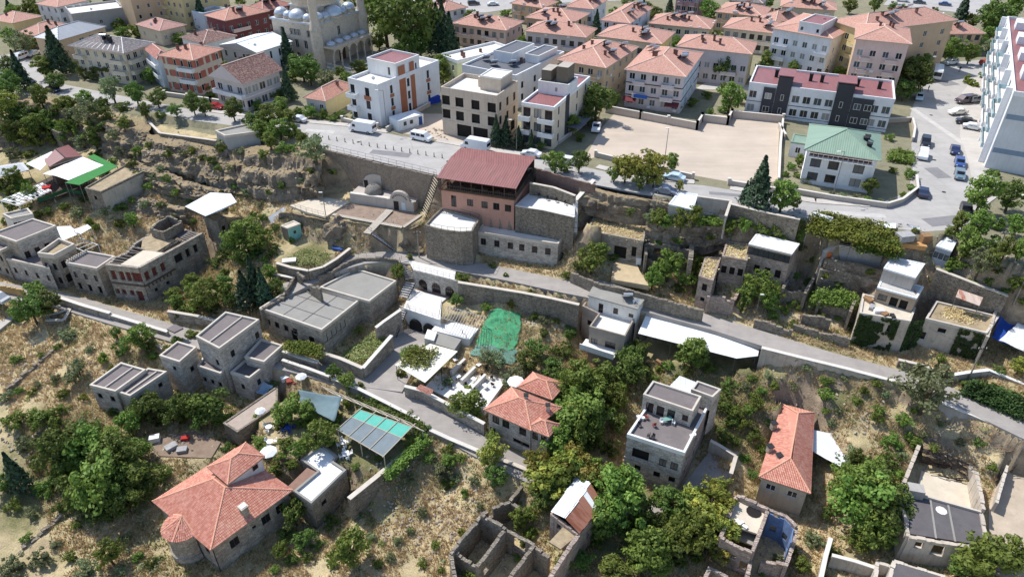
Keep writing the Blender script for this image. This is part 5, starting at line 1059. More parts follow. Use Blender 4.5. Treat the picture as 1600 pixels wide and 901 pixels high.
def flat_sheet(name, pts, z, mat, label, th=.02, lift=.0):
    M = MB(); P = [W(x, y, z) for x, y in pts]
    area = sum(P[i].x * P[(i + 1) % len(P)].y - P[(i + 1) % len(P)].x * P[i].y for i in range(len(P)))
    if area < 0: P.reverse()
    M.prism(P,z-.3,z+th+lift,bottom=False);return tag(M.build(name,mat),label,None,None,'structure')
flat_sheet('road',[(-40,92),(20,84),(52,96),(70,122),(100,132),(160,144),(230,158),(300,172),(360,180),(420,186),(475,192),(540,198),(600,208),(680,222),(760,236),(830,246),(900,258),(1000,280),(1100,290),(1200,306),(1275,318),(1360,322),(1420,300),(1426,262),(1424,226),(1430,196),(1422,180),(1432,150),(1448,128),(1462,108),(1480,98),(1560,92),(1548,112),(1520,124),(1502,150),(1500,180),(1500,215),(1512,250),(1520,290),(1528,330),(1505,358),(1440,362),(1340,350),(1235,337),(1142,319),(1000,302),(926,288),(836,262),(760,268),(690,275),(620,259),(560,245),(505,232),(472,206),(420,201),(360,196),(300,188),(230,172),(150,160),(90,148),(40,134),(-40,120)],18,A_ROAD,'pale worn asphalt road along the plateau edge and asphalt square')
flat_sheet('gravel_lot',[(912,250),(940,200),(965,172),(1085,192),(1098,180),(1135,180),(1218,190),(1214,284),(1150,286),(1050,268),(985,258),(930,246)],18,A_DUST,'large empty dusty gravel lot on the plateau',.012)
flat_sheet('building_plot',[(612,205),(655,178),(690,178),(704,212),(770,224),(760,230),(680,218)],18,A_DUST,'dusty plot of trampled earth beside the unfinished shell',.012)
flat_sheet('pavement',[(1528,330),(1520,290),(1512,250),(1500,215),(1500,150),(1520,124),(1545,112),(1546,260),(1570,300)],18,A_PAVE,'pale slab pavement and forecourt beside the big balcony block',.14)
flat_sheet('car_park',[(592,16),(660,22),(760,20),(850,6),(1000,0),(1000,-20),(600,-20)],18,A_ROAD,'far asphalt street at the top centre',.02)
flat_sheet('street_far',[(1380,8),(1540,24),(1560,-10),(1400,-14)],18,A_ROAD,'far asphalt car park at the top right',.02)
flat_sheet('path',[(1105,128),(1200,136),(1205,142),(1085,140)],18,A_PAVE,'narrow paved path between the tiled blocks',.06)
def street(name, line, width, mat, label, kerb=True):
    Lf, Rt, c = strip(line, width); M = MB(); n = len(c)
    for i in range(n - 1):
        M.quad(Rt[i], Rt[i + 1], Lf[i + 1], Lf[i]); d = Vector((0, 0, -.8))
        M.quad(Rt[i]+d,Rt[i+1]+d,Rt[i+1],Rt[i]);M.quad(Lf[i+1]+d,Lf[i]+d,Lf[i],Lf[i+1])
    return tag(M.build(name, mat), label, None, None, 'structure')
street('street', STREET_A, 4.2, A_STREET, 'narrow grey alley climbing past the ruined houses')
street('street', STREET_B, 4.4, A_STREET, 'sloping cobbled lane between garden walls in the old quarter')
flat_sheet('courtyard',[(566,604),(606,530),(650,505),(728,503),(704,540),(655,562),(628,612)],-3.1,A_STREET,'paved court where the stairs meet the lane')

# ---------------- road wear, kerbs ----------------
A_PATCH=asphalt('fresh_asphalt',(132,130,130),.1,.6);A_SEAM=asphalt('pale_patch',(188,184,178),.1,.6)
for i,(x,y,w,d,a,m,lab)in enumerate(((610,240,9,2.2,-.25,A_PATCH,'dark repaired strip on the plateau road above the bath'),(500,205,7,1.6,-.2,A_SEAM,'pale repaired strip near the silver sedan'),(880,268,8,1.4,-.3,A_PATCH,'dark patch on the road behind the red roof'),(1150,305,10,1.3,-.2,A_PATCH,'dark trench patch before the lot gate'),(1330,334,12,1.5,-.15,A_SEAM,'pale trench patch below the villa wall'),(1470,200,1.4,26,.05,A_SEAM,'long pale trench line on the asphalt square'),(1465,270,3,5,.1,A_PATCH,'dark square patch on the asphalt square'),(1475,345,7,3,.2,A_PATCH,'dark patch at the road bend'),(250,166,8,1.6,-.2,A_PATCH,'dark patch on the road by the thin trees'),(1480,130,5,4,.3,A_PATCH,'dark patch near the minibus'))):
    p=W(x,y,18.026);M=MB(p);M.box(p,w,d,.004,a);tag(M.build('road_patch',m),lab,None,None,'structure')
for i,(x,y)in enumerate(((560,222),(700,252),(1230,318),(1460,250),(1475,300),(1455,180),(420,194))):
    p=W(x,y,18.03);M=MB(p);M.lathe(p,[(.02,.012),(.36,.012),(.4,0)],12);tag(M.build('manhole_cover',M_DARK),'dark iron manhole cover '+('above the bath','beside the red-roofed restaurant','before the villa garden','on the square near the white car','near the teal-grey hatchback','near the yard wall','beside the silver sedan')[i],'manhole')
def kerb(label, pts):
    P = [W(x, y, 18.0) for x, y in pts]; r = thing('kerb', label, 'kerb', P[0])
    for a, b in zip(P, P[1:]):
        d = b - a; n = max(1, int(d.length / 4)); s = Vector((-d.y, d.x, 0)).normalized()
        for i in range(n):M=MB(r.location);M.obox(a.lerp(b,i/n),d/n*.985,s*.28,(0,0,.15));M.build('kerb_stone',CAP,r)
        M = MB(r.location); M.obox(a + s * .285, d, s * 1.6, (0, 0, .13)); M.build('footway', A_PAVE, r)
kerb('kerb and footway along the upper side of the plateau road',[(300,172),(360,180),(420,186),(475,192),(540,198),(604,208.5)]);kerb('kerb and footway before the unfinished concrete shell',[(680,222),(760,236),(830,246)]);kerb('kerb and footway below the gravel lot wall',[(930,263),(1000,280),(1085,288)]);kerb('kerb and footway of the lot gate and villa wall',[(1140,297),(1200,306),(1275,318),(1360,324)])
# ================= ruins, walls, terraces =================
def ruin(name, label, walls, mat=None, lm=None, floor=None, cat='ruin'):
    """walls: [(px0,py0,px1,py1,ztop,zbot,ops,rag)] pixel points taken at the wall top"""
    w0 = walls[0]; c = W(w0[0], w0[1], w0[4]); r = thing(name, label, cat, (c.x, c.y, w0[5]), None, lm)
    for i, w in enumerate(walls):
        x0,y0,x1,y1,zt,zb=w[:6];ops=w[6]if len(w)>6 else();rag=w[7]if len(w)>7 else .8;th=w[8]if len(w)>8 else .5
        p, q = W(x0, y0, zt), W(x1, y1, zt); L = (q - p).length; M = MB(r.location)
        thick(M,p,q,zb,zt,th,[(u*L-ww/2,u*L+ww/2,zb+a+2,zb+a+2+h)for u,ww,a,h in ops],rag,i);M.build('wall',mat or S_RUB,r)
    if floor:
        pts,z,fm=floor;P=P4(pts,z);M=MB(r.location);M.prism(P,z-.3,z);M.build('floor',fm,r)
    return r
ruin('roofless_ruin', 'roofless stone ruin with broken partition walls at the bottom edge', [
    (704,862,752,801,-4.6,-11,(),.7),(752,801,790,824,-4.2,-11,(),.4),(790,824,835,850,-4.8,-11,[(.5,2.2,1.2,2.6)],.3),(790,824,745,882,-4.4,-11,[(.75,1.3,1,2.2)],.5),(711,860,746,882,-5.2,-11,(),.9),(835,849,792,905,-4.6,-11,(),.4),
    (752, 801, 797, 780, -5.2, -11, [(.3, .8, 2, 1.4)], .5), (797, 780, 816, 757, -5.4, -11, (), .4), (835, 850, 858, 868, -4.6, -11, (), .4), (704, 862, 712, 905, -5, -11.5, (), .8), (797, 781, 818, 796, -5.6, -11, (), .5)], S_RUB, 'the roofless partitioned ruin')
def sheet_ruin():
    z=-3.2;P=P4([(862,800),(904,832),(940,786),(905,742)],z);c=(P[0]+P[2])/2;r=thing('sheet_roofed_ruin','stone ruin wing under rusty and silver metal sheets','ruin',(c.x,c.y,-10),None,'the rusty sheet-roofed wing')
    M = MB(r.location); B2 = W(853, 905, z - .4)
    thick(M, P[1], P[2], -12, z, .5, [(2, 3, -6.5, -5), (5, 6, -6.5, -5)], .2); M.build('wall', S_PINK, r)
    for a,b_ in((P[0],P[1]),(P[2],P[3]),(P[3],P[0])):M=MB(r.location);thick(M,a,b_,-12,z,.5,[(1.2,2,-5.2,-4.2)],.2);M.build('wall',S_PINK,r)
    M = MB(r.location); thick(M, P[1], B2, -12, (z, z - 1), .6, (), .3); M.build('wall', S_PINK, r)
    q=P[1]-(P[1]-B2).normalized()*3.5;M=MB(r.location);Q=P4([(858,846),(876,857),(906,832),(884,818)],-4.0);M.prism(Q,-4.3,-4.0);M.build('roof',RF_STRAW,r)
    f = lambda u, v, zz: f4(P, u, v, zz); k = random.Random(5)
    RUST=sheet('rusty_sheet',(150,104,86),.25,.6,.6);SIL=sheet('silver_sheet',(196,206,214),.25,.12,.35,.3);SIL2=sheet('white_sheet',(222,226,228),.25,.05,.5)
    for row, (u0, u1, z0, z1) in enumerate(((-.04, .5, z + .15, z + 1.0), (.48, 1.05, z + .98, z + .1))):
        n = 6
        for i in range(n):
            v0,v1=i/n-.01,(i+1)/n+.015;dz=.03*(i%2)+k.uniform(0,.02);M=MB(r.location);j=k.uniform(-.02,.03)
            a=[f(u0+j,v0,z0+dz),f(u1+j,v0,z1+dz),f(u1+j,v1,z1+dz),f(u0+j,v1,z0+dz)];M.add(a+[p+Vector((0,0,.03))for p in a],[(3,2,1,0),(4,5,6,7),(0,1,5,4),(1,2,6,5),(2,3,7,6),(3,0,4,7)])
            M.build('roof_sheet',(SIL2 if i==0 else SIL)if row==0 else(RUST if i in(0,1,3,5)else SIL2 if i==4 else RUST),r)
sheet_ruin()
BLUEP = plain('blue_limewash', (116, 138, 174), .25, .8, spots=.5)
r2 = ruin('blue_walled_ruin', 'broken stone house with white floor and curved blue inner wall', [
    (1152,771,1201,793,-3.6,-10,(),.25),(1201,793,1176,860,-3.9,-10,(),.3),(1176,860,1126,838,-3.8,-11,[(.5,.9,2.2,.8),(.12,1.2,.6,2)],.35),(1126,838,1152,771,-3.8,-10,(),.6),
    (1201, 793, 1227, 803, -3.8, -10, [(.5, .9, 2.4, 1.2)], .15), (1227, 803, 1245, 820, -3.8, -10, [(.5, .9, 2.4, 1.2)], .15), (1245, 820, 1241, 846, -4.2, -10, (), .4), (1241, 846, 1229, 880, -5, -10.5, (), .9), (1176, 860, 1168, 901, -6, -11, (), .6), (1190, 872, 1229, 880, -6, -11, (), .8), (1102, 901, 1110, 884, -6.5, -11, (), .2), (1110, 884, 1137, 900, -6.5, -11, (), .2)], S_PINK, 'the blue-walled ruin', ([(1152, 774), (1202, 797), (1189, 835), (1137, 818)], -4.7, RF_PALE))
M = MB(r2.location)
for (x0, y0, x1, y1) in ((1203, 798.5, 1226, 808), (1226, 808, 1240.5, 823), (1240.5, 823, 1236.5, 845)):
    p,q=W(x0,y0,-3.9),W(x1,y1,-3.9);thick(M,p,q,-9.5,-4.0,.12,[((q-p).length*.5-.45,(q-p).length*.5+.45,-7.6,-6.4)],.3)
M.build('blue_plaster', BLUEP, r2)
M=MB(r2.location);P=P4([(1141,815),(1184,836),(1178,852),(1131,833)],-6.2);M.prism(P,-6.5,-6.2);M.build('floor',RF_CONC2,r2)
k = random.Random(2)
for i in range(9):M=MB(r2.location);p=W(1152+k.uniform(-8,14),818+k.uniform(-6,8),-4.65);M.box(p,k.uniform(.3,.9),k.uniform(.2,.5),k.uniform(.1,.3),k.uniform(0,3));M.build('slab_fragment',M_WHITEP,r2)
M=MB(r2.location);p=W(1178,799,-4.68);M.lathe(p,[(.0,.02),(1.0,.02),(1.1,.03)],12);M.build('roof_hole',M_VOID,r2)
old_b = None
r3 = ruin('burnt_yard_house', 'dark felt-roofed house with burnt roofless back room at lower right', [
    (1407, 768, 1439, 688, -1.6, -7, (), .3), (1439, 690, 1514, 722, -2.2, -6, (), .9), (1514, 724, 1527, 734, -1.8, -6, (), .5), (1527, 734, 1538, 794, -1.0, -6.5, (), .2), (1407, 768, 1421, 834, -1.4, -7, (), .5), (1421, 836, 1484, 847, -1.6, -7.5, [(.3, 1.1, 1.9, 1.3), (.8, 1.6, 1.2, 2)], .15), (1484, 847, 1545, 856, -1.6, -7.5, (), .15), (1545, 856, 1534, 798, -1.6, -7, (), .2)], S_PLAST, 'the burnt yard house', ([(1440, 735), (1512, 756), (1530, 800), (1430, 775)], -4.4, RF_PALE))
M=MB(r3.location);P=P4([(1421,833),(1543,852),(1533,799),(1438,772),(1416,780)],-2.0);M.prism(P,-2.2,-2.0);M.build('roof',RF_DKGREY,r3)
for x0,y0,x1,y1 in((1455,779,1464,841),(1482,784,1494,846)):M=MB(r3.location);p,q=W(x0,y0,-2),W(x1,y1,-2);d=q-p;M.obox(p,d,Vector((d.y,-d.x,0)).normalized()*.25,(0,0,.08));M.build('roof_joint',RF_CONC2,r3)
M=MB(r3.location);p,q=W(1437,771,-1.7),W(1533,798,-1.7);d=q-p;M.obox(p-Vector((0,0,.4)),d,Vector((d.y,-d.x,0)).normalized()*.3,(0,0,.5));M.build('coping',CAP,r3)
M=MB(r3.location);p=W(1427,772,-1.95);M.box(p,2.1,1.6,1.5,-.25);M.build('roof_tank',S_GREYP,r3)
M=MB(r3.location);p=W(1471,797,-1.98);M.lathe(p,[(.0,.06),(.6,.05),(.75,.02),(.75,0)],9);M.build('white_patch',M_WHITEP,r3)
M = MB(r3.location)
for i in range(5):a=W(1453+i*12,738+i*3,-4.0);M.tube(a,a+Vector((rnd(1,3),rnd(-1,0),rnd(-.3,.5))),.09,5)
M.build('charred_timber', plain('charcoal', (46, 42, 40), .3, 2), r3)
r4=ruin('corner_house','dark flat-roofed house corner cut by the bottom right edge',[(1398,875,1478,899,-4.2,-10,(),.1),(1398,875,1390,905,-4.2,-10,(),.1),(1372,876,1398,884,-4.8,-10,(),.1),(1372,876,1368,905,-4.8,-10,(),.1)],CAP,'the bottom right corner house')
M=MB(r4.location);P=P4([(1390,920),(1475,920),(1478,902),(1399,878)],-4.4);M.prism(P,-4.7,-4.4);M.build('roof',RF_DKGREY,r4)
ruin('alley_ruin','roofless pink stone front with dark windows beside the alley',[(1108,459,1148,466,8.0,2.5,[(.75,.9,2.8,.9)],.3),(1148,466,1160,470,7.4,2.5,[(.5,1.1,1.3,1.4)],.3),(1108,459,1117,437,8.4,3,(),.5),(1148,466,1160,440,7,3,(),.7)],S_PINK,'the roofless alley front')
ruin('terrace_ruin','roofless stone walls with straw between the glazed-top house and the ivy house',[(1224,447,1259,454,8.8,3.5,(),.6),(1259,454,1276,424,9.4,4,(),.7),(1224,447,1238,420,9.4,4,(),.6),(1280,470,1330,482,7.2,3,(),.3),(1280,470,1290,444,8,3,(),.4),(1330,482,1340,460,8.4,3,(),.4),(1255,488,1300,497,6.8,2.5,(),.6),(1180,497,1240,512,5.8,2.5,(),.7),(1240,505,1330,527,5.6,2.5,(),.6)],S_RUB,'the roofless terrace walls')
ruin('cave_ruin','low broken cave-house fronts with square openings below the pale garage',[(1010,376,1058,383,11.4,6,[(.4,1.4,.9,1.4),(.8,2.4,.5,1.8)],.5),(1058,383,1082,386,11.6,6,(),.6),(1008,372,1010,396,10.8,6,(),.3),(1082,370,1080,402,12,6,(),.3,.8),(1012,402,1034,408,9.2,5.5,[(.7,.8,.6,1.4)],.4)],S_RUB,'the cave-house fronts')
ruin('gable_ruin','broken pointed gable wall with archway behind the panelled-roof workshop',[(446,452,464,424,4.8,.5,(),.2),(464,424,500,449,6.2,1,[(.35,3.2,.2,2.3)],1.5),(440,462,446,452,4.2,0,(),.8),(406,482,440,462,3.8,-1,(),.5)],S_RUB,'the broken gable wall')
# ---------------- walls ----------------
NW = [0]
def wall(label, pts, zt, zb, th=.45, mat=None, cap=None, name='stone_wall', rag=0.0, lm=None):
    """garden or retaining wall along pixel points taken at its top; zt and zb may be lists"""
    n=len(pts);zts=zt if isinstance(zt,(list,tuple))else[zt]*n;zbs=zb if isinstance(zb,(list,tuple))else[zb]*n
    P=[W(x,y,z)for(x,y),z in zip(pts,zts)];r=thing(name,label,'wall',(P[0].x,P[0].y,zbs[0]),None,lm)
    for i in range(n - 1):
        M=MB(r.location);thick(M,P[i],P[i+1],(zbs[i]-1.5,zbs[i+1]-1.5),(zts[i],zts[i+1]),th,(),rag or .0001,i);M.build('wall_face',mat or S_RUB,r)
        if cap:
            M=MB(r.location);d=P[i+1]-P[i];s=Vector((d.y,-d.x,0)).normalized()*(th+.2);M.obox(P[i]-s/2+Vector((0,0,-.02)),d,s,(0,0,.14));M.build('coping',cap,r)
    return r
C_W = plain('white_coping', (214, 208, 198), .1, .8, spots=.15)
wall('retaining wall of the lane above the dry field with white coping',[(88,463),(130,477),(172,489)],[1.0,.6,.2],-3.5,.5,S_ASH,C_W)
wall('lower stretch of lane wall beside the big bush',[(172,491),(215,504),(262,518)],[-.2,-.6,-1],-4.5,.5,S_ASH,C_W)
wall('yellowish wall end beside the white parked van',[(-10,444),(20,448),(36,452)],1.6,-1,.3,plain('yellow_old_wall',(190,162,112),.2))
wall('upper lane wall along the shady trees',[(262,486),(305,493),(345,503),(400,520)],[0.6,.3,0,-.6],-2.5,.45,S_ASH,CAP)
wall('tall garden wall behind the annexe along the lane',[(441,548),(470,558),(497,566)],[-.8,-1,-1.2],-5,.45,S_ASH,C_W)
wall('court wall on the lane in front of the workshop',[(497,549),(532,560),(567,575)],[-.6,-.7,-.8],-4,.5,S_ASH,CAP)
wall('diagonal court wall rising to the long stairs',[(567,575),(590,549),(612,524)],[-.8,-.3,.2],-4.5,.5,S_ASH,C_W)
wall('wall between workshop yard and long stairs',[(587,512),(600,502),(626,484)],[0.8,1.2,2.0],-3,.45,S_ASH,C_W)
wall('curved garden wall around the small lawn terrace',[(432,411),(455,418),(482,423),(505,417),(525,405),(547,388)],6.2,4,.45,S_RUB,CAP)
wall('parapet between the alley ramp and the cement roof',[(497,432),(520,421),(546,406),(565,401),(600,402),(622,405)],[5,5.4,5.8,5.8,5.8,5.8],-1,.45,S_RUB,None)
wall('low wall with pale coping at the ramp foot', [(425, 428), (458, 434)], [4.4, 4.4], 1, .4, S_RUB, C_W)
wall('stone retaining wall carrying the plateau road',[(503,232),(560,246),(620,260),(688,276)],18.2,[12.6,12,11.6,11.6],.5,stone('road_wall',(158,144,130),(138,126,114),.5,.3),None,lm='the road retaining wall')
wall('alley wall below the pale-roofed house',[(716,441),(760,448),(815,457),(862,466),(905,476)],5.3,.5,.5,S_RUB,CAP)
wall('stone terrace wall above the alley beside the walnut tree',[(893,424),(935,441),(1000,456),(1062,474),(1100,484)],[7.4,7.6,7.6,7.2,6.8],4,.5,S_RUB,None)
wall('long field-side wall of the right alley',[(1190,543),(1250,558),(1320,575),(1400,596)],[4.4,4.3,4.1,3.7],[1,.8,.5,.2],.5,S_PLAST,C_W,lm='the field-side alley wall')
wall('lower alley wall beside the round tree',[(1470,628),(1520,648),(1560,665),(1605,690)],[2.8,2.5,2.2,1.8],[-1,-1.5,-1.5,-1.5],.5,S_GREYP,C_W)
wall('crenellated pale wall climbing at the right edge',[(1474,588),(1510,582),(1545,578),(1575,590),(1605,602)],[4.2,4.6,4.8,4.4,4.2],1.5,.4,S_PLAST,M_WHITEP,rag=.15)
wall('dark stone wall at the alley foot by the ivy house',[(1404,562),(1440,570),(1475,584)],[4.6,4.4,4.2],2.5,.4,S_RUB,CAP)
wall('tall retaining wall on the slope above the rusty shelter',[(1463,420),(1500,434),(1533,447),(1575,462)],[14.4,14.2,13.8,13],9,.5,S_RUB,CAP)
wall('thin crumbling wall dividing the blue tarp yard',[(1544,524),(1552,498),(1562,470)],[9.6,10,10.4],5.5,.4,S_PLAST,None,rag=.3)
wall('terrace wall below the vine pergola',[(1287,393),(1309,382),(1345,388),(1380,396)],[14.2,15,15,14.6],9,.45,S_GREYP,CAP)
wall('grey terrace wall above the straw terraces',[(1282,418),(1330,424),(1376,436)],[11.6,11.6,11.4],6.5,.5,S_RUB,None,rag=.4)
wall('garden wall below the garden restaurant above the dry slope',[(545,779),(585,747),(625,714),(668,677)],-4.4,[-9.6,-9.4,-9,-8.6],.6,S_RUB,CAP,lm='the garden restaurant wall')
wall('lane wall above the dry slope',[(672,671),(700,684),(757,708)],[-3.4,-3.9,-4.6],[-8.6,-8.6,-8.6],.5,S_ASH,C_W)
wall('low lane wall beside the yellow-green tree',[(757,708),(800,724),(840,740)],[-4.8,-5.1,-5.4],[-8.6,-8.4,-8.2],.5,S_RUB,CAP)
wall('lane wall with red tiled canopy outside the white courtyard',[(632,603),(660,610),(692,627),(725,645),(757,662)],[-1.2,-1.4,-1.8,-2.2,-2.6],-5,.45,S_ASH,C_W,lm='the canopied courtyard wall')
wall('lower lane wall with hedge behind it',[(520,591),(560,607),(610,632),(655,655)],[-2.2,-2.4,-2.8,-3.2],-5.4,.45,S_ASH,C_W)
wall('lane wall beside the stacked tables',[(441,562),(480,575),(515,588)],[-1.4,-1.7,-2.0],-5.4,.4,S_ASH,C_W)
wall('yard wall right of the three-storey terrace house',[(1110,688),(1128,698),(1150,712),(1142,740)],[-4,-4.3,-4.6,-4.6],-7,.4,S_PLAST,CAP)
wall('leaning wall strip below the long orange-tiled house',[(1298,840),(1290,868),(1282,905)],-5.5,-9,.4,S_PLAST,C_W)
wall('low yard wall left of the corner house',[(1300,867),(1335,876),(1372,888)],-5.6,-9,.35,S_PLAST,C_W)
wall('pale yard wall at the right edge of the burnt house',[(1575,725),(1567,752),(1558,784)],[-1.6,-1.8,-2],-5.5,.4,CAP,None)
wall('dry-stone field wall in the left meadow',[(82,545),(60,562),(32,584),(8,606)],[-2.6,-2.8,-3.2,-3.6],-4.8,.6,S_RUB,None,rag=.5)
wall('dry-stone wall at the edge of the round thicket',[(95,800),(70,822),(40,850),(5,872)],[-7.6,-7.8,-8.2,-8.6],-10,.6,S_RUB,None,rag=.5)
wall('short wall of the pit beside the lane bush',[(70,492),(92,488),(110,482),(100,500),(72,500)],[-.6,-.6,-.6,-.8,-.8],-3,.35,S_RUB,CAP)
wall('brick-red boundary wall beside the road trees',[(838,262),(880,274),(930,288)],19.4,16,.35,stone('reddish_wall',(150,122,112),(130,106,98),.4,.2),None)
wall('old wall rising between restaurant terrace and straw-roofed vault',[(898,366),(899,340),(899,313),(928,281)],[11.5,14,16.4,18.4],[7,8,10,15],.7,S_RUB,C_W,rag=.2)
wall('retaining wall of the restaurant side terrace',[(806,321),(850,328),(898,339)],[15.8,15.8,15.6],9,.5,S_RUB,C_W)
wall('upper wall of the restaurant side terrace',[(828,286),(865,293),(899,306)],[18,17.8,17.6],14,.4,S_RUB,CAP)
wall('grey wall of the small yard beside the road',[(1090,307),(1142,314),(1134,338)],[19.2,19,18.2],15,.3,S_GREYP,CAP)
wall('stone road wall right of the small yard',[(1142,319),(1190,331),(1250,343)],18.9,15,.4,S_RUB,CAP)
# lot walls on the plateau
W_LOT = pl('lot_wall', 190, 178, 166)
def lot_wall(label, pts, h=1.7, posts=True):
    P = [W(x, y, 18) for x, y in pts]; r = thing('boundary_wall', label, 'wall', P[0])
    for i in range(len(P) - 1):
        M = MB(r.location); thick(M, P[i], P[i + 1], 17.5, 18 + h, .3); M.build('wall_face', W_LOT, r)
        d=P[i+1]-P[i];s=Vector((d.y,-d.x,0)).normalized()*.46;M=MB(r.location);M.obox(P[i]-s/2+Vector((0,0,h-.01)),d,s,(0,0,.12));M.build('coping',C_W,r)
        if posts:
            n = max(1, int(d.length / 6))
            for j in range(n+1):q=P[i].lerp(P[i+1],j/n);M=MB(r.location);M.box((q.x,q.y,17.5),.5,.5,h+.9,0);M.box((q.x,q.y,18+h+.4),.65,.65,.1,0,1);M.build('pillar',[W_LOT,C_W],r)
    return r
lot_wall('pale boundary wall with pillars at the back of the gravel lot',[(947,176),(1000,186),(1088,203),(1096,190),(1136,195),(1142,184),(1222,192)])
lot_wall('side wall of the gravel lot beside the green-roofed villa',[(1222,192),(1218,230),(1215,287)],1.2,False)
lot_wall('low roadside wall left of the gravel lot gate', [(930, 245), (1000, 262), (1082, 280)], 1.0)
lot_wall('low roadside wall right of the gravel lot gate', [(1138, 289), (1180, 296), (1216, 302)], 1.0)
lot_wall('stone-edged garden wall of the green-roofed villa',[(1228,300),(1300,313),(1385,325),(1408,318),(1432,300),(1430,280)],1.0,False)
lot_wall('garden wall behind the villa along the row of houses', [(1216, 200), (1226, 218)], 1.2, False)
lot_wall('white yard wall beside the asphalt square',[(1385,192),(1424,190),(1428,205),(1425,222)],1.0,False)
lot_wall('front wall of the white modern house', [(535, 190), (560, 196), (590, 201)], .9)
lot_wall('yard wall beside the dusty plot', [(604, 206), (650, 178), (672, 166)], 1.0, False)
lot_wall('low wall along the plateau road by the brown gabled villa',[(258,150),(330,160),(400,172),(452,158)],1.0)
wall('stone terrace edge of the small walled plot on the plateau rim',[(232,190),(250,208),(338,220)],17.3,15.5,.4,S_RUB,CAP)
lot_wall('side garden wall of the cream house', [(872, 226), (905, 202), (930, 182)], .8, False)
# ================= cliffs and rocks =================
def rock_mat(name, a, b, dark):
    k=N(name);p=k.pos();mp=k.new('ShaderNodeMapping');k.l(p,mp.inputs[0]);mp.inputs['Scale'].default_value=(.35,.35,1.3)
    n1 = k.noise(mp.outputs[0], .7, 7, .65); n2 = k.noise(p, .28, 5, .6); n3 = k.noise(p, 3, 5, .7)
    col=k.mix(k.ramp(n1,.32,.68),lin(a),lin(b));col=k.mix(k.ramp(n2,.5,.66,0,.75),col,lin(dark));col=k.mix(k.ramp(n3,.5,.8,0,.5),col,lin((196,182,160)))
    ge=k.n.new('ShaderNodeNewGeometry');sx=k.n.new('ShaderNodeSeparateXYZ');k.l(ge.outputs['Normal'],sx.inputs[0])
    col=k.mix(k.ramp(k.math('ADD',sx.outputs[2],k.math('MULTIPLY',n3,.3)),.78,1.05,0,.7),col,lin((168,148,112)))
    k.bump(k.math('ADD', n1, n3), 1.0, .35); return k.done(col, .95, .1)
M_ROCK=rock_mat('tuff_rock',(108,98,88),(160,147,131),(70,62,56));M_ROCKD=rock_mat('grey_tuff',(112,102,92),(154,142,128),(84,76,70))
def cliff(label, top, bot, seed=0, amp=1.3, mat=None):
    """rock face between a rim line and a foot line, both [(px,py,z)]"""
    def res(l):
        P=[np.array(W(*q))for q in l];d=np.cumsum([0]+[np.linalg.norm(P[i+1][:2]-P[i][:2])for i in range(len(P)-1)]);return P,d/d[-1],d[-1]
    A, da, La = res(top); B, db, Lb = res(bot); nu = int(max(La, Lb) / .45); nv = 34
    u=np.linspace(0,1,nu);ev=lambda P,d:np.stack([np.interp(u,d,[p[i]for p in P])for i in range(3)],1)
    a, b = ev(A, da), ev(B, db); v = np.linspace(0, 1, nv)[None, :, None]
    h=a[:,None,:2]*(1-v**.62)+b[:,None,:2]*v**.62;uu=np.repeat(u[:,None],nv,1)*max(La,Lb);q=np.clip(v[...,0]*3+fbm(uu*.16,uu*0+seed,seed+3)*1.6,0,3);q=np.clip((np.floor(q)+np.clip(((q%1)-.62)/.34,0,1))/3,0,1);q=np.clip(q*.75+v[...,0]**1.6*.25,0,1);q[:,0]=0;q[:,-1]=1;z=a[:,None,2:]+(b[:,None,2:]-a[:,None,2:])*q[...,None]
    t=np.gradient(a[:,:2]*.5+b[:,:2]*.5,axis=0);n=np.stack([t[:,1],-t[:,0]],1);n/=np.linalg.norm(n,axis=1)[:,None]+1e-9
    U = np.repeat(u[:, None] * max(La, Lb), nv, 1); V_ = np.repeat((v[..., 0] * 7), nu, 0)
    dsp=amp*(fbm(U*.22,V_*.25,seed)*2.4+(.28-np.abs(fbm(U*.55,V_*.35,seed+5)))*3.0+fbm(U*1.3,V_*1.1,seed+9)*1.3+fbm(U*3,V_*2.4,seed+13)*.5+(np.floor(V_*.8+fbm(U*.3,V_*0,seed+2)*2)%2)*.35)
    dsp *= np.sin(np.pi * np.clip(v[..., 0], .04, .93)) ** .4
    X=h[...,0]+n[:,None,0]*dsp;Y=h[...,1]+n[:,None,1]*dsp;Z=z[...,0]+fbm(U*.8,V_*.9,seed+7)*.5*(v[...,0]>0)
    o=grid_mesh('cliff',X.T,Y.T,Z.T,mat or M_ROCK);o.data.flip_normals()if False else None;o.data.polygons.foreach_set('use_smooth',np.zeros(len(o.data.polygons),bool))
    return tag(o, label, None, None, 'structure')
cliff('brown tuff cliff under the plateau rim at left',[(-60,130,18),(20,150,18),(80,152,18),(130,166,17.8),(185,180,17.6),(238,192,17)],[(-60,238,9),(20,232,9.6),(80,224,10),(140,230,10.5),(190,244,11.5),(240,258,12)],1,1.6)
cliff('rugged tuff rock face below the walled plot',[(232,208,16.6),(290,216,16.6),(345,224,16),(400,228,17.4),(450,224,17.8),(508,240,17.6)],[(236,262,12),(290,272,11.8),(340,292,10.4),(400,306,10),(450,314,9.9),(508,313,9.9)],21,1.5)
cliff('tuff rock wall behind the rock-cut bath front',[(500,248,15.4),(560,262,14.6),(620,275,14.4),(664,284,14.2)],[(500,298,9.9),(560,294,9.9),(620,302,9.9),(664,312,9.9)],33,.3)
cliff('broken rock below the bath terrace',[(512,342,9.6),(560,348,9.8),(600,354,9.8),(632,359,9.6),(660,350,9.6)],[(500,374,5.5),(548,370,5.3),(600,376,5.2),(636,380,5.2),(662,372,5.4)],45,.5,M_ROCKD)
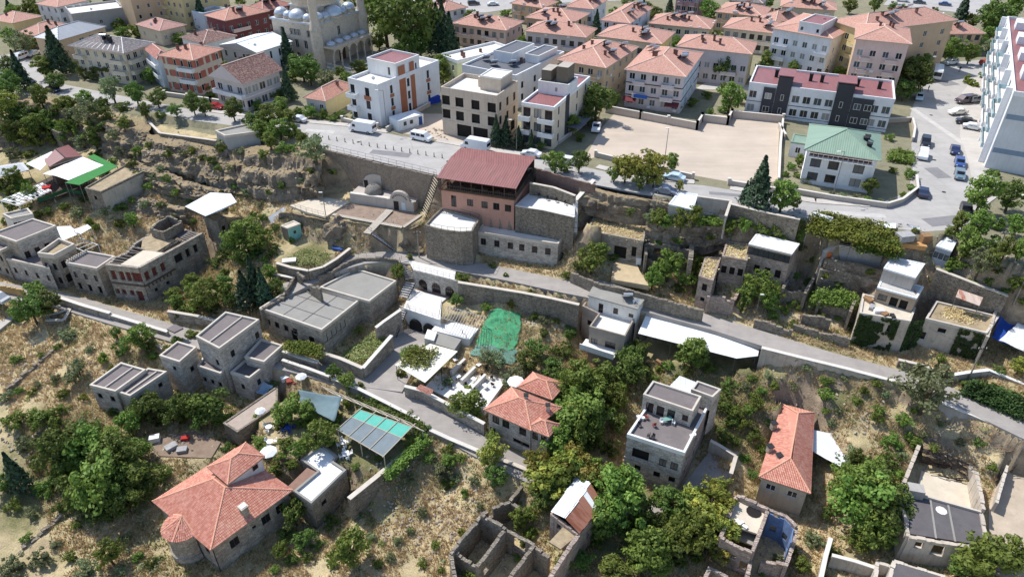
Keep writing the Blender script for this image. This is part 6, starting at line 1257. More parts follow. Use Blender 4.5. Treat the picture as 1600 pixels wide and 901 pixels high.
cliff('rock ledge under the cement terrace slab',[(440,330,9.6),(456,331,9.9),(480,338,9.9),(512,344,9.8)],[(436,350,7),(458,350,6.4),(482,354,6),(508,362,5.7)],57,.45,M_ROCKD)
cliff('low tuff step above the left houses',[(190,300,8.8),(240,312,8.6),(290,322,8.6)],[(190,338,5.4),(240,346,5),(300,350,5)],61,.9)
cliff('tuff ledge above the half-whitewashed stub',[(196,246,13.4),(250,262,12.6),(300,282,11.8),(345,296,11)],[(200,286,8.8),(250,300,8.8),(300,310,9),(350,316,9)],77,1.2)
cliff('earthy rock bank behind the cave-house fronts',[(1010,338,15),(1060,346,15),(1110,352,15),(1150,352,15.2)],[(1006,388,9.2),(1060,396,9),(1100,398,9.2),(1140,386,11)],83,.8)
cliff('bank of earth and rock above the ruined terraces',[(1290,402,13),(1340,410,13),(1385,424,12.8)],[(1275,444,8),(1335,456,7.6),(1372,466,7.8)],91,.7)
cliff('rocky bank beside the stone bastion',[(800,328,13.6),(850,336,13.4),(900,350,12.6)],[(790,352,10.4),(850,360,9.6),(915,392,7)],97,.6)
cliff('earth scar of the burnt yard house',[(1442,690,-1.4),(1480,704,-1.6),(1514,722,-1.6)],[(1436,722,-4.2),(1475,732,-4.4),(1510,748,-4.4)],103,.4,rock_mat('burnt_earth',(70,60,54),(112,98,86),(48,42,40)))
cliff('earth bank below the road and lot trees',[(905,289,18),(960,300,18),(1010,309,18),(1050,315,17.6)],[(905,330,13.4),(960,346,12.8),(1010,352,12.6),(1050,350,14)],107,.7)
from mathutils import noise as mnoise
import bmesh
def boulder(label, px, py, z, rx, ry, rz, seed, mat=None, name='boulder'):
    bm = bmesh.new(); bmesh.ops.create_icosphere(bm, subdivisions=4, radius=1)
    for v in bm.verts:
        d = mnoise.fractal(v.co * 1.3 + Vector((seed * 7.1, 0, 0)), .8, 2, 4) * .38; v.co *= 1 + d
        v.co = Vector((v.co.x * rx, v.co.y * ry, v.co.z * rz))
    me=bpy.data.meshes.new(name);bm.to_mesh(me);bm.free();me.materials.append(mat or M_ROCKD);o=bpy.data.objects.new(name,me);COL.objects.link(o);o.location=W(px,py,z);o.rotation_euler=(0,0,seed);return tag(o,label,'boulder')
boulder('big grey boulder beside the small lawn terrace',528,362,7.6,2.7,2.3,2.9,1);boulder('cracked rounded boulder right of the wooden stairs',632,374,6.6,2.3,2.0,1.9,2);boulder('low boulder at the alley edge under the bastion',648,391,5.4,1.9,1.1,.9,3);boulder('brown boulder below the boardwalk',563,372,6.4,1.6,1.4,1.6,4,M_ROCK);boulder('square-cut rock at the foot of the boardwalk',604,370,7,1.7,1.5,1.5,5)
boulder('grey standing rock stump on the plateau rim',200,207,15.6,2.4,1.8,3.0,6);boulder('pale rock knob beside the rim plot',224,222,14.6,2.2,1.8,2.2,7,M_ROCK);boulder('rock knob in the middle of the tuff slope',300,262,13,2.6,2,2.2,8,M_ROCK);boulder('tuff pinnacle right of the rim plot',352,244,14.5,2.4,2,2.8,9,M_ROCK);boulder('tuff block under the plateau edge flat building',380,236,15,2.4,1.8,2.4,10,M_ROCK);boulder('tuff hump above the patched white canopy',372,270,12.4,3.2,2.2,2.4,11,M_ROCK);boulder('leaning tuff slab above the cement terrace',432,262,13.6,3.0,1.8,3.0,12,M_ROCK)
def cave(label, px, py, w, h, z=None):
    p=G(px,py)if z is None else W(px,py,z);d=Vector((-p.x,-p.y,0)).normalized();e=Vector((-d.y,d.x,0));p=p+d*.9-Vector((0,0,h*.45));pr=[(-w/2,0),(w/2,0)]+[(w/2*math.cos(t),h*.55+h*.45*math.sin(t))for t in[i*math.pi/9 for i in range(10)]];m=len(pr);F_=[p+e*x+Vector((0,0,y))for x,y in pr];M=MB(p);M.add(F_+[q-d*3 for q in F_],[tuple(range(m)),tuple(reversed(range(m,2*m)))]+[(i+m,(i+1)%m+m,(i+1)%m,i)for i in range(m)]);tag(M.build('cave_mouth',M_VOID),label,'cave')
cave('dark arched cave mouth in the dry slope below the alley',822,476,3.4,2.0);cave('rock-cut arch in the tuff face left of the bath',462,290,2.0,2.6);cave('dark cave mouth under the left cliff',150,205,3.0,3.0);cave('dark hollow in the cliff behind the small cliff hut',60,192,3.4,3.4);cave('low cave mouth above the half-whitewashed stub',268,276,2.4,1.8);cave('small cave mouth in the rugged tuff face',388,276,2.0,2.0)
# ================= canopies, terraces, stairs =================
def ground_under(p): return T(p.x, p.y)
def canopy(name,label,pts,mat,th=.08,posts=(),cat='canopy',pm=None,base=None,lm=None,part='roof_sheet',seams=0):
    """sheet roof on posts; pts [(px,py,z)]"""
    P=[W(*q)for q in pts];c=sum(P,Vector())/len(P);gz=base if base is not None else ground_under(c);r=thing(name,label,cat,(c.x,c.y,gz),None,lm);n=len(P)
    M=MB(r.location);t=Vector((0,0,th));M.add([p for p in P]+[p+t for p in P],[tuple(reversed(range(n))),tuple(range(n,2*n))]+[(i,(i+1)%n,(i+1)%n+n,i+n)for i in range(n)]);M.build(part,mat,r)
    for i in posts:
        p=P[i]if isinstance(i,int)else P[i[0]].lerp(P[i[1]],i[2]);p=p.lerp(c,.04);z=base if base is not None else ground_under(p);M=MB(r.location);M.tube((p.x,p.y,z-.2),(p.x,p.y,p.z),.06,6);M.build('post',pm or M_METAL,r)
    return r
MEM=plain('white_membrane',(236,236,233),.07,.5,rough=.6,spots=.12,streak=.15);TURF=plain('artificial_turf',(58,128,62),.15,1.5,bump=.6)
def deck(name, label, pts, z, mat, th=.35, cat=None, kind='structure'):
    P=P4(pts,z);a=sum(P[i].x*P[(i+1)%len(P)].y-P[(i+1)%len(P)].x*P[i].y for i in range(len(P)))
    if a < 0: P.reverse()
    M = MB(P[0]); M.prism(P, z - th, z); return tag(M.build(name, mat), label, cat, None, kind)
r=canopy('restaurant_canopy','large white membrane canopy with green turf border at left',[(67,272,13),(87,275,13),(107,282,13),(162,258.5,13),(128,245,13.2)],MEM,.06,(0,2,(2,3,.5),3,4),base=8.4,lm='the white and green canopy')
M=MB(r.location);P=[W(x,y,13.02)for x,y in((107,282.5),(102,285.5),(124,289),(184,260),(147,241),(136,245),(162.5,258.5))];M.add([p for p in P]+[p-Vector((0,0,.08))for p in P],[tuple(range(7)),tuple(reversed(range(7,14)))]+[(i+7,(i+1)%7+7,(i+1)%7,i)for i in range(7)]);M.build('turf_border',TURF,r)
for x,y in((124,288),(154,274),(183,260),(102,285)):M=MB(r.location);p=W(x,y,13);M.tube((p.x,p.y,7.5),p,.08,6);M.build('post',M_METAL,r)
M=MB(r.location);P=[W(x,y,12.95)for x,y in((41,256),(63,266.5),(72,258),(69,249),(89,242),(81,237))];M.add([p for p in P]+[p+Vector((0,0,.08))for p in P],[tuple(range(6,12)),tuple(reversed(range(6)))]+[(i,(i+1)%6,(i+1)%6+6,i+6)for i in range(6)]);M.build('side_membrane',MEM,r)
deck('terrace','dark wooden deck under the white and green canopy',[(60,316),(104,302),(128,306),(188,276),(150,256),(90,270),(50,290)],8.4,plain('dark_deck',(84,72,64),.2,1))
M = MB(W(63, 318, 8.4)); pts = [W(x, y, 8.4) for x, y in ((62, 317), (104, 301), (127, 305), (150, 296))]
for a, b in zip(pts, pts[1:]):
    n = int((b - a).length / .5)
    for i in range(n): q = a.lerp(b, i / n); M.tube(q, q + Vector((0, 0, 1.1)), .03, 4)
    for z in (.4, .75, 1.1): M.tube(a + Vector((0, 0, z)), b + Vector((0, 0, z)), .035, 4)
    M.obox(a + Vector((0, .02, .15)), b - a, Vector((0, .03, 0)), (0, 0, .8))
tag(M.build('green_railing',plain('green_paint',(56,104,66),.15,1)),'green mesh railing of the canopy restaurant deck','railing')
bldg('restaurant_wing','low restaurant wing with maroon and grey gabled roofs behind the white canopy',None,None,None,3.4,zb=10,wall=plain('brown_boards',(110,92,80),.2),roof='gable',gable=0,rmat=sheet('maroon_old_roof',(132,84,82),.4),ridge=M_DARK,rise=.9,over=.3,poly=P4([(72,251),(79,259),(126,244),(106,228)],13.4),pad=False,lm='the maroon-roofed restaurant wing')
canopy('shed_roof','grey metal roofed shed at the left edge',[(-24,263,10.6),(-8,279,10.6),(46,266,10.6),(36,254,11.2)],RF_GREYM,.1,(1,2,(1,2,.5)),'shed',lm='the left grey shed')
def pergola(name, label, pts, z, mat, n=7, m=2, lm=None, base=None, w=.1):
    P=P4(pts,z);c=(P[0]+P[2])/2;r=thing(name,label,'pergola',(c.x,c.y,base if base is not None else ground_under(c)),None,lm);f=lambda u,v:P[0].lerp(P[1],u).lerp(P[3].lerp(P[2],u),v)
    for i in range(n+1):M=MB(r.location);M.tube(f(i/n,-.02),f(i/n,1.02),w*.7,4);M.build('rafter',mat,r)
    for j in range(m+1):M=MB(r.location);d=Vector((0,0,-.12));M.tube(f(-.02,j/m)+d,f(1.02,j/m)+d,w,4);M.build('beam',mat,r)
    for u in (0, 1):
        for v in(0,1):M=MB(r.location);q=f(u,v);M.tube((q.x,q.y,(base if base is not None else ground_under(q))-.3),(q.x,q.y,z-.1),w*.9,6);M.build('post',mat,r)
    return r, f
WF = plain('white_steel', (226, 226, 224), .06)
r,f=pergola('white_pergola','white steel pergola with loose white panels at the left',[(1,313),(30,321),(80,298),(68,285)],9.8,WF,4,9,'the panelled pergola',6.5)
for i in range(4):
    for j in range(9):
        if random.random()<.6:a,b,c,d=f(i/4+.04,j/9+.02),f(i/4+.21,j/9+.02),f(i/4+.21,j/9+.085),f(i/4+.04,j/9+.085);M=MB(r.location);t=Vector((0,0,.09));M.add([p+t for p in(a,b,c,d)]+[p+t*1.4 for p in(a,b,c,d)],[(3,2,1,0),(4,5,6,7),(0,1,5,4),(1,2,6,5),(2,3,7,6),(3,0,4,7)]);M.build('roof_panel',MEM,r)
r,f=pergola('white_pergola','white open frame pergola beside the rooftop canopy of the lane row',[(97,378),(131,392),(153,382),(124,371)],4.4,WF,4,1,'the open frame pergola',.5)
canopy('white_canopy','white sheet canopy joined to the open frame pergola',[(88,354,6.4),(96,377,5.4),(125,365,5.6),(110,353,6.6)],MEM,.06,(1,2,(1,2,.5)),base=1)
canopy('white_canopy','small tilted white canopy on a metal frame above the lane row',[(115,359,6.4),(126,366,6.2),(143,356,6.6),(137,351,6.8)],MEM,.06,(0,1,2,3),pm=WF,base=3)
canopy('patched_canopy','white corrugated canopy with dark holes on the tuff slope',[(289,323,10.8),(321,338,10.8),(346,329,10.8),(370,316,11.4),(361,303,11.8),(329,301,11.6)],plain('patched_white_sheet',(228,230,234),.06,.75,spots=.9),.06,(0,1,2,3,4),lm='the patched white canopy')
r=canopy('sheet_roof','sloping white and blue sheet roof beside the teal hut',[(425,351,7.4),(453,333,8.6),(443,324,9.6),(419,340,8.6)],MEM,.06,(0,1),'roof')
# hamam front cut in the rock
def bath():
    z=10;a,b,c=W(548,317,z),W(609,325,z),W(648,331,z);cc=(a+c)/2;r=thing('bath_front','pale stone bath front with small dome and rounded lettered portal','building',(cc.x,cc.y,z),None,'the domed bath front')
    e = (c - a).normalized(); n = Vector((e.y, -e.x, 0)); L1 = (b - a).dot(e); L2 = (c - a).dot(e)
    PL = plain('bath_stone', (188, 178, 168), .12, .5, spots=.2, streak=.3)
    M = MB(r.location); M.obox(a - Vector((0, 0, 1)), e * L1, -n * .5, (0, 0, 3.2)); M.build('wall', PL, r)
    M=MB(r.location);M.obox(a+Vector((0,0,2.2))+n*.08,e*L1,-n*.7,(0,0,.15));M.build('coping',C_W,r)
    # portal with round top
    w=L2-L1+.3;o=a+e*(L1-.3)+n*.35;prof=[(0,-1),(w,-1),(w,2.3)]+[(w*.5+w*.36*math.cos(t),2.5+1.9*math.sin(t))for t in[i*math.pi/10 for i in range(11)]]+[(0,2.3)]
    m=len(prof);F_=[o+e*x+Vector((0,0,y))for x,y in prof];M=MB(r.location);M.add(F_+[p-n*.7 for p in F_],[tuple(range(m)),tuple(reversed(range(m,2*m)))]+[(i+m,(i+1)%m+m,(i+1)%m,i)for i in range(m)]);M.build('portal',PL,r)
    M=MB(r.location);q=o+e*(w*.26)+n*.01;M.obox(q,e*1.1,n*.05,(0,0,2.1));M.build('door',plain('dark_door',(52,46,44),.2),r)
    M=MB(r.location);q=o+e*(w*.55)+n*.01+Vector((0,0,.3));M.obox(q,e*.9,n*.05,(0,0,1.7));M.build('notice_board',plain('pale_board',(206,214,216),.1),r)
    s = 9
    for i in range(s):
        t=math.pi*(.86-.72*i/(s-1));M=MB(r.location);q=o+e*(w*.5+w*.28*math.cos(t))+Vector((0,0,2.25+1.35*math.sin(t)))+n*.01
        d=(e*math.sin(t)-Vector((0,0,1))*math.cos(t));u=e*math.cos(t)+Vector((0,0,1))*math.sin(t)
        for k_ in (0, 1): M.obox(q + d * (-.12 + .17 * k_) - u * .17, d * .06, u * .36, n * .04)
        M.obox(q + d * -.06 - u * (.0 if i % 2 else .1), d * .11, u * .07, n * .04)
        M.build('letter', M_DARK, r)
    M = MB(r.location); dc = W(580, 300, 12.2) - n * 1.5; dc = a + e * (L1 * .52) - n * 2.0; rad = 1.9
    M.lathe((dc.x,dc.y,12.0),[(rad*1.05,-2),(rad*1.05,.2)]+[(rad*math.cos(t),.2+rad*.95*math.sin(t))for t in[i*math.pi/20 for i in range(10)]]+[(.02,.2+rad*.95)],20);M.build('dome',stone('dome_stone',(150,146,140),(132,128,122),.3,.25,.03,.3),r,True)
    for k_ in range(10):t=2*math.pi*k_/10;M=MB(r.location);M.tube((dc.x+rad*math.cos(t),dc.y+rad*math.sin(t),12.2),(dc.x+.2*math.cos(t),dc.y+.2*math.sin(t),14.15),.07,4);M.build('dome_rib',S_PALE,r)
    # arched niche wall behind the dome
    w2=6.4;o2=a+e*(L1*.52-w2/2)-n*3.9;pr=[(0,0),(w2,0),(w2,3.2)]+[(w2/2+w2/2*math.cos(t),3.2+2.2*math.sin(t))for t in[i*math.pi/10 for i in range(1,10)]]+[(0,3.2)];m=len(pr);F_=[o2+e*x+Vector((0,0,y))for x,y in pr]
    M=MB(r.location);M.add(F_+[p-n*1.2 for p in F_],[tuple(range(m)),tuple(reversed(range(m,2*m)))]+[(i+m,(i+1)%m+m,(i+1)%m,i)for i in range(m)]);M.build('niche_wall',PL,r)
    for u in(.1,.9):M=MB(r.location);M.obox(o2+e*(w2*u-.45)+n*.02+Vector((0,0,1.9)),e*.9,n*.05,(0,0,1.9));M.build('niche_window',M_VOID,r)
    M=MB(r.location);M.prism([a-n*.2,c-n*.2,c-n*4.8,a-n*4.8],9.5,12.0);M.build('roof_terrace',PL,r)
bath()
deck('terrace','cement terrace slab on the rock ledge with thin railing',[(452,321),(500,307),(546,315),(508,339),(478,331)],10.4,RF_PALE,.4)
deck('terrace','brown earth floor in front of the domed bath',[(546,318),(650,331),(657,337),(630,355),(560,343),(520,335)],10.12,plain('brown_floor',(148,128,112),.25,.9,spots=.3),.4)
def boards(name, label, a, b, w, mat, cat='walkway', n=None):
    """walkway of cross boards between two points"""
    d=b-a;L=d.length;n=n or int(L/.45);e=d/L;s=Vector((e.y,-e.x,0)).normalized()*w;r=thing(name,label,cat,a)
    for i in range(n):M=MB(r.location);M.obox(a+e*(L*i/n)-s/2,e*(L/n*.88),s,(0,0,.08));M.build('plank',mat,r)
    for k_ in(-.46,.46):M=MB(r.location);M.tube(a+s*k_-Vector((0,0,.06)),b+s*k_-Vector((0,0,.06)),.07,4);M.build('bearer',M_DARK,r)
    return r
PLK = plain('pale_planks', (186, 176, 162), .15, 2); 
boards('boardwalk','pale plank edge walk along the bath terrace',W(520,335,10.2),W(629,355,10.2),.9,PLK);boards('boardwalk','short plank walk from bath terrace to the cliff stairs',W(630,355,10.2),W(658,336,10.2),.7,PLK);boards('boardwalk','plank bridge crossing the bath terrace towards the lower steps',W(609,328,10.4),W(573,365,10.1),1.6,PLK)
def stairs(name, label, a, b, w, mat, n=None, rail=True, side=None, lm=None):
    d=b-a;n=n or max(4,int(abs(d.z)/.19));h=Vector((d.x,d.y,0));e=h.normalized();s=Vector((e.y,-e.x,0))*w;r=thing(name,label,'stairs',a,None,lm)
    for i in range(n):p=a.lerp(b,(i+.5)/n);M=MB(r.location);M.obox(p-s/2,e*min(.3,h.length/n*.62),s,(0,0,.07));M.build('tread',mat,r)
    for k_ in (-.52, .52):
        M=MB(r.location);M.obox(a+s*k_-Vector((0,0,.25)),d,s.normalized()*.07,(0,0,.28));M.build('stringer',side or M_DARK,r)
        if rail:
            M = MB(r.location); m = max(2, int(d.length / 1.4))
            for i in range(m + 1): q = a.lerp(b, i / m) + s * k_; M.tube(q, q + Vector((0, 0, 1)), .03, 4)
            M.tube(a+s*k_+Vector((0,0,1)),b+s*k_+Vector((0,0,1)),.035,4);M.tube(a+s*k_+Vector((0,0,.5)),b+s*k_+Vector((0,0,.5)),.025,4);M.build('railing',side or M_DARK,r)
    return r
ST_W = plain('pale_wood_tread', (196, 184, 160), .12, 2); ST_G = plain('grey_tread', (186, 186, 188), .1, 2)
stairs('cliff_stairs','long straight wooden stairs from the road down to the bath terrace',W(682,279,18.1),W(662,337,10.4),2.7,ST_W,15,lm='the cliff stairs')
stairs('wooden_stairs','white-treaded steps from the plank bridge down to the alley',W(578,363,10.0),W(612,387,5.4),1.8,ST_G,11)
stairs('metal_stairs','upper flight of metal stairs from the alley to the white terrace',W(632,407,5.2),W(640,436,2.6),1.8,ST_G,10);stairs('metal_stairs','middle winding flight of metal stairs beside the white terrace',W(642,440,2.6),W(630,464,1.4),1.9,ST_G,7);stairs('metal_stairs','lower long flight of metal stairs ending on the court',W(632,478,1.0),W(613,524,-3.0),1.8,ST_G,14)
# terraces below the alley
WFL = plain('white_terrace_floor', (222, 219, 213), .08, .5, spots=.12)
deck('terrace','white strip terrace at alley level above the arcade',[(638,406),(712,424),(710,437),(646,421)],5.06,WFL,.3)
def arcade():
    z1,z0=5.0,.6;a,b=W(645,422,z1),W(716,440,z1);L=(b-a).length;e=(b-a).normalized();r=thing('arcade','pale wall with three glazed round arches under the strip terrace','arcade',(a.x,a.y,z0),None,'the glazed arcade');M=MB(r.location)
    n = 60; H = z1 - z0; cx = [.2, .5, .8]; rad = L * .095
    for i in range(n):
        x0, x1 = L * i / n, L * (i + 1) / n; c = (x0 + x1) / 2; hh = 0
        for k_ in cx:
            dx = c - k_ * L
            if abs(dx) < rad: hh = 1.8 + math.sqrt(rad * rad - dx * dx)
        M.obox(Vector((a.x,a.y,z0+hh))+e*x0,e*(x1-x0),Vector((-e.y,e.x,0))*.5,(0,0,H-hh))
    M.build('wall', S_PALE, r)
    for k_ in cx:
        c=Vector((a.x,a.y,z0))+e*(k_*L)+Vector((-e.y,e.x,0))*.25;pr=[(-rad,0),(rad,0)]+[(rad*math.cos(t),1.8+rad*math.sin(t))for t in[i*math.pi/10 for i in range(11)]];M=MB(r.location);M.add([c+e*x+Vector((0,0,y))for x,y in pr],[tuple(range(len(pr)))]);g=M.build('arch_glazing',M_GLASS[0],r)
        M = MB(r.location)
        for x in(-.5,0,.5):M.tube(c+e*(x*rad)-Vector((-e.y,e.x,0))*.05,c+e*(x*rad)+Vector((0,0,1.8+rad*math.sqrt(1-x*x)))-Vector((-e.y,e.x,0))*.05,.05,4)
        M.tube(c-e*rad+Vector((0,0,1.8))-Vector((-e.y,e.x,0))*.05,c+e*rad+Vector((0,0,1.8))-Vector((-e.y,e.x,0))*.05,.05,4);M.build('arch_frame',M_FRAME_B,r)
arcade()
def railing(name, label, pts, z, mat=None, h=1.0, step=1.3, bars=2, cat='railing', glass=None):
    P=[W(x,y,z)if not isinstance(z,(list,tuple))else W(x,y,z[i])for i,(x,y)in enumerate(pts)];r=thing(name,label,cat,P[0])
    for a, b in zip(P, P[1:]):
        n = max(1, int((b - a).length / step)); M = MB(r.location)
        for i in range(n + 1): q = a.lerp(b, i / n); M.tube(q, q + Vector((0, 0, h)), .03, 4)
        for j in range(1,bars+1):M.tube(a+Vector((0,0,h*j/bars)),b+Vector((0,0,h*j/bars)),.025,4)
        M.build('rail_panel', mat or M_METAL, r)
        if glass:M=MB(r.location);d=b-a;M.obox(a+Vector((0,0,.1)),d,Vector((-d.y,d.x,0)).normalized()*.03,(0,0,h-.15));M.build('glass_panel',glass,r)
    return r
railing('railing','thin railing along the white strip terrace above the arcade',[(646,420),(712,437)],5.1);railing('railing','fine railing at the rim of the cement terrace slab',[(453,321),(479,331),(507,338)],10.4);railing('railing','dark post railing along the plateau road retaining wall',[(506,233),(560,246),(620,260),(682,275)],18.2,M_DARK,1.3,1.7);railing('railing','dark post railing beside the red roof at the road end',[(690,272),(706,258),(724,242)],18.1,M_DARK,1.3,1.4);railing('railing','low railing of the alley bend above the cement roof',[(560,402),(600,403),(628,406)],5.9)
deck('terrace','white upper cafe terrace with patterned strip below the arcade',[(648,441),(708,457),(690,472),(688,500),(630,481)],.95,WFL,3.6)
deck('terrace','patterned paving strip coloured dark as shade along the arcade foot',[(652,443),(706,458),(700,466),(648,452)],.97,plain('shaded_patterned_paving',(150,120,106),.3,1.2,spots=.3),.02)  # mosaic strip; the shade at the arcade foot is put into its colour
railing('glass_balustrade','blue-grey glass balustrade on the back of the cafe terrace',[(647,440),(708,456)],.95,M_METAL,1.1,1.5,1,glass=gloss('rail_glass',(150,170,190),.1));railing('railing','railing at the front of the white cafe terrace',[(631,481),(686,499),(690,474)],.95)
def vault():
    a,b=W(633,486,.5),W(685,502,.5);e=(b-a).normalized();n=Vector((e.y,-e.x,0));r=thing('vault_front','dark twin vault openings under the white cafe terrace','arch',(a.x,a.y,-3))
    L = (b - a).length
    for k_ in (.3, .72):
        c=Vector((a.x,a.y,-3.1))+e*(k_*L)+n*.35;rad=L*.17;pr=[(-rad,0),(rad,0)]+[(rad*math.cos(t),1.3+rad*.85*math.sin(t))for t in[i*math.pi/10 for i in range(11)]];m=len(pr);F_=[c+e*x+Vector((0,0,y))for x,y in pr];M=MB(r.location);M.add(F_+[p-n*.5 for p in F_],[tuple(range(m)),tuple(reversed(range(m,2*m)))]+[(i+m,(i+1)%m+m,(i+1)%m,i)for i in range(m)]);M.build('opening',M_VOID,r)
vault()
deck('terrace','white lower cafe terrace striped by pergola shadows',[(674,515),(690,498),(748,513),(733,530)],-.5,WFL,3)
r,f=pergola('slat_pergola','thin slatted pergola over the lower cafe terrace',[(690,496),(748,512),(757,494),(700,478)],2.2,plain('silver_wood',(190,184,176),.1,2),14,1,'the slatted pergola',-.6,.06)
stairs('garden_steps','short steps from the lower cafe terrace into the white courtyard',W(725,524,-.5),W(729,541,-3.2),1.5,ST_G,12)
deck('flat_roof','small grey flat roof beside the lower cafe terrace',[(670,534),(684,518),(721,530),(710,546)],-.7,RF_CONC2,2.6)
deck('kiosk_block','pale masonry block at the corner of the court',[(663,528),(668,514),(683,518),(678,532)],-.2,WFL,3)
canopy('white_awning','large cream awning roof with vine growing over it by the lane',[(617,570,.2),(664,598,-.2),(715,549,.2),(672,537,.6)],plain('cream_awning',(232,226,206),.06,.6,rough=.7),.08,(1,2,(1,2,.5),0),base=-3.3,pm=M_DARK,lm='the cream awning')
deck('courtyard','white paved courtyard crowded with cafe furniture',[(664,604),(716,550),(745,545),(800,580),(782,606),(757,640),(710,626)],-3.3,WFL,1.6)
for i,(x,y,lab)in enumerate(((716,577,'upper'),(732,590,'middle'),(748,602,'lower'))):M=MB(W(x,y,-3.3));M.box(W(x,y,-3.3),.5,4.2,1.1,R(-32));tag(M.build('low_wall',C_W),f'{lab} white dividing wall in the white courtyard','wall')
NET=plain('green_net',(78,158,112),.2,.5,spots=.2);NET2=plain('dull_green_net',(104,142,128),.15,.8)
def cloth(name, label, pts, mat, cat, n=16, sag=.3, seed=0, par=None, th=None):
    """draped cloth over a 4-gon of points"""
    P=[W(*q)for q in pts]if not par else[G(*q)for q in pts];u=np.linspace(0,1,n);U,V_=np.meshgrid(u,u)
    if par: U, V_ = U + fbm(V_ * 3 + seed, U * 3, seed) * .22, V_ + fbm(U * 3, V_ * 3 + seed, seed + 1) * .22
    q = [np.array(p) for p in P]
    A=(q[0][None,None]*(1-U[...,None])+q[1][None,None]*U[...,None])*(1-V_[...,None])+(q[3][None,None]*(1-U[...,None])+q[2][None,None]*U[...,None])*V_[...,None]
    A[...,2]+=-sag*np.sin(np.pi*U)*np.sin(np.pi*V_)+fbm(U*5,V_*5,seed)*sag*.9;A[...,0]+=fbm(U*4,V_*4,seed+3)*.5*(sag>.2)
    if par: A[..., 2] = np.vectorize(T)(A[..., 0], A[..., 1]) + .25 + fbm(U * 9, V_ * 9, seed + 2) * .35
    o=grid_mesh(name,A[...,0],A[...,1],A[...,2],mat);m=o.modifiers.new('thickness','SOLIDIFY');m.thickness=.02;uv_for(o.data)
    return tag(o, label, cat)
cloth('green_net','bright green shade net spread over the slope',[(744,540),(806,551),(818,494),(766,487)],NET,'net',34,.5,3,True);cloth('green_net','dull green net lower edge of the shade net',[(730,556),(800,572),(812,550),(748,538)],NET2,'net',24,.3,5,True)
cloth('shade_sail','grey-blue triangular shade sail over the garden restaurant',[(470,630,-2.4),(523,658,-2.2),(534,620,-1.6),(466,609,-1.4)],plain('sail_cloth',(112,132,136),.15,1),'sail',14,.5,8)
def net_roof():
    z=-2.0;A,B,C,D=W(527,671,z),W(599,713,z),W(644,667,z),W(562,640,z);c=(A+C)/2;r=thing('shade_roof','large timber shade roof with turquoise and grey netting in the garden restaurant','canopy',(c.x,c.y,-5),None,'the turquoise shade roof');f=lambda u,v:A.lerp(B,u).lerp(D.lerp(C,u),v)
    for nm,v0,v1,mt in(('grey_netting',0,.62,plain('grey_netting',(122,132,136),.12,1.2)),('turquoise_netting',.62,1,plain('turquoise_netting',(96,178,160),.1,1.2))):
        M=MB(r.location);q=[f(0,v0),f(1,v0),f(1,v1),f(0,v1)];t=Vector((0,0,.03));M.add(q+[p+t for p in q],[(3,2,1,0),(4,5,6,7),(0,1,5,4),(1,2,6,5),(2,3,7,6),(3,0,4,7)]);M.build(nm,mt,r)
    tm = plain('weathered_lath', (192, 180, 160), .15, 2)
    for u in(.0,.26,.5,.72,1):M=MB(r.location);M.tube(f(u,-.03)+Vector((0,0,.1)),f(u,1.12)+Vector((0,0,.1)),.09,5);M.build('rafter',tm,r)
    for v in(.0,.62,1):M=MB(r.location);M.tube(f(-.02,v)+Vector((0,0,.05)),f(1.02,v)+Vector((0,0,.05)),.07,5);M.build('beam',tm,r)
    for u in (0, .5, 1):
        for v in(.02,.98):M=MB(r.location);q=f(u,v);M.tube((q.x,q.y,-5.6),(q.x,q.y,z),.09,6);M.build('post',tm,r)
net_roof()
r,f=pergola('lath_pergola','row of bare laths along the hedge of the garden restaurant',[(504,604),(524,616),(660,672),(640,660)],-2.2,plain('weathered_lath',(192,180,160)),1,9,'the bare lath pergola',-5)
canopy('long_tent','long white flat tent roof below the right alley',[(997,521,3.0),(1151,560,2.6),(1184,556,2.6),(1189,531,3.2),(1011,488,3.8)],MEM,.07,(0,(0,1,.33),(0,1,.66),1,2,3,4),base=-1.5,lm='the long white tent')
canopy('sheet_roof','pale blue-white sheet roof behind the three-storey terrace house',[(1045,604,1.6),(1079,616,1.4),(1090,598,2),(1062,587,2.4)],RF_WMET,.06,(0,1,2,3),'roof')
canopy('crumpled_sheets','crumpled white metal sheets beside the long orange-tiled house',[(1262,700,-3.4),(1289,716,-3.8),(1325,735,-4.2),(1344,714,-4.2),(1306,694,-3.8),(1303,678,-3.6),(1269,671,-3.2)],sheet('white_crumpled',(228,230,232),.25,0),.05,(0,2,3),'roof')
canopy('rusty_shelter','small shelter with rusty striped metal roof on the right slope',[(1493,464,12.2),(1530,478,11.8),(1536,465,12.4),(1498,452,12.8)],sheet('rust_stripe',(206,186,170),1.2,.5,.6,0,.2,(158,84,56)),.06,(0,1,2,3),'shelter',lm='the rusty striped shelter')
cloth('tarpaulin','torn blue and white tarpaulin covering a roof at the right edge',[(1550,528,7.6),(1600,548,7.2),(1612,500,8.2),(1563,490,8.8)],plain('blue_tarp',(44,84,168),.35,.45,spots=.0),'tarpaulin',18,.3,11)
cloth('white_tarpaulin','bleached end of the torn tarpaulin',[(1562,531,7.9),(1600,549,7.6),(1612,512,8.4),(1590,504,8.6)],plain('bleached_tarp',(222,220,214),.08,1),'tarpaulin',14,.25,13)
cloth('tarpaulin','crumpled pale blue plastic heaped by the low dark-terrace annexe',[(396,612,-5.4),(412,616,-5.4),(427,603,-4.8),(411,596,-4.6)],plain('pale_blue_plastic',(168,190,206),.15,1),'tarpaulin',12,.9,17)
canopy('white_roof_sheet','bent white corrugated sheets at the right edge',[(1566,408,14.5),(1588,428,14),(1596,424,14),(1594,416,14.4),(1575,404,15)],sheet('white_bent',(226,226,224),.5,.03),.05,(1,3),'roof')
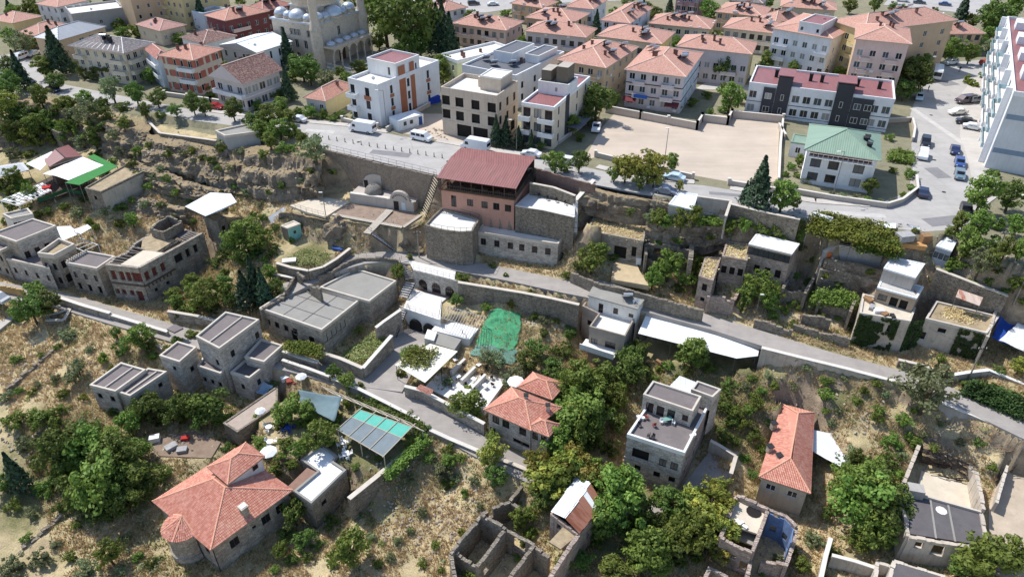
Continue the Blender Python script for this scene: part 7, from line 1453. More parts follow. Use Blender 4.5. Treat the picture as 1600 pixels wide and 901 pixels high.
canopy('flat_porch_roof','tiny walled flat roof beside the lower lane wall',[(261,515.5,.2),(273,521,.2),(287,514,.2),(274,508,.2)],RF_GREY,.3,(),'roof',base=-4)
deck('ramp','pale cement ramp beside the lane bushes',[(240,537),(252,545),(266,526),(262,520)],-2.4,RF_PALE,2)
canopy('vine_awning','white awning panel at the left end of the grapevine canopy',[(1269,338,18.6),(1299,346,18.4),(1302,340,19),(1271,331,19.2)],MEM,.06,(0,1));canopy('vine_awning','white pointed panel on the right part of the grapevine canopy',[(1371,349,18.6),(1382,356,18.4),(1400,357,18.4),(1400,349,18.8)],MEM,.06,(1,2));canopy('vine_awning','white sheet roof over the scrap at the road bend',[(1418,356,17.8),(1436,362,17.6),(1438,355,18.2),(1420,351,18.4)],MEM,.06,(0,1,2))
r=thing('red_tile_canopy','small red tiled canopy over the courtyard gate on the lane','canopy',W(663,612,-1.4))
P=[W(650,607,-.9),W(672,617,-1.1),W(678,609,-.3),W(657,600,-.1)];tile_slope(r,r,P,'tile_slope')
deck('terrace','white side terrace beside the red-roofed restaurant',[(826,302),(898,321),(898,336),(808,318)],15.5,WFL,.5)
deck('yard_floor','pale floor of the small walled yard beside the road',[(1088,312),(1140,318),(1133,338),(1083,330)],16.2,A_PAVE,1)
deck('dry_terrace','sandy terrace with stone rows above the alley',[(958,416),(966,404),(993,408),(1000,424),(1014,446),(955,436)],7.3,plain('sandy_terrace',(192,172,138),.2,.8,spots=.25),1)
deck('patio','pale earth yard at the lower right edge',[(1545,790),(1562,730),(1640,760),(1640,930),(1545,900)],-4.0,plain('pale_earth',(186,170,150),.18,.4,spots=.15),.3)
deck('patio','grey gravel yard beside the three-storey terrace house',[(1068,756),(1120,690),(1148,712),(1138,752),(1090,775)],-6.3,A_STREET,.3)
deck('street','paved corner of street at the left edge',[(-20,480),(30,470),(18,500),(-20,530)],-2.0,A_PAVE,1)
deck('rubbish_yard','dark earth yard with rubbish above the thicket',[(222,690),(300,672),(345,690),(330,715),(250,712)],-6.9,plain('dark_yard',(142,122,104),.25,.7,spots=.4),.3)
deck('deck_strip','brown boarded strip beside the bright white roof',[(448,761),(459,768),(497,738),(480,730)],-4.5,plain('brown_deck',(142,112,96),.2,1.5),.8)
# ================= trees, shrubs, vines =================
L_DARK=leafmat('leaf_dark',(58,78,34),(116,134,64),(78,98,44));L_MID=leafmat('leaf_mid',(72,94,38),(132,150,70),(96,116,50));L_YEL=leafmat('leaf_yellowgreen',(92,108,42),(176,168,80),(84,108,46));L_OLIVE=leafmat('leaf_olive',(88,102,72),(146,154,110),(104,114,74));L_PINE=leafmat('needle',(36,54,42),(76,98,68),(50,70,50),.15);L_VINE=leafmat('leaf_vine',(62,86,30),(138,148,62),(120,126,56));L_IVY=leafmat('leaf_ivy',(38,54,28),(76,96,48),(48,66,34))
from mathutils.bvhtree import BVHTree
bpy.context.view_layer.update(); _dg = bpy.context.evaluated_depsgraph_get()
_bv=[BVHTree.FromObject(o,_dg)for o in bpy.data.objects if o.type=='MESH' and o.name.split('.')[0]in('ground','cliff')]
def T(x, y):
    """height of ground or rock below a point"""
    return max([h[0].z for h in(b.ray_cast(Vector((x,y,70)),Vector((0,0,-1)))for b in _bv)if h[0]is not None],default=0)
def G(px, py):
    """where the view through a pixel meets ground or rock"""
    d=Vector(((px-800)/FPX,_c-(py-450.5)/FPX*_s,-_s-(py-450.5)/FPX*_c)).normalized();o=Vector((0,0,CAMZ));hs=[h for h in(b.ray_cast(o,d)for b in _bv)if h[0]is not None]
    return min(hs, key=lambda h: h[3])[0].copy()
BARK = plain('bark', (88, 74, 60), .25, 3, bump=.8)
def cards(C, Nrm, size, mat, name, rndv):
    """quads centred on C, roughly facing Nrm"""
    n=len(C);rv=RNG.normal(size=(n,3));nn=Nrm+rv*.55;nn/=np.linalg.norm(nn,axis=1)[:,None]+1e-9
    a=np.cross(nn,RNG.normal(size=(n,3)));a/=np.linalg.norm(a,axis=1)[:,None]+1e-9;b=np.cross(nn,a);s=(size*RNG.uniform(.6,1.25,n))[:,None]
    a = a * s; b = b * s * .62; v = np.stack([C - a, C - b * .9 + a * .1, C + a, C + b], 1).reshape(-1, 3)
    me=bpy.data.meshes.new(name);me.vertices.add(n*4);me.vertices.foreach_set('co',v.astype(np.float32).ravel());me.loops.add(n*4);me.loops.foreach_set('vertex_index',np.arange(n*4,dtype=np.int32));me.polygons.add(n);me.polygons.foreach_set('loop_start',np.arange(0,n*4,4,dtype=np.int32))
    me.update();me.validate();me.materials.append(mat);at=me.attributes.new('rnd','FLOAT','FACE');at.data.foreach_set('value',rndv.astype(np.float32));return me
def crown_mesh(kind, seed, mat, n, leaf):
    g = np.random.default_rng(seed)
    if kind == 'cone':
        m=n;h=g.uniform(0,1,m)**.8;lay=np.floor(h*11)/11;rr=(1-h)*(.55+.5*((h*11)%1))**.6*g.uniform(.25,1,m)**.45;th=g.uniform(0,2*np.pi,m);rr*=1+.25*np.sin(th*5+lay*40)
        C=np.stack([rr*np.cos(th),rr*np.sin(th),.35+h*3.0-rr*.25],1);Nr=np.stack([np.cos(th),np.sin(th),np.full(m,.5)],1);r=g.uniform(0,1,m)*.6+.4*(rr/(1.05-h)).clip(0,1)*.8
    else:
        zc={'tree':1.35,'bush':.62,'tall':1.7}[kind];sq={'tree':.92,'bush':.72,'tall':1.35}[kind];K={'tree':46,'bush':30,'tall':44}[kind]
        d=g.normal(size=(K,3));d/=np.linalg.norm(d,axis=1)[:,None];rad=g.uniform(.35,.95,K)[:,None]**.7;cc=d*rad;lob=1+.42*np.sin(np.arctan2(d[:,1],d[:,0])*3+seed)*g.uniform(.3,1,K);cc[:,:2]*=lob[:,None]
        per=n//K;pick=np.repeat(np.arange(K),per);rs=g.uniform(.13,.4,K)[pick];off=g.normal(size=(K*per,3));off/=np.linalg.norm(off,axis=1)[:,None];off*=(g.uniform(.3,1,K*per)**.5*rs)[:,None];off[:,2]*=.75
        C=cc[pick]+off;Nr=off/(np.linalg.norm(off,axis=1)[:,None]+1e-6)+np.array([0,0,.45]);C[:,2]=C[:,2]*sq+zc;C[:,2]=np.maximum(C[:,2],.05);r=(g.uniform(0,1,K)[pick]*.55+g.uniform(0,1,K*per)*.45)
    global RNG; RNG = g; return cards(C, Nr, leaf, mat, 'crown', r)
def trunk_mesh(kind, seed):
    k = random.Random(seed); M = MB()
    if kind == 'cone': M.tube((0, 0, -.3), (0, 0, 3.0), .07, 6, 0, .015)
    else:
        top={'tree':.95,'bush':.3,'tall':1.1}[kind];w=.075 if kind!='bush' else .05;p=Vector((0,0,-.3));q=Vector((k.uniform(-.05,.05),k.uniform(-.05,.05),top));M.tube(p,q,w*1.3,7,0,w*.8)
        for i in range(6 if kind != 'bush' else 5):
            t=i*2*math.pi/6+k.uniform(-.4,.4);e=Vector((math.cos(t)*.55,math.sin(t)*.55,top+k.uniform(.15,.7)));m=q.lerp(e,.5)+Vector((0,0,-.06));M.tube(q,m,w*.6,5,0,w*.4);M.tube(m,e,w*.4,4,0,w*.12)
    o = M.build('trunk', BARK); me = o.data; bpy.data.objects.remove(o); return me
PROTO = {}
for key,kd,mat,n,leaf,nv in(('o','tree',L_DARK,2800,.085,3),('m','tree',L_MID,2800,.085,3),('y','tree',L_YEL,2600,.095,3),('v','tree',L_OLIVE,2200,.08,2),('p','cone',L_PINE,3000,.11,3),('b','bush',L_MID,1700,.10,3),('d','bush',L_DARK,1700,.10,3),('w','bush',L_OLIVE,1500,.095,2),('x','bush',L_VINE,1500,.11,2),('t','tall',L_DARK,2800,.09,2)):
    PROTO[key]=[(crown_mesh(kd,11*i+ord(key),mat,n,leaf),trunk_mesh(kd,i+ord(key)),kd)for i in range(nv)]
NOUN={'o':('dark green broadleaf tree','tree','broadleaf_tree'),'m':('green leafy tree','tree','leafy_tree'),'y':('yellow-green flowering tree','tree','flowering_tree'),'v':('grey-green olive-like tree','tree','olive_tree'),'p':('dark conifer','tree','conifer_tree'),'b':('green bush','bush','green_bush'),'d':('dark green bush','bush','dark_bush'),'w':('grey-green bush','bush','olive_bush'),'x':('yellowish bush','bush','yellow_bush'),'t':('tall dark tree','tree','tall_tree')}
VEG = []
def tree(kind, px, py, rpx):
    cm,tm,kd=random.choice(PROTO[kind]);zc={'tree':1.35,'bush':.62,'tall':1.7,'cone':1.7}[kd];rr=rpx*(1.08 if py>205 else 1.22)/(1.0 if kd!='cone' else 1.55)
    phi=PITCH+math.atan((py-450.5)/FPX);tilt=(px-830)/1700;dy=zc*rr*math.cos(phi);p=G(px-tilt*dy,py+dy);r=rr/scale_at(p);zg=p.z
    o=bpy.data.objects.new(NOUN[kind][2],None);COL.objects.link(o);o.location=(p.x,p.y,zg);o.rotation_euler=(0,0,rnd(0,6.28));j=rnd(.84,1.18);o.scale=(r*j,r/j,r*rnd(.8,1.22));o.empty_display_size=.3
    for nm,me in(('crown',cm),('trunk',tm)):c=bpy.data.objects.new(nm,me);COL.objects.link(c);c.parent=o
    o['category'] = NOUN[kind][1]; VEG.append((o, kind, r)); return o
TREES = '''p 12 12 14;b 45 18 16;p 82 78 30;m 64 100 14;p 25 108 24;o 8 100 14;o 10 128 14;o 85 122 12;d 107 102 10;d 135 112 12;d 160 116 13;d 220 110 13;v 172 140 14;o 210 148 12;o 243 150 12;o 272 168 10;o 300 163 11;o 317 167 10;o 362 170 13;o 398 182 14;b 190 165 10;p 312 22 20;b 185 38 10;b 215 48 14;m 350 85 12;m 168 4 10;m 398 38 8;m 15 60 12;v 32 65 14;b 45 70 10;o 12 143 12;y 8 165 13;b 58 215 22;w 130 217 15;v 135 175 15;x 105 160 10;b 160 160 9;b 85 195 12;d 30 200 14;d 115 190 10;w 20 240 12;x 45 240 8;
o 412 38 10;p 447 82 20;o 470 100 18;p 447 135 18;o 482 112 14;v 510 122 12;b 430 148 12;b 465 172 9;b 485 176 10;b 505 178 9;m 560 101 12;m 600 32 26;o 640 38 34;m 668 45 18;p 682 55 25;p 702 60 25;p 690 30 18;p 747 50 15;p 768 55 12;p 780 55 15;m 682 115 14;b 675 95 10;m 420 178 18;m 438 165 12;b 455 205 12;v 490 232 19;p 775 208 18;p 790 203 20;p 810 212 18;p 830 222 12;b 520 128 10;b 455 120 10;m 530 110 8;
p 812 48 14;p 827 62 14;p 905 55 18;p 885 62 14;v 868 72 8;p 932 38 14;m 1020 22 12;m 1107 20 14;p 1047 8 12;m 1072 52 12;p 972 107 14;o 932 158 19;o 920 178 12;t 1132 105 13;m 1142 152 16;o 1160 150 8;b 1055 168 8;b 1082 160 8;m 1198 95 10;m 1180 55 8;m 1010 10 8;o 1200 8 8;m 870 12 8;p 846 25 10;m 1240 108 8;
p 1285 102 18;m 1312 112 10;p 1506 18 20;o 1562 18 22;o 1545 32 12;m 1590 8 16;o 1430 120 20;m 1460 75 14;m 1492 78 14;v 1547 72 10;m 1517 85 10;m 1440 83 12;x 1522 130 7;x 1512 125 7;b 1537 118 6;o 1415 140 12;m 1445 98 14;m 1475 66 10;m 1530 60 10;o 1580 40 12;
y 1015 255 24;y 978 262 18;m 1050 252 12;m 867 252 15;o 905 252 14;b 882 262 9;y 1022 276 13;y 1062 290 7;p 1190 280 42;p 1165 302 14;p 838 278 9;b 815 246 5;o 960 270 12;o 1000 285 10;m 1225 303 22;m 1243 315 10;m 1360 290 12;b 1408 240 8;b 1420 241 7;b 1422 272 9;w 1300 302 6;w 1318 305 6;w 1338 308 6;b 1356 312 6;w 1376 315 6;w 1396 312 6;x 1412 304 6;b 1424 292 7;b 1236 260 7;w 1258 282 7;m 1537 302 26;o 1582 305 20;b 1547 268 8;b 1557 272 7;m 1530 350 18;m 1517 370 22;b 1487 362 10;v 1535 408 18;m 1575 385 16;m 1595 392 14;m 1212 362 14;b 1242 352 12;b 1258 356 8;b 1430 360 6;
w 1020 340 12;b 1040 347 13;m 1065 343 15;b 1095 346 10;b 1117 346 11;w 1150 345 8;m 925 400 22;m 1045 415 20;m 1020 436 14;m 1074 432 13;b 1095 400 10;m 1185 445 24;o 1170 457 15;m 1202 470 15;x 1225 482 9;b 1275 462 11;b 1300 467 11;b 1325 461 9;b 1332 402 11;b 1350 408 8;o 1160 478 9;b 1250 478 9;b 1210 492 9;y 1594 570 13;d 1528 600 10;d 1548 606 11;d 1568 612 11;d 1590 622 11;d 1508 598 8;v 1450 606 36;b 1290 616 12;w 1240 604 8;b 1340 626 8;b 1412 656 13;w 1260 575 7;d 1245 560 6;b 1375 640 8;w 1470 660 7;w 1320 590 7;
m 1345 768 34;o 1370 802 34;m 1320 742 20;m 1362 738 24;b 1388 760 18;w 1330 712 14;b 1392 690 13;b 1370 652 10;w 1270 842 14;m 1252 882 13;m 1540 872 38;m 1578 862 26;m 1502 884 20;d 1300 800 14;b 1305 720 10;w 1410 712 9;
m 905 580 22;d 880 545 15;o 840 540 15;d 862 566 14;m 930 602 24;m 960 622 18;o 985 562 20;o 1000 545 14;m 882 612 18;m 1085 548 24;m 880 642 26;m 906 662 28;o 932 650 24;b 956 632 15;m 886 692 18;d 912 692 16;b 975 602 10;b 1045 570 10;b 1020 590 9;x 1030 575 8;
y 842 726 22;y 880 730 26;y 906 746 20;m 926 724 16;o 862 762 18;m 976 770 32;o 958 802 28;m 1002 800 24;y 956 740 13;y 1080 792 26;y 1112 782 26;m 1060 832 22;y 1122 760 13;y 1126 862 18;m 1000 872 22;m 958 886 24;m 825 802 14;b 830 832 10;b 735 892 16;y 768 706 20;o 776 742 16;m 770 682 12;o 1030 850 18;d 930 840 16;b 1090 870 12;
d 1126 626 18;b 1146 642 15;d 1130 680 14;w 1165 602 9;b 1160 660 12;d 1150 690 10;b 1190 610 8;
m 730 622 25;b 740 645 12;w 700 596 9;v 760 556 14;v 778 562 13;v 792 592 11;o 826 560 17;v 812 576 12;o 845 592 12;m 645 552 18;x 664 546 12;b 690 545 9;x 626 582 9;m 622 424 11;m 720 442 14;o 712 466 10;b 606 466 8;b 598 480 8;d 770 415 6;b 595 530 8;b 790 430 5;
m 380 360 26;m 402 372 19;o 364 380 14;m 322 455 25;o 346 444 17;m 274 470 11;b 300 480 13;p 380 450 34;p 412 456 28;p 396 440 30;m 205 342 11;x 186 350 8;b 150 355 7;
m 55 455 17;o 46 480 22;o 72 472 19;x 28 492 13;w 105 520 13;v 121 575 13;m 216 522 20;d 232 540 12;d 190 545 12;v 112 585 12;x 160 558 10;b 300 520 10;b 275 530 9;b 240 556 8;b 262 545 7;b 315 522 7;o 180 520 8;
o 230 636 17;o 266 642 15;o 330 636 23;b 346 652 14;d 300 626 10;d 205 652 12;d 180 640 9;m 400 655 10;
b 60 652 18;b 20 656 17;w 40 692 15;o 106 700 30;m 160 745 42;o 192 772 28;o 130 765 28;m 176 690 25;m 202 662 18;d 246 742 20;p 26 740 34;o 4 752 18;b 70 762 16;w 62 872 17;w 18 884 20;w 135 886 16;m 172 866 18;b 85 660 14;d 145 800 16;w 100 740 14;d 70 700 12;x 50 610 8;b 25 560 9;w 10 620 10;
m 450 634 22;b 438 660 12;m 396 662 14;m 500 676 24;b 480 692 14;b 416 702 11;b 432 732 12;w 400 640 8;m 542 592 14;o 522 582 11;b 562 602 9;d 620 652 11;d 636 656 13;d 650 663 13;d 660 670 11;d 600 638 9;d 582 628 9;d 560 622 9;b 626 716 7;b 640 702 8;b 610 728 7;b 655 690 7;b 545 630 9;b 520 640 8;w 490 640 8;x 530 650 6;
x 470 540 13;x 490 542 11;x 452 535 8;w 690 732 17;d 698 756 10;m 548 860 27;o 472 842 15;o 460 802 20;d 446 836 12;d 456 872 10;b 590 880 9;w 660 800 9;w 750 790 7;b 470 780 10;w 620 845 8;w 560 800 7;
b 232 226 7;w 350 226 10;w 376 236 8;b 262 240 8;x 300 236 7;w 320 285 9;b 288 268 6;b 165 270 6;b 440 232 10;m 420 218 12;b 410 240 9;b 455 230 8;w 250 262 8;x 215 270 8;b 232 290 8;x 275 300 7;w 120 330 12;x 140 345 8;b 60 335 8;b 20 300 14;b 35 288 12;m 15 320 12;b 430 385 7;b 455 375 6;d 470 350 5;b 260 372 7;w 385 300 8;b 365 290 7;w 405 320 7;x 345 300 6;b 395 335 6;
m 690 105 16;b 705 118 11;m 585 10 12;o 572 4 10;b 190 50 9;b 280 62 9;m 150 48 8;b 330 98 8;m 345 100 9;b 320 140 7;b 295 138 7;m 232 118 9;d 250 142 8;b 330 150 6;m 850 66 9;m 930 80 8;m 1056 68 9;m 1120 62 9;m 1196 66 9;m 815 70 9;m 925 28 8;b 1012 40 8;m 1126 30 8;b 1000 80 8;m 1128 86 8;m 960 48 7;b 1225 66 8;b 1240 34 7;m 1460 45 10;m 1420 100 12;o 1405 92 10;m 1545 55 9;b 1390 215 7;b 1395 265 7;m 1250 250 8;b 1245 272 7;b 1228 272 6;b 1205 138 7;m 1190 110 8;b 1105 150 6;m 1130 138 6;b 860 215 8;b 845 228 7;b 905 215 8;m 895 195 10;b 555 180 7;b 530 178 7;b 520 185 6;m 450 180 9;b 400 165 8;m 415 135 10;d 455 145 9;b 385 185 8;m 540 120 8;b 575 115 7;b 600 108 7;m 625 75 14;o 655 70 14;m 590 60 12;o 665 22 12;m 620 12 14;
d 15 178 14;d 40 175 11;b 62 172 9;d 85 172 11;w 110 178 9;b 140 190 9;d 160 195 11;w 175 210 9;d 100 212 10;b 20 215 10;d 5 200 12;b 45 255 9;w 190 235 9;d 205 255 8;b 175 250 7;d 150 240 8;w 240 275 8;d 260 280 7;b 300 250 6;d 315 245 7;w 285 240 7;b 340 262 6;d 360 262 7;w 330 310 7;b 300 315 6;d 250 320 7;w 225 318 8;b 205 312 7;d 190 325 8;w 165 330 9;b 100 322 8;b 75 330 8;d 40 325 9;b 8 345 8;d 130 312 6;b 270 340 7;w 345 350 8;d 300 345 7;b 420 300 6;d 440 290 7;w 470 280 6;b 485 265 7;d 520 268 6;b 410 340 7;d 430 355 6;w 400 350 8;b 425 395 8;d 400 395 10;b 415 405 8;
d 330 480 12;o 360 470 12;m 300 455 12;d 280 490 9;o 430 470 12;d 415 480 9;b 350 425 9;d 335 410 9;m 420 425 10;
b 90 540 7;w 140 545 7;x 175 575 7;b 65 555 6;w 85 590 8;b 100 615 8;w 60 600 6;x 130 620 7;b 95 640 9;w 125 660 9;d 150 665 10;b 30 610 7;o 135 720 20;m 95 735 18;d 60 720 12;m 215 700 18;o 225 765 18;d 175 800 15;m 205 730 20;d 105 790 14;b 120 820 8;w 50 800 10;b 20 790 12;w 85 850 9;b 110 870 10;w 200 840 9;b 215 870 10;w 190 890 9;d 235 880 9;b 40 840 8;
d 250 655 12;d 285 650 12;o 310 655 14;d 365 650 9;b 385 685 9;b 372 695 8;d 355 700 9;b 345 720 8;d 430 600 7;
b 470 660 9;m 460 620 12;b 485 655 9;d 515 690 10;b 555 730 7;b 590 715 6;d 605 745 9;w 640 745 9;d 670 715 11;b 700 700 9;w 715 745 9;b 725 770 8;w 640 830 7;b 680 850 8;x 720 830 7;w 580 840 8;b 520 880 9;d 500 850 8;b 430 890 8;w 610 870 9;b 660 880 9;b 690 890 8;d 480 870 9;
d 850 520 8;b 870 500 7;x 835 495 7;w 820 470 7;b 790 455 6;w 860 470 7;d 890 520 10;o 870 590 16;d 850 620 12;o 950 580 14;d 940 640 14;o 965 660 14;d 905 625 16;m 930 680 18;d 950 700 14;m 895 715 14;o 940 760 14;d 935 790 14;o 985 830 18;m 1030 820 18;o 1050 795 16;d 1085 850 14;m 1110 840 16;d 1060 870 14;m 1030 885 16;o 910 870 16;m 880 880 14;d 845 880 10;b 810 870 9;
d 1010 575 9;b 1060 590 8;d 1075 580 9;b 1110 575 9;d 1140 600 12;b 1175 590 8;w 1200 585 7;d 1145 660 12;b 1170 640 10;d 1180 680 12;b 1165 715 10;d 1175 740 9;b 1290 640 8;w 1310 640 8;b 1350 610 8;w 1385 615 8;b 1430 640 8;d 1390 715 14;w 1300 660 8;b 1420 680 9;w 1440 680 8;b 1460 700 8;w 1500 690 8;d 1530 690 9;b 1550 730 8;d 1385 830 18;m 1340 840 18;d 1300 860 10;d 1310 760 12;o 1340 720 14;b 1405 740 10;d 1520 850 14;
b 1140 420 6;d 1120 440 7;b 1090 455 8;d 1060 450 9;b 1000 450 6;d 985 380 5;b 1030 380 8;d 1060 375 8;b 1110 370 8;w 1140 365 8;d 1215 425 8;b 1245 430 7;d 1265 440 8;b 1290 430 7;d 1310 445 8;b 1270 405 7;d 1250 385 8;b 1225 378 8;d 1280 495 8;b 1310 495 7;d 1240 505 8;b 1215 510 7;d 1330 510 6;b 1360 425 7;d 1460 440 7;b 1480 425 8;d 1510 415 9;b 1545 440 8;d 1560 420 9;m 1590 440 12;d 1570 455 9;b 1600 470 9;d 1480 500 6;d 1500 540 8;b 1470 560 8;d 1440 575 8;d 1560 580 9;m 1500 345 14;b 1560 350 12;m 1590 350 16;d 1555 380 12;m 1505 395 10;
m 880 650 34;m 915 640 32;m 870 690 26;m 965 780 40;m 940 810 30;y 1095 800 36;m 1075 830 32;o 1050 790 26;m 1010 860 32;y 1120 830 26;o 1030 840 28;m 900 600 28;m 935 585 24;o 985 575 24;m 1350 785 42;o 1375 770 34;m 1365 830 30;o 1400 790 24;m 1320 760 26;y 860 740 32;y 895 725 30;m 925 750 24;o 850 775 22;o 185 720 34;m 215 745 26;o 95 705 30;m 140 700 30;o 240 640 20;o 280 640 20;o 210 645 16;m 315 640 22;
m 640 690 8;b 520 655 12;m 480 640 16;b 445 690 12;m 560 655 8;b 575 660 8;d 610 660 12;d 590 648 12;b 440 710 10;b 455 725 10;m 465 705 12;b 405 690 12;b 395 710 10;
m 20 25 10;b 70 12 8;m 130 8 9;b 160 28 8;o 205 20 9;b 230 5 8;m 300 6 9;o 345 4 8;m 375 8 8;m 405 10 9;m 545 4 10;o 600 4 12;m 700 20 9;p 720 14 10;m 735 30 9;b 790 22 7;m 860 22 8;m 905 40 8;b 960 18 8;m 980 5 9;p 1005 14 10;m 1050 30 8;b 1085 30 7;m 1160 12 8;p 1205 22 10;m 1250 6 8;b 1290 12 7;m 1330 8 9;m 1370 6 9;o 1400 12 9;m 1455 28 9;m 1490 38 9;m 1520 32 9;o 1570 60 10;m 1390 130 10;o 1330 118 8;b 1360 125 7;m 1225 118 8;m 1110 175 6;b 1130 172 6;o 960 160 8;m 905 170 10;m 1000 92 8;b 1060 110 7;m 700 90 9;b 670 110 8;m 655 100 9;b 640 90 8;
m 1030 335 14;b 1055 335 13;m 1085 338 13;b 1110 338 12;m 1140 352 12;b 1165 352 12;m 1190 360 13;b 1225 366 12;m 1250 366 10;b 985 330 8;d 960 400 9;m 1060 400 13;m 1085 415 14;m 1030 420 14;b 1240 470 11;m 1215 455 13;d 1290 455 10;m 1320 480 9;b 1345 520 8;b 885 430 7;d 905 415 9;m 940 390 12;m 50 190 14;d 75 185 13;b 110 200 13;m 145 215 13;d 25 170 14;m 60 150 12;b 100 165 12;m 130 150 12;d 160 178 11;m 190 188 10;b 150 165 10;m 225 172 9;b 250 180 7;m 435 200 14;m 405 200 13;b 470 215 10;b 345 232 9;d 330 250 9;b 215 235 10;m 20 275 14;m 45 300 12;b 5 290 14;m 375 400 14;d 350 395 11;m 300 440 14;m 270 455 12;o 430 445 12;m 560 515 7;b 612 440 9;m 735 455 10;b 760 480 8;x 800 475 8;x 830 460 8;w 850 500 9;m 640 400 5;b 1400 420 8;m 1490 410 12;m 1550 400 14;d 1520 440 8;b 1440 520 8;m 500 800 12;d 520 815 11;m 440 860 12;d 425 800 9;m 700 720 12;b 720 715 9;w 740 750 9;m 1180 630 12;d 1205 660 10;b 1190 700 9;m 1430 690 10;b 1290 595 9;m 1210 600 9;b 1370 600 8;m 812 812 15;b 822 842 12;m 800 792 12;b 768 872 9;m 742 898 15;w 1215 872 9;b 1190 890 9;b 1240 860 8'''
for line in TREES.replace('\n', '').split(';'):
    q = line.split()
    if len(q) == 4: tree(q[0], float(q[1]), float(q[2]), float(q[3]))
def leaf_slab(name, label, cat, pts, z, n, mat, leaf=.22, th=.7, lump=.6, posts=True, group=None):
    """vine canopy: leaves through a lumpy slab over a 4-gon, on posts"""
    P=[np.array(W(x,y,zz))for(x,y),zz in zip(pts,z if isinstance(z,(list,tuple))else[z]*4)];u,v=RNG.uniform(0,1,n),RNG.uniform(0,1,n);c=(P[0]+P[2])/2;g0=T(c[0],c[1]);r=thing(name,label,cat,(c[0],c[1],g0))
    C=((P[0][None]*(1-u[:,None])+P[1][None]*u[:,None])*(1-v[:,None])+(P[3][None]*(1-u[:,None])+P[2][None]*u[:,None])*v[:,None])
    C[:,2]+=fbm(C[:,0]*.7,C[:,1]*.7,5)*lump*2.2+RNG.uniform(-th,th*.3,n);C[:,:2]+=RNG.normal(size=(n,2))*.3
    keep=fbm(C[:,0]*.9,C[:,1]*.9,8)>-.22;C=C[keep];m=len(C);me=cards(C-np.array(r.location),np.tile([0,0,1.0],(m,1)),leaf,mat,'foliage',np.clip(RNG.uniform(0,1,m)*.6+fbm(C[:,0]*.5,C[:,1]*.5,2)+.2,0,1));o=bpy.data.objects.new('foliage',me);COL.objects.link(o);o.parent=r
    if posts:
        for i in range(3):
            for j in range(2):
                q=(P[0]*(1-i/2)+P[1]*i/2)*(1-j)+(P[3]*(1-i/2)+P[2]*i/2)*j;M=MB(r.location);M.tube((q[0],q[1],T(q[0],q[1])-.3),(q[0],q[1],q[2]-.2),.06,5);M.build('post',M_METAL,r)
    return r
leaf_slab('vine_pergola','wide grapevine canopy beside the road bend','pergola',[(1262,358),(1405,392),(1400,350),(1274,330)],[17.8,17.2,18.6,19],9000,L_VINE,.26,.8,.7)
leaf_slab('vine_pergola','green vine fringe hanging on the lower side of the grapevine canopy','pergola',[(1340,384),(1408,398),(1406,382),(1350,368)],[16.6,16.4,17.6,17.6],3500,L_MID,.26,1.2,.6,False)
leaf_slab('lane_vine','yellowish vine hanging over the workshop court wall','vine',[(442,544),(504,556),(503,538),(452,532)],[.4,.2,.8,1],2600,L_VINE,.2,.6,.4,False)
leaf_slab('awning_vine','vine sprawling over the cream awning','vine',[(622,570),(668,572),(686,545),(640,540)],[.7,.6,1.0,1.2],1300,L_VINE,.22,.5,.5,False)
leaf_slab('hedge','clipped dark hedge along the bare lath pergola','hedge',[(560,632),(655,680),(664,668),(585,624)],-3.2,5000,L_DARK,.2,1.4,.5,False)
leaf_slab('hedge','green hedge behind the garden restaurant wall','hedge',[(602,735),(610,742),(672,684),(660,676)],-3.6,3000,L_MID,.2,1.2,.5,False)
leaf_slab('hedge','hedge strip beside the green-roofed villa forecourt','hedge',[(1388,246),(1428,252),(1430,236),(1392,232)],19,1800,L_MID,.25,.9,.3,False)
leaf_slab('hedge','vine-covered fence on the steep alley bend at the right edge','hedge',[(1500,612),(1605,656),(1605,622),(1520,596)],[3.2,3,4.4,4.8],6000,L_IVY,.22,1.6,.6,False)
leaf_slab('creeper','ivy mass on the terrace wall left of the ivy-fronted house','creeper',[(1264,470),(1338,478),(1340,456),(1280,452)],[7.6,7.8,9,9],3600,L_MID,.22,.9,.6,False)
def ivy(label, pts, z0, n, seed, name='ivy'):
    """leaves clinging to the wall face below two top points"""
    a,b=W(*pts[0]),W(*pts[1]);g=np.random.default_rng(seed);u,v=g.uniform(0,1,n),g.uniform(0,1,n);e=(b-a).normalized();nn=np.array((e.y,-e.x,0));A,B=np.array(a),np.array(b);C=A[None]*(1-u[:,None])+B[None]*u[:,None];C[:,2]=C[:,2]*(1-v)+z0*v;keep=fbm(u*4+seed,v*4,seed)+.12>0;C=C[keep];C+=nn[None]*g.uniform(.08,.35,len(C))[:,None]
    me=cards(C-A[None],np.tile(nn+np.array([0,0,.3]),(len(C),1)),.2,L_IVY,name,g.uniform(0,1,len(C)));o=bpy.data.objects.new(name,me);COL.objects.link(o);o.location=a;return tag(o,label,'ivy')
ivy('dark ivy spreading over the ivy-fronted house wall',[(1343,490,9.6),(1406,500.4,9.6)],3.2,7500,3);ivy('ivy curtain between ivy-fronted house and broken-roof house',[(1420,503,9.4),(1446,499,9.4)],3.4,1800,5);ivy('creeper on the front of the broken-roof stone house',[(1500,512,9.4),(1541,522,9.4)],4.0,2200,7)
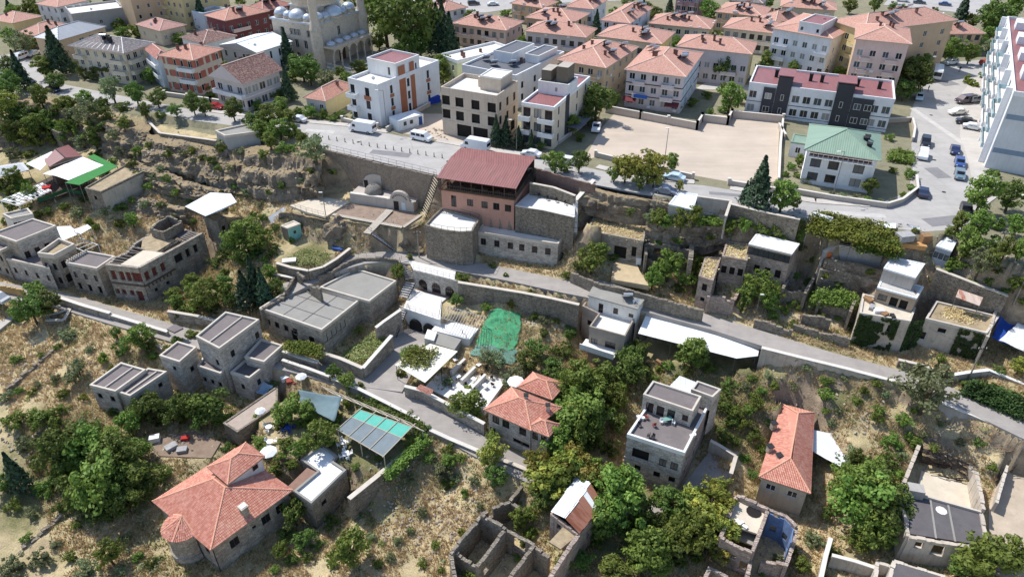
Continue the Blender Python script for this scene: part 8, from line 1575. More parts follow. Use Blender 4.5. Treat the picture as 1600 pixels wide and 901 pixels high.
# names that tell the plants apart: look, size and the landmark each stands by
def autolabel(items, maxw=16):
    rows = []
    for o, noun, size in items:
        p=o.location;best=sorted(LAND,key=lambda t:(t[1].x-p.x)**2+(t[1].y-p.y)**2)[0];d=p-best[1];rel=('right of' if d.x>0 else 'left of')if abs(d.x)>abs(d.y)*1.1 else('behind' if d.y>0 else 'in front of')
        rows.append([o, f'{size} {noun} {rel} {best[0]}', d.length])
    by = {}
    for r in rows: by.setdefault(r[1], []).append(r)
    ords=['nearest','second nearest','third nearest','fourth nearest','fifth nearest','sixth nearest','seventh nearest','eighth nearest','ninth nearest','tenth nearest']
    for lab, rs in by.items():
        rs.sort(key=lambda r: r[2])
        for i, r in enumerate(rs): r[0]['label'] = lab if len(rs) == 1 else f'{ords[min(i, 9)]} {lab}'
def sizeword(r,kind):return('small' if r<1.5 else 'mid-sized' if r<2.6 else 'large')if kind not in 'p' else('small' if r<1.6 else 'tall')
autolabel([(o, NOUN[k][0], sizeword(r, k)) for o, k, r in VEG])
for o,k,r in VEG:o['group']={'p':'conifers','t':'trees','o':'trees','m':'trees','y':'trees','v':'trees'}.get(k,'bushes and shrubs')
# ---------------- grass and rubble ----------------
def grass(name, label, n, region, mat, hgt, seed, thr, greenfield=False):
    g=np.random.default_rng(seed);x=g.uniform(region[0],region[1],n);y=g.uniform(region[2],region[3],n)
    ok=np.abs(x)<y*.80+14;x,y=x[ok],y[ok];i=((x-GX0)/GS).astype(int);j=((y-GY0)/GS).astype(int);fr=~FIX[j,i]&~FIX[np.minimum(j+1,len(gy)-1),i]&(SLOPE[j,i]<1.6)
    nz=fbm(x*.12,y*.12,31,5)+fbm(x*.6,y*.6,37)*.6;nz=nz if greenfield else-nz*.35+.1+fbm(x*.3,y*.3,41)*.5;fr&=nz>thr
    x,y,i,j=x[fr],y[fr],i[fr],j[fr];u=(x-GX0)/GS-i;v=(y-GY0)/GS-j;z=(HT[j,i]*(1-u)+HT[j,i+1]*u)*(1-v)+(HT[j+1,i]*(1-u)+HT[j+1,i+1]*u)*v
    m=len(x);B=6;px=np.repeat(x,B)+g.normal(size=m*B)*.16;py=np.repeat(y,B)+g.normal(size=m*B)*.16;pz=np.repeat(z,B)-.04;th=g.uniform(0,2*np.pi,m*B);h=np.repeat(g.uniform(.5,1.2,m),B)*g.uniform(.6,1.1,m*B)*hgt;w=.07*g.uniform(.6,1.5,m*B);ln=g.uniform(.15,.7,m*B)*h;t2=g.uniform(0,2*np.pi,m*B)
    a=np.stack([px+np.cos(th)*w,py+np.sin(th)*w,pz],1);b=np.stack([px-np.cos(th)*w,py-np.sin(th)*w,pz],1);c=np.stack([px+np.cos(t2)*ln,py+np.sin(t2)*ln,pz+h],1)
    vv=np.stack([a,b,c],1).reshape(-1,3);k=m*B;me=bpy.data.meshes.new(name);me.vertices.add(k*3);me.vertices.foreach_set('co',vv.astype(np.float32).ravel());me.loops.add(k*3);me.loops.foreach_set('vertex_index',np.arange(k*3,dtype=np.int32));me.polygons.add(k);me.polygons.foreach_set('loop_start',np.arange(0,k*3,3,dtype=np.int32));me.update();me.validate();me.materials.append(mat)
    at=me.attributes.new('rnd','FLOAT','FACE');at.data.foreach_set('value',np.repeat(g.uniform(0,1,m),B).astype(np.float32));o=bpy.data.objects.new(name,me);COL.objects.link(o);return tag(o,label,'grass',None,'stuff')
G_DRY=leafmat('straw_blade',(176,156,112),(222,206,162),(196,176,126),.25);G_GRN=leafmat('weed_blade',(92,106,54),(146,150,92),(112,120,64),.25)
grass('dry_grass','dry straw-coloured grass over the slopes',150000,(-110,110,50,150),G_DRY,.6,5,-.02);grass('green_weeds','green weeds in patches on the slopes',70000,(-100,100,50,140),G_GRN,.45,6,.04,True)
def undergrowth(n, seed, mat, thr, label, region):
    g=np.random.default_rng(seed);x=g.uniform(region[0],region[1],n);y=g.uniform(region[2],region[3],n);i=((x-GX0)/GS).astype(int);j=((y-GY0)/GS).astype(int)
    ok=(np.abs(x)<y*.8+12)&~FIX[j,i]&(fbm(x*.1,y*.1,seed,4)+fbm(x*.45,y*.45,seed+3)*.5>thr);x,y,i,j=x[ok],y[ok],i[ok],j[ok];m=len(x);K=34;r=np.repeat(g.uniform(.3,.95,m),K);d=g.normal(size=(m*K,3));d/=np.linalg.norm(d,axis=1)[:,None];d*=(r*g.uniform(.4,1,m*K)**.5)[:,None]
    C=np.stack([np.repeat(x,K),np.repeat(y,K),np.repeat(HT[j,i],K)],1)+d*np.array([1,1,.7]);C[:,2]+=r*.45;global RNG;RNG=g
    me=cards(C,d/r[:,None]+np.array([0,0,.5]),.17,mat,'undergrowth',np.clip(np.repeat(g.uniform(0,1,m),K)*.6+g.uniform(0,.4,m*K),0,1));o=bpy.data.objects.new('undergrowth',me);COL.objects.link(o);return tag(o,label,'undergrowth',None,'stuff')
undergrowth(1900,71,L_MID,.07,'low green undergrowth on the slopes',(-100,100,50,145));undergrowth(1100,83,L_OLIVE,.1,'grey-green thistly undergrowth on the slopes',(-100,100,50,145))
for lab,pts,z,n in(('dry straw growing on the straw-roofed vault',[(919,360),(1003,376),(1010,347),(937,324)],12.3,2600),('dry straw on the broken-roof stone house',[(1470,494),(1520,505),(1535,492),(1480,478)],9.5,900),('straw tufts on the crumbling straw-roof house',[(1130,399),(1165,405),(1169,385),(1137,379)],12.7,500),('straw tufts on the small pink alley house',[(1094,430),(1113,436),(1124,405),(1103,404)],10.9,400),('dry straw patch on the small lawn terrace',[(440,408),(500,414),(520,396),(470,388)],5.5,900),('dry grass in the stone-walled court below the workshop',[(530,556),(566,570),(605,528),(580,520)],-1.7,1100)):
    o=leaf_slab('dry_straw',lab,'grass',pts,z,n,G_DRY if 'lawn' not in lab and 'court' not in lab else G_GRN,.2,.15,.2,False);o['kind']='stuff'
def rubble(n, spots, seed):
    g = np.random.default_rng(seed); vs = []; fs = []
    for px, py, rad, cnt in spots:
        c = G(px, py)
        for _ in range(cnt):
            x,y=c.x+g.normal()*rad*.5,c.y+g.normal()*rad*.5;z=T(x,y);s=g.uniform(.08,.32);b=len(vs);q=g.normal(size=(6,3))*.25
            d=np.array([[1,0,0],[-1,0,0],[0,1,0],[0,-1,0],[0,0,1],[0,0,-1]])+q;vs+=[(x+d[i][0]*s,y+d[i][1]*s,z+s*.4+d[i][2]*s*.7)for i in range(6)];fs+=[(b+i,b+j,b+k)for i,j,k in((0,2,4),(2,1,4),(1,3,4),(3,0,4),(2,0,5),(1,2,5),(3,1,5),(0,3,5))]
    M=MB();M.v=vs;M.f=fs;M.m=[0]*len(fs);return tag(M.build('rubble',plain('rubble_bits',(176,164,148),.25,2)),'loose stones and rubble lying on the slopes','rubble',None,'stuff')
rubble(0,[(240,300,9,220),(230,335,6,160),(600,380,6,120),(40,570,7,140),(60,690,4,80),(280,690,5,90),(620,770,8,160),(640,790,6,90),(1500,430,6,110),(1420,395,5,160),(1330,640,8,60),(1230,430,7,140),(1120,470,5,120),(980,440,4,90),(1480,720,4,100),(780,860,5,140),(700,830,5,80),(260,250,8,160),(330,260,8,140),(1200,860,4,90),(500,820,4,80),(1160,370,5,80),(680,210,4,60),(180,300,6,120),(330,330,6,120),(400,320,5,100),(1050,390,6,120),(1260,460,8,160),(1200,500,5,90),(1540,500,5,80),(200,590,6,70),(20,690,5,60),(740,780,7,90),(1260,600,6,60),(850,490,6,120),(1300,415,6,110),(430,300,6,90)],4)
# ================= vehicles =================
TYRE=plain('tyre_rubber',(30,30,30),.1);RIM=gloss('wheel_rim',(150,152,154),.3,.7);CGL=gloss('car_glass',(26,30,34),.06);LAMP=gloss('headlamp_glass',(222,224,226),.1);RLAMP=gloss('tail_lamp',(150,28,24),.2)
def paint(rgb): return gloss('car_paint_%d_%d_%d' % rgb, rgb, .18, .0, .6)
CARS = []
def vehicle(kind, px, py, qx, qy, rgb, label, z=18.02, flip=False):
    """car whose middle is seen at px,py, its nose towards qx,qy"""
    L, Wd, H, prof, glass = {
        'sedan':(4.4,1.76,1.45,[(-2.2,.35),(-2.2,.85),(-1.5,.98),(-.95,1.42),(.45,1.45),(1.15,.98),(2.05,.82),(2.2,.55),(2.2,.35)],[(-1.35,1.0,-.9,1.38),(.5,1.38,1.05,1.0)]),
        'hatch':(4.1,1.75,1.5,[(-2.05,.35),(-2.05,.95),(-1.75,1.42),(.3,1.5),(1.1,1.0),(1.95,.85),(2.05,.55),(2.05,.35)],[(-1.98,1.0,-1.72,1.38),(.38,1.44,1.02,1.03)]),
        'suv':(4.5,1.85,1.75,[(-2.2,.4),(-2.22,1.1),(-2.0,1.7),(.5,1.75),(1.2,1.15),(2.15,1.0),(2.25,.6),(2.25,.4)],[(-2.17,1.15,-2.0,1.6),(.56,1.66,1.12,1.18)]),
        'minivan':(5.0,1.9,1.95,[(-2.5,.4),(-2.5,1.1),(-2.4,1.9),(1.1,1.95),(1.9,1.15),(2.45,.95),(2.5,.4)],[(-2.49,1.15,-2.42,1.75),(1.18,1.82,1.8,1.2)]),
        'van':(6.3,2.0,2.65,[(-3.15,.45),(-3.15,2.55),(-3.0,2.65),(1.7,2.65),(2.1,2.3),(2.6,1.3),(3.1,1.1),(3.15,.45)],[(-3.16,1.3,-3.16,2.0),(2.12,2.2,2.55,1.35)]),
        'bus':(7.4,2.25,2.8,[(-3.7,.5),(-3.7,2.7),(-3.5,2.8),(3.4,2.8),(3.65,2.4),(3.7,1.2),(3.7,.5)],[(-3.71,1.3,-3.71,2.3),(3.64,2.3,3.7,1.25)]),
        'pickup': (5.2, 1.9, 1.9, [(-2.6, .5), (-2.6, .95), (-.3, .95), (-.25, 1.85), (.8, 1.9), (1.3, 1.15), (2.5, 1.0), (2.6, .5)], [(-.27, 1.2, -.27, 1.75), (.86, 1.8, 1.26, 1.2)])}[kind]
    p,q=W(px,py,z),W(qx,qy,z);a=math.atan2(q.y-p.y,q.x-p.x);r=thing({'sedan':'parked_car','hatch':'parked_car','suv':'parked_car','minivan':'minivan','van':'delivery_van','bus':'minibus','pickup':'crane_truck'}[kind],label,{'van':'van','minivan':'van','bus':'bus','pickup':'truck'}.get(kind,'car'),(0,0,0))
    M = MB(); n = len(prof); w = Wd / 2; vs = []
    for s in (-1, 1):
        for x,h in prof:vs.append((x,s*w*(1 if h<1.05 else 1-.13*min(1,(h-1.0)/.6)if kind not in('van','bus')else 1-.03*(h>1.3)),h))
    M.add(vs,[tuple(range(n)),tuple(reversed(range(n,2*n)))]+[(i+n,(i+1)%n+n,(i+1)%n,i)for i in range(n)]);M.build('body',paint(rgb),r)
    for g0, g1, g2, g3 in glass:
        M=MB();s=.78 if kind not in('van','bus')else .86;d=.02 if g0>0 else-.02;M.quad((g0+d,-w*s,g1+.02),(g0+d,w*s,g1+.02),(g2+d,w*s*.93,g3+.02),(g2+d,-w*s*.93,g3+.02));M.build('windscreen',CGL,r)
    zz0,zz1={'van':(1.35,2.0),'bus':(1.35,2.3),'minivan':(1.2,1.75),'suv':(1.18,1.6)}.get(kind,(1.02,1.34));spans={'sedan':((-.95,-.15),(-.08,.7)),'hatch':((-1.6,-.6),(-.5,.55)),'suv':((-1.8,-.8),(-.7,.7)),'minivan':((-2.2,-1.0),(-.9,.2),(.3,1.4)),'van':((1.2,2.1),),'bus':((-3.3,-1.8),(-1.7,-.2),(-.1,1.4),(1.5,3.0)),'pickup':((-.15,.9),)}[kind]
    for s in (-1, 1):
        for x0, x1 in spans:
            M=MB();k0=1.0 if kind in('van','bus')else .985;k1=.975 if kind in('van','bus')else .9;M.quad((x0,s*(w*k0+.012),zz0),(x1,s*(w*k0+.012),zz0),(x1-.12,s*(w*k1+.012),zz1),(x0+.12,s*(w*k1+.012),zz1));M.build('side_window',CGL,r)
        for x in(-L*.31,L*.31):M=MB();M.tube((x,s*(w-.16),.33),(x,s*(w+.02),.33),.33 if H<2.2 else .38,12);wh=M.build('wheel',TYRE,r);M=MB();M.tube((x,s*(w+.021),.33),(x,s*(w+.03),.33),.19,8);M.build('rim',RIM,wh)
        M=MB();M.obox((L/2-.12,s*w*.72-.16,.62),(.14,0,0),(0,.32,0),(0,0,.16));M.build('headlight',LAMP,r);M=MB();M.obox((-L/2-.02,s*w*.8-.12,.75),(.08,0,0),(0,.24,0),(0,0,.2));M.build('tail_light',RLAMP,r)
    if kind == 'pickup':
        M=MB();M.tube((-1.4,0,.9),(-1.3,0,1.9),.14,6);M.tube((-1.3,0,1.9),(-3.4,.3,3.1),.12,6);M.tube((-3.4,.3,3.1),(-4.6,.4,3.2),.09,6);M.build('crane_boom',plain('crane_paint',(190,120,70),.2),r);M=MB();M.obox((-2.6,-.9,.95),(2.2,0,0),(0,1.8,0),(0,0,.35));M.build('load_bed',plain('rust_red',(120,62,48),.2),r)
    r.location=p;r.rotation_euler=(0,0,a);r['group']='vehicles on the plateau';CARS.append(r);return r
for a in (('van', 567, 206, 467, 190, (232, 233, 234), 'long white high-roof van before the white modern house'), ('minivan', 659, 219, 720, 232, (230, 231, 232), 'white minivan with side windows beside the dusty plot'), ('van', 743, 234, 643, 216, (226, 229, 231), 'white high-roof van in front of the unfinished concrete shell'), ('sedan', 466, 190, 366, 176, (206, 208, 210), 'silver sedan at the hedge of the small yellow house'), ('sedan', 337, 170, 437, 184, (150, 44, 52), 'red car parked by the brown gabled villa'),
  ('minivan',33,93,20,98,(228,230,230),'white van at the curve in the far left'),('sedan',53,87,40,92,(214,216,216),'white car behind the van at the far left curve'),('hatch',46,131,90,139,(38,40,46),'dark hatchback under the trees at the left road end'),('sedan',83,143,130,151,(44,48,58),'dark blue sedan at the left road end'),
  ('sedan',830,244,780,236,(228,229,230),'white sedan behind the red-roofed restaurant'),('hatch',891,256,940,266,(222,224,224),'white hatchback beside the roadside lot wall'),('sedan',1053,281,1000,271,(186,206,220),'pale blue sedan at the gravel lot gate'),('sedan',1040,302,1090,312,(120,128,142),'grey-blue sedan under the road trees above the pale garage'),('pickup',932,203,926,222,(222,222,220),'white crane truck parked in the corner of the gravel lot'),
  ('suv',1445,226,1443,246,(34,36,40),'black jeep on the asphalt square'),('suv',1441,246,1439,262,(228,230,232),'white car behind the black jeep'),('sedan',1491,238,1492,256,(44,52,84),'navy sedan on the far side of the square'),('hatch',1498,258,1500,276,(58,84,140),'blue hatchback beside the balcony block pavement'),('hatch',1498,277,1500,296,(108,128,140),'teal-grey hatchback behind the blue hatchback'),('sedan',1441,304,1440,286,(52,60,82),'dark blue sedan at the villa garden corner'),('hatch',1508,332,1512,352,(32,30,36),'black hatchback at the road bend'),
  ('hatch',1436,155,1434,170,(196,214,222),'pale blue hatchback beside the yard wall'),('bus',1463,121,1460,140,(226,226,224),'white minibus parked by the tall trees'),('suv',1484,101,1470,103,(210,212,212),'silver estate car under the trees behind the minibus'),('minivan',1507,161,1490,163,(84,70,74),'dark van on the forecourt of the balcony block'),('suv',1523,160,1538,158,(120,126,128),'grey car beside the dark van on the forecourt'),('sedan',1495,179,1478,180,(226,222,214),'cream sedan parked across the forecourt edge'),('sedan',1508,194,1494,192,(40,44,50),'black sedan on the forecourt'),('sedan',1519,203,1536,206,(228,230,230),'white sedan next to the black sedan on the forecourt'),('hatch',1540,101,1546,100,(170,74,62),'red car half hidden at the end of the square'),
  ('sedan', 1436, 6, 1460, 8, (60, 70, 84), 'dark car in the far car park'), ('sedan', 1410, 3, 1430, 5, (214, 214, 214), 'white car in the far car park'), ('sedan', 1476, 9, 1496, 11, (60, 84, 130), 'blue car in the far car park'), ('suv', 740, 8, 760, 7, (48, 50, 54), 'black car on the far top street'), ('sedan', 770, 9, 790, 8, (210, 210, 208), 'pale car on the far top street'), ('minivan', -2, 470, 12, 474, (200, 200, 200), 'pale van at the left edge of the lane')):
    v = vehicle(*a, **({'z': .4} if a[0] == 'minivan' and a[1] == -2 else {}))
    if 'forecourt' in a[6]: v.location.z += .14
# ================= street furniture =================
def lamp(label, bx, by, ht, z=18., arm=1.4, ang=R(200), name='street_lamp'):
    p=W(bx,by,z)if z is not None else G(bx,by);r=thing(name,label,'street lamp',p);M=MB(r.location);M.tube(p,p+Vector((0,0,ht)),.09,7,0,.05);M.build('pole',M_METAL,r);M=MB(r.location);e=Vector((math.cos(ang),math.sin(ang),.15));M.tube(p+Vector((0,0,ht-.05)),p+Vector((0,0,ht))+e*arm,.04,5);M.build('arm',M_METAL,r);M=MB(r.location);q=p+Vector((0,0,ht))+e*arm;M.obox(q-Vector((.35,.14,.05)),(.7,0,0),(0,.28,0),(0,0,.12));M.build('lamp_head',M_WHITEP,r)
lamp('tall street lamp before the white modern house',605,205,9.5);lamp('street lamp beside the minibus trees',1437,142,8.5,ang=R(20));lamp('thin lamp pole at the edge of the gravel lot',1037,262,8.5,arm=.3);lamp('street lamp in the villa garden',1300,310,9.5);lamp('street lamp beside the big plane trees',650,84,6);lamp('street lamp at the right road end',1585,367,7.5,None,ang=R(180));lamp('slim lamp post on the bath terrace',510,342,6,9.8,.3);lamp('lamp post in front of the crumbling straw-roof house',1180,494,4.5,None,.5,R(20));lamp('street lamp left of the white modern house garden',478,122,6);lamp('street lamp on the plateau road by the cream house',807,236,7)
def upole(label, bx, by, ht, z=None):
    p=G(bx,by)if z is None else W(bx,by,z);r=thing('utility_pole',label,'pole',p);M=MB(r.location);M.tube(p-Vector((0,0,.4)),p+Vector((0,0,ht)),.15,7,0,.1);M.build('pole',plain('grey_pole_wood',(150,140,128),.15,2),r);M=MB(r.location);M.obox(p+Vector((-.7,-.06,ht-.5)),(1.4,0,0),(0,.12,0),(0,0,.12));M.build('crossarm',M_DARK,r)
    for x in(-.6,0,.6):M=MB(r.location);M.tube(p+Vector((x,0,ht-.38)),p+Vector((x,0,ht-.15)),.05,6);M.build('insulator',M_WHITEP,r)
    return p + Vector((0, 0, ht - .2))
u1=upole('leaning-looking utility pole over the alley bend',1511,596,7.2,2.9);u2=upole('utility pole beside the rusty striped shelter',1583,476,6.5);u3=upole('utility pole below the bastion at the alley',655,402,6,5);u4=upole('short pole beside the bent white sheets',1556,398,4.5)
def wire(label, a, b, sag):
    M=MB(a);n=14;pts=[a.lerp(b,i/n)-Vector((0,0,sag*4*(i/n)*(1-i/n)))for i in range(n+1)]
    for p, q in zip(pts, pts[1:]): M.tube(p, q, .018, 4, caps=False)
    tag(M.build('wire', M_DARK), label, 'wire')
wire('overhead wire from the alley pole to the broken-roof house',u1,W(1452,512,8.4),.5);wire('overhead wire from the alley pole to the right slope pole',u1,u2,.8);wire('overhead wire from the alley pole to the right edge',u1,W(1620,556,8),.5)
BOL = plain('bollard_paint', (90, 84, 80), .15)
proto=None;ORD='first second third fourth fifth sixth seventh eighth ninth tenth eleventh twelfth thirteenth fourteenth fifteenth sixteenth seventeenth eighteenth'.split()
for i in range(15):
    x = 514 + (691 - 514) * i / 14; y = 218 + (247 - 218) * i / 14; p = W(x, y, 18.02)
    if proto is None:
        M=MB(p);M.lathe(p,[(.16,0),(.16,.08),(.09,.1),(.08,.85),(.1,.9),(.0,.96)],8);proto=o=M.build('bollard',BOL)
    else: o = proto.copy(); COL.objects.link(o); o.location = p
    tag(o,f'{ORD[i]} slim dark bollard in the road row, counted from the olive tree end','bollard','row of bollards on the plateau road')
# ================= furniture =================
PLW=plain('white_plastic',(232,232,230),.05);PLR=plain('red_plastic',(150,70,60),.15);PLB=plain('blue_plastic',(40,70,150),.12);PLD=plain('dark_plastic',(52,50,52),.15);WOODT=plain('table_wood',(150,116,84),.2,2)
def chair(label, p, a, mat, group=None):
    M=MB(p);R_=Matrix.Rotation(a,4,'Z');k=lambda o,u,v,w:M.obox(p+(R_@Vector(o)),R_@Vector(u),R_@Vector(v),Vector(w))
    k((-.23,-.23,.42),(.46,0,0),(0,.46,0),(0,0,.05));k((-.23,.19,.47),(.46,0,0),(0,.05,0),(0,.06,.45))
    for x in (-.22, .17):
        for y in (-.22, .17): k((x, y, 0), (.05, 0, 0), (0, .05, 0), (0, 0, .42))
    for x in (-.25, .2): k((x, -.18, .62), (.05, 0, 0), (0, .4, 0), (0, 0, .04))
    tag(M.build('chair', mat), label, 'chair', group)
def table(label, p, a, mat, w=.9, d=.9, round_=False, group=None, name='table'):
    r = thing(name, label, 'table', p, group); M = MB(p); R_ = Matrix.Rotation(a, 4, 'Z')
    if round_: M.lathe(p, [(0.01, .70), (w / 2, .70), (w / 2, .74), (0.01, .74)], 14)
    else:M.obox(p+R_@Vector((-w/2,-d/2,.7)),R_@Vector((w,0,0)),R_@Vector((0,d,0)),(0,0,.05))
    M.build('tabletop', mat, r)
    if round_: M = MB(p); M.tube(p, p + Vector((0, 0, .7)), .06, 6); M.build('leg', M_DARK, r)
    else:
        for x in (-1, 1):
            for y in(-1,1):M=MB(p);q=p+R_@Vector((x*(w/2-.08),y*(d/2-.08),0));M.tube(q,q+Vector((0,0,.7)),.035,4);M.build('leg',mat,r)
def parasol(label, p, r_=1.6, h=2.4, mat=None, n=8, group=None):
    r=thing('parasol',label,'parasol',p,group);M=MB(p);M.tube(p,p+Vector((0,0,h+.45)),.035,6);M.build('pole',M_METAL,r);M=MB(p);M.lathe(p+Vector((0,0,h)),[(r_,-.12),(r_,0),(r_*.5,.3),(.02,.48)],n);M.build('canopy',mat or PLW,r)
def P_(x, y, z): return W(x, y, z)
tz = 1.39
table('glass-green table on the three-storey house roof terrace',P_(1042,659,tz),.3,plain('glass_green',(120,160,150),.1),1.5,.8)
for i,(x,y,m,lab)in enumerate(((1033,661,PLW,'white chair left of the roof terrace table'),(1052,663,PLW,'white chair right of the roof terrace table'),(1010,654,PLR,'reddish chair by the roof terrace parapet'),(1022,666,PLR,'reddish chair in the middle of the roof terrace'),(1013,683,PLD,'dark chair at the front of the roof terrace'),(1020,685,PLD,'second dark chair at the front of the roof terrace'),(999,666,PLD,'dark stool near the left parapet of the roof terrace'))):chair(lab,P_(x,y,tz),1.1*i,m)
for x,y,lab in((997,653,'white flower pot on the left parapet corner'),(1004,655,'second white flower pot by the left parapet'),(1080,683,'white pot beside the right parapet'),(1084,681,'second white pot beside the right parapet')):
    M=MB(P_(x,y,tz));M.lathe(P_(x,y,tz),[(.01,0),(.22,0),(.32,.5),(.26,.5),(.2,.4),(.01,.4)],9);tag(M.build('flower_pot',PLW),lab,'pot')
gz = -5.0
def set_group(pref, x, y, z, mat, cm, n=4, round_=True):
    p = P_(x, y, z); table(f'{pref} table', p, .4, mat, 1.1, 1.1, round_)
    for i in range(n):a=i*2*math.pi/n+.5;chair(f'{pref} chair, {["right", "back", "left", "front"][i % 4]} side of its table',p+Vector((math.cos(a)*.85,math.sin(a)*.85,0)),a-math.pi/2,cm)
set_group('blue plastic garden',451,672,gz,PLB,PLB,4);set_group('white set under the turquoise roof edge',537,695,gz,PLW,PLW,4);set_group('white set beside the shade sail',527,630,-4.6,PLW,PLW,4);set_group('square white set on the white roof terrace edge',541,713,gz,PLW,PLW,4,False);set_group('white garden set left of the lawn',421,671,gz,PLW,PLW,3);set_group('white set by the big parasol',423,694,gz,PLW,PLW,3)
for x,y,z,r_,lab in((411,658,gz,.9,'small white parasol on the left of the garden restaurant'),(424,722,gz-.3,1.35,'large white parasol beside the big tiled house attic'),(545,684,gz,.9,'tiny white parasol at the turquoise roof corner'),(577,705,gz,.8,'white round parasol below the turquoise roof'),(552,691,gz,.8,'second white round parasol below the turquoise roof'),(806,612,-3.6,1.5,'white parasol beside the lane-side tiled house'),(474,604,-4.8,1.0,'pale parasol behind the shade sail'),(550,614,-4.8,1.0,'pale parasol among the hedge bushes')):parasol(lab,P_(x,y,z),r_)
k=random.Random(9);spots=[(712,566),(724,572),(736,566),(748,574),(760,580),(726,584),(740,596),(754,590),(768,592),(716,592),(728,604),(744,612),(758,606),(770,603),(704,606),(716,618),(738,622),(752,622)]
for i, (x, y) in enumerate(spots):
    p = P_(x, y, -3.28); M = MB(p); tbl = i % 3 == 0
    if tbl:table(f'{ORD[i]} piece of white courtyard furniture from the steps, a white table',p,k.random(),PLW,.8,.8,group='white courtyard tables',name='cafe_table')
    else:chair(f'{ORD[i]} piece of white courtyard furniture from the steps, a dark chair',p,k.uniform(0,6),PLD,'white courtyard chairs')
for i,(x,y)in enumerate(((842,309),(856,313),(870,316),(884,320))):chair(f'{ORD[i]} dark chair on the white side terrace counted from the red roof',P_(x,y,15.52),.3*i,PLD,'side terrace chairs')
# loose things
def crate(name, label, p, sx, sy, sz, a, mat, cat):
    M=MB(p);M.box(p,sx,sy,sz,a);M.box(p+Vector((0,0,sz)),sx*1.04,sy*1.04,.05,a);tag(M.build(name,mat),label,cat)
crate('stacked_tables','red folded tables stacked by the lane wall',P_(456,598,-4.6),1.6,1.0,.7,.3,PLR,'tables');crate('stacked_tables','pale folded tables stacked beside the red ones',P_(447,594,-4.6),1.5,.8,.8,.5,PLW,'tables');crate('stacked_tables','second heap of red tables near the lath pergola',P_(466,600,-4.6),1.4,.9,.6,.1,PLR,'tables');crate('sofa','yellowish sofa in the small walled yard',P_(1100,328,16.2),2.2,1.0,.7,-.1,plain('yellow_sofa',(200,176,120),.15),'sofa');crate('bathtub','pale blue tub in the corner of the small walled yard',P_(1126,330,16.2),1.8,.9,.6,-.1,plain('pale_tub',(190,206,212),.1),'tub');crate('orange_barrel','orange barrel on the straw terrace',G(1292,402),.9,.9,1.2,0,plain('orange_plastic',(200,108,56),.1),'barrel');crate('white_box','white box beside the thicket yard',P_(243,688,-6.9),1.5,1.1,.9,.3,PLW,'box');crate('scrap_heap','heap of pale scrap in the thicket yard',P_(268,700,-6.9),1.8,1.2,.6,.8,plain('scrap_grey',(168,166,164),.25,2),'scrap');crate('red_crate','red crate in the dark earth yard',P_(290,686,-6.9),1.2,.8,.5,.2,plain('bright_red',(176,52,44),.15),'crate');crate('scrap_heap','second pale scrap pile in the thicket yard',P_(285,704,-6.9),1.5,1.1,.5,.2,plain('scrap_grey',(168,166,164)),'scrap');crate('blue_trough','blue trough in the small lawn terrace corner',P_(528,390,5.5),2.2,.9,.4,-.4,plain('blue_paint',(50,80,140)),'trough');crate('white_rubble_patch','white plaster rubble on the small lawn terrace',P_(452,408,5.4),2.6,1.4,.3,.2,plain('white_plaster',(224,218,206),.15,2),'rubble');crate('water_tank','round-topped white tank beside the big grey boulder',P_(493,372,5.6),1.0,1.0,1.3,0,PLW,'tank');crate('red_kiosk','red and white kiosk beside the panelled pergola',P_(77,304,8.2),1.6,1.4,1.9,.4,plain('kiosk_red',(178,44,40),.1),'kiosk');crate('blue_tarp_bundle','blue tarp bundle behind the container',P_(676,160,18),3.4,2.2,1.5,.6,plain('deep_blue_tarp',(34,66,170),.2,1),'tarp');crate('timber_stack','stack of orange timber by the road bend',G(1424,386),4.2,1.4,.8,-.3,plain('raw_timber',(196,150,98),.2,2),'timber');crate('scrap_heap','scrap and white sheets behind the road bend',G(1412,375),2.6,1.8,1.2,.2,plain('scrap_grey',(168,166,164)),'scrap');crate('cupboard','brown cupboard standing among scrap at the road bend',G(1444,378),1.6,1.2,1.4,.1,WOODT,'cupboard');crate('white_fridge','white appliance on the sandy terrace edge',P_(998,398,7.4),.9,.8,1.4,0,PLW,'appliance');crate('white_fridge','second white appliance below the first on the sandy terrace',P_(997,412,7.3),.9,.8,1.3,0,PLW,'appliance');crate('blue_cupboard','blue cabinet on the grey block house terrace',P_(963,484,3.32),.9,.5,1.0,-.25,plain('sky_blue_paint',(120,160,196),.1),'cabinet');crate('bench','wooden bench on the lawn below the long white tent',P_(1040,573,-.6),1.9,.5,.45,-.6,WOODT,'bench');crate('bench','second wooden bench on the lawn near the tent tree',P_(1031,568,-.6),1.6,.5,.45,-.9,WOODT,'bench')
for i,(x,y,s)in enumerate(((1372,487,1.6),(1382,493,1.2),(1362,482,1.4),(1394,496,1.0),(1356,470,1.5))):crate('junk_pile',f'{["largest", "second", "third", "smallest", "back"][i]} junk pile on the ivy-fronted house terrace',P_(x,y,9.6),s,s*.6,.5,.5*i,[PLW,WOODT,plain('scrap_grey',(168,166,164)),PLD,WOODT][i],'junk')
def wood_heap(label, px, py, z, n, L, seed, mat):
    k=random.Random(seed);p=W(px,py,z)if z is not None else G(px,py);r=thing('branch_heap',label,'branches',p)
    for i in range(n):M=MB(p);a=k.uniform(-.5,.5)+.3;q=p+Vector((k.uniform(-1.5,1.5),k.uniform(-1,1),k.uniform(.1,.6)));d=Vector((math.cos(a),-math.sin(a)*.6,k.uniform(-.1,.2)))*L*k.uniform(.5,1);M.tube(q-d/2,q+d/2,.06,4,0,.03);M.build('branch',mat,r)
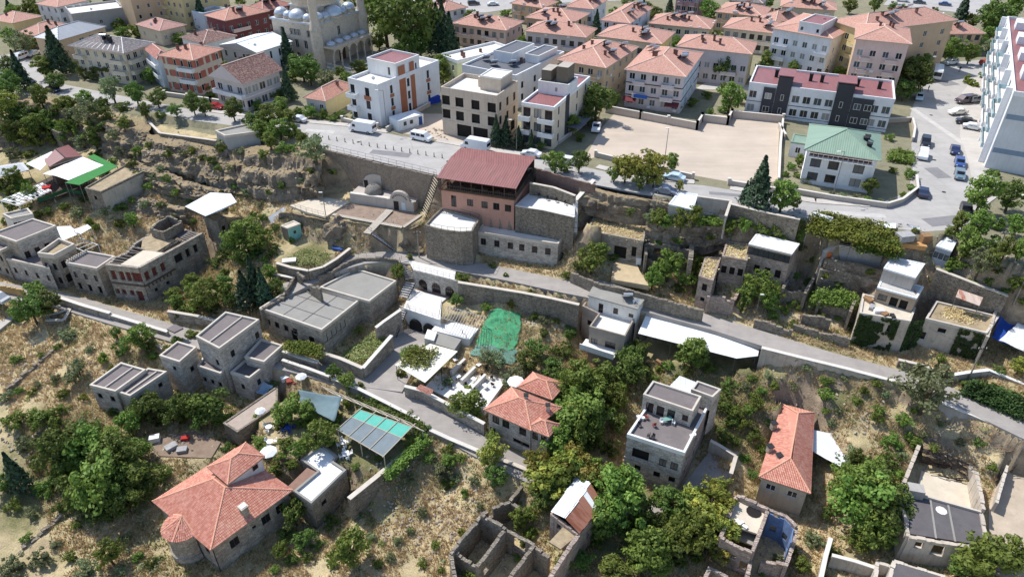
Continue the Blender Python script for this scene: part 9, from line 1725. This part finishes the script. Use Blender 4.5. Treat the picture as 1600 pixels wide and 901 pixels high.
wood_heap('heap of grey branches below the rusty striped shelter',1500,486,None,16,5,3,plain('dead_wood',(140,122,102),.2,2));wood_heap('loose boards beside the timber stack',1400,392,None,8,4,5,plain('raw_timber',(196,150,98)));wood_heap('dead brush at the dry slope right of the round tree',1565,700,None,14,2.5,7,plain('dead_wood',(140,122,102)))
# ================= people =================
def person(label, px, py, top, legs, z=18.02, a=0):
    p=W(px,py,z);V_=[(0,0,.95),(0,0,1.2),(0,0,1.42),(0,.02,1.52),(0,.02,1.66),(.2,0,1.38),(.26,.03,1.1),(.24,.1,.88),(-.2,0,1.38),(-.26,.02,1.1),(-.25,-.05,.87),(.1,0,.9),(.11,.06,.5),(.11,.02,.08),(.11,.16,.04),(-.1,0,.9),(-.11,-.05,.5),(-.11,-.14,.08),(-.11,0,.04)]
    E_=[(0,1),(1,2),(2,3),(3,4),(2,5),(5,6),(6,7),(2,8),(8,9),(9,10),(0,11),(11,12),(12,13),(13,14),(0,15),(15,16),(16,17),(17,18)];rad=[.15,.15,.17,.06,.105,.07,.055,.045,.07,.055,.045,.1,.075,.05,.045,.1,.075,.05,.045]
    me=bpy.data.meshes.new('body');me.from_pydata(V_,E_,[]);o=bpy.data.objects.new('person',me);COL.objects.link(o);o.location=p;o.rotation_euler=(0,0,a);m=o.modifiers.new('skin','SKIN')
    for i, s in enumerate(me.skin_vertices[0].data): s.radius = (rad[i], rad[i] * .8); s.use_root = i == 0
    o.modifiers.new('sub', 'SUBSURF').levels = 1
    k_=N('clothes_'+label[:6]);sx=k_.n.new('ShaderNodeSeparateXYZ');tc=k_.n.new('ShaderNodeTexCoord');k_.l(tc.outputs['Object'],sx.inputs[0]);c=k_.mix(k_.ramp(sx.outputs[2],.92,.96),lin(legs),lin(top));c=k_.mix(k_.ramp(sx.outputs[2],1.5,1.53),c,lin((150,112,90)));c=k_.mix(k_.ramp(sx.outputs[2],1.68,1.7),c,lin((30,24,20)));me.materials.append(k_.done(c,.8));tag(o,label,'person')
person('person in dark clothes walking near the minibus',1449.5,143,(44,46,60),(36,38,46),a=.6);person('person in dark clothes crossing the far end of the square',1498.5,113,(52,54,66),(40,40,46),a=-.8)
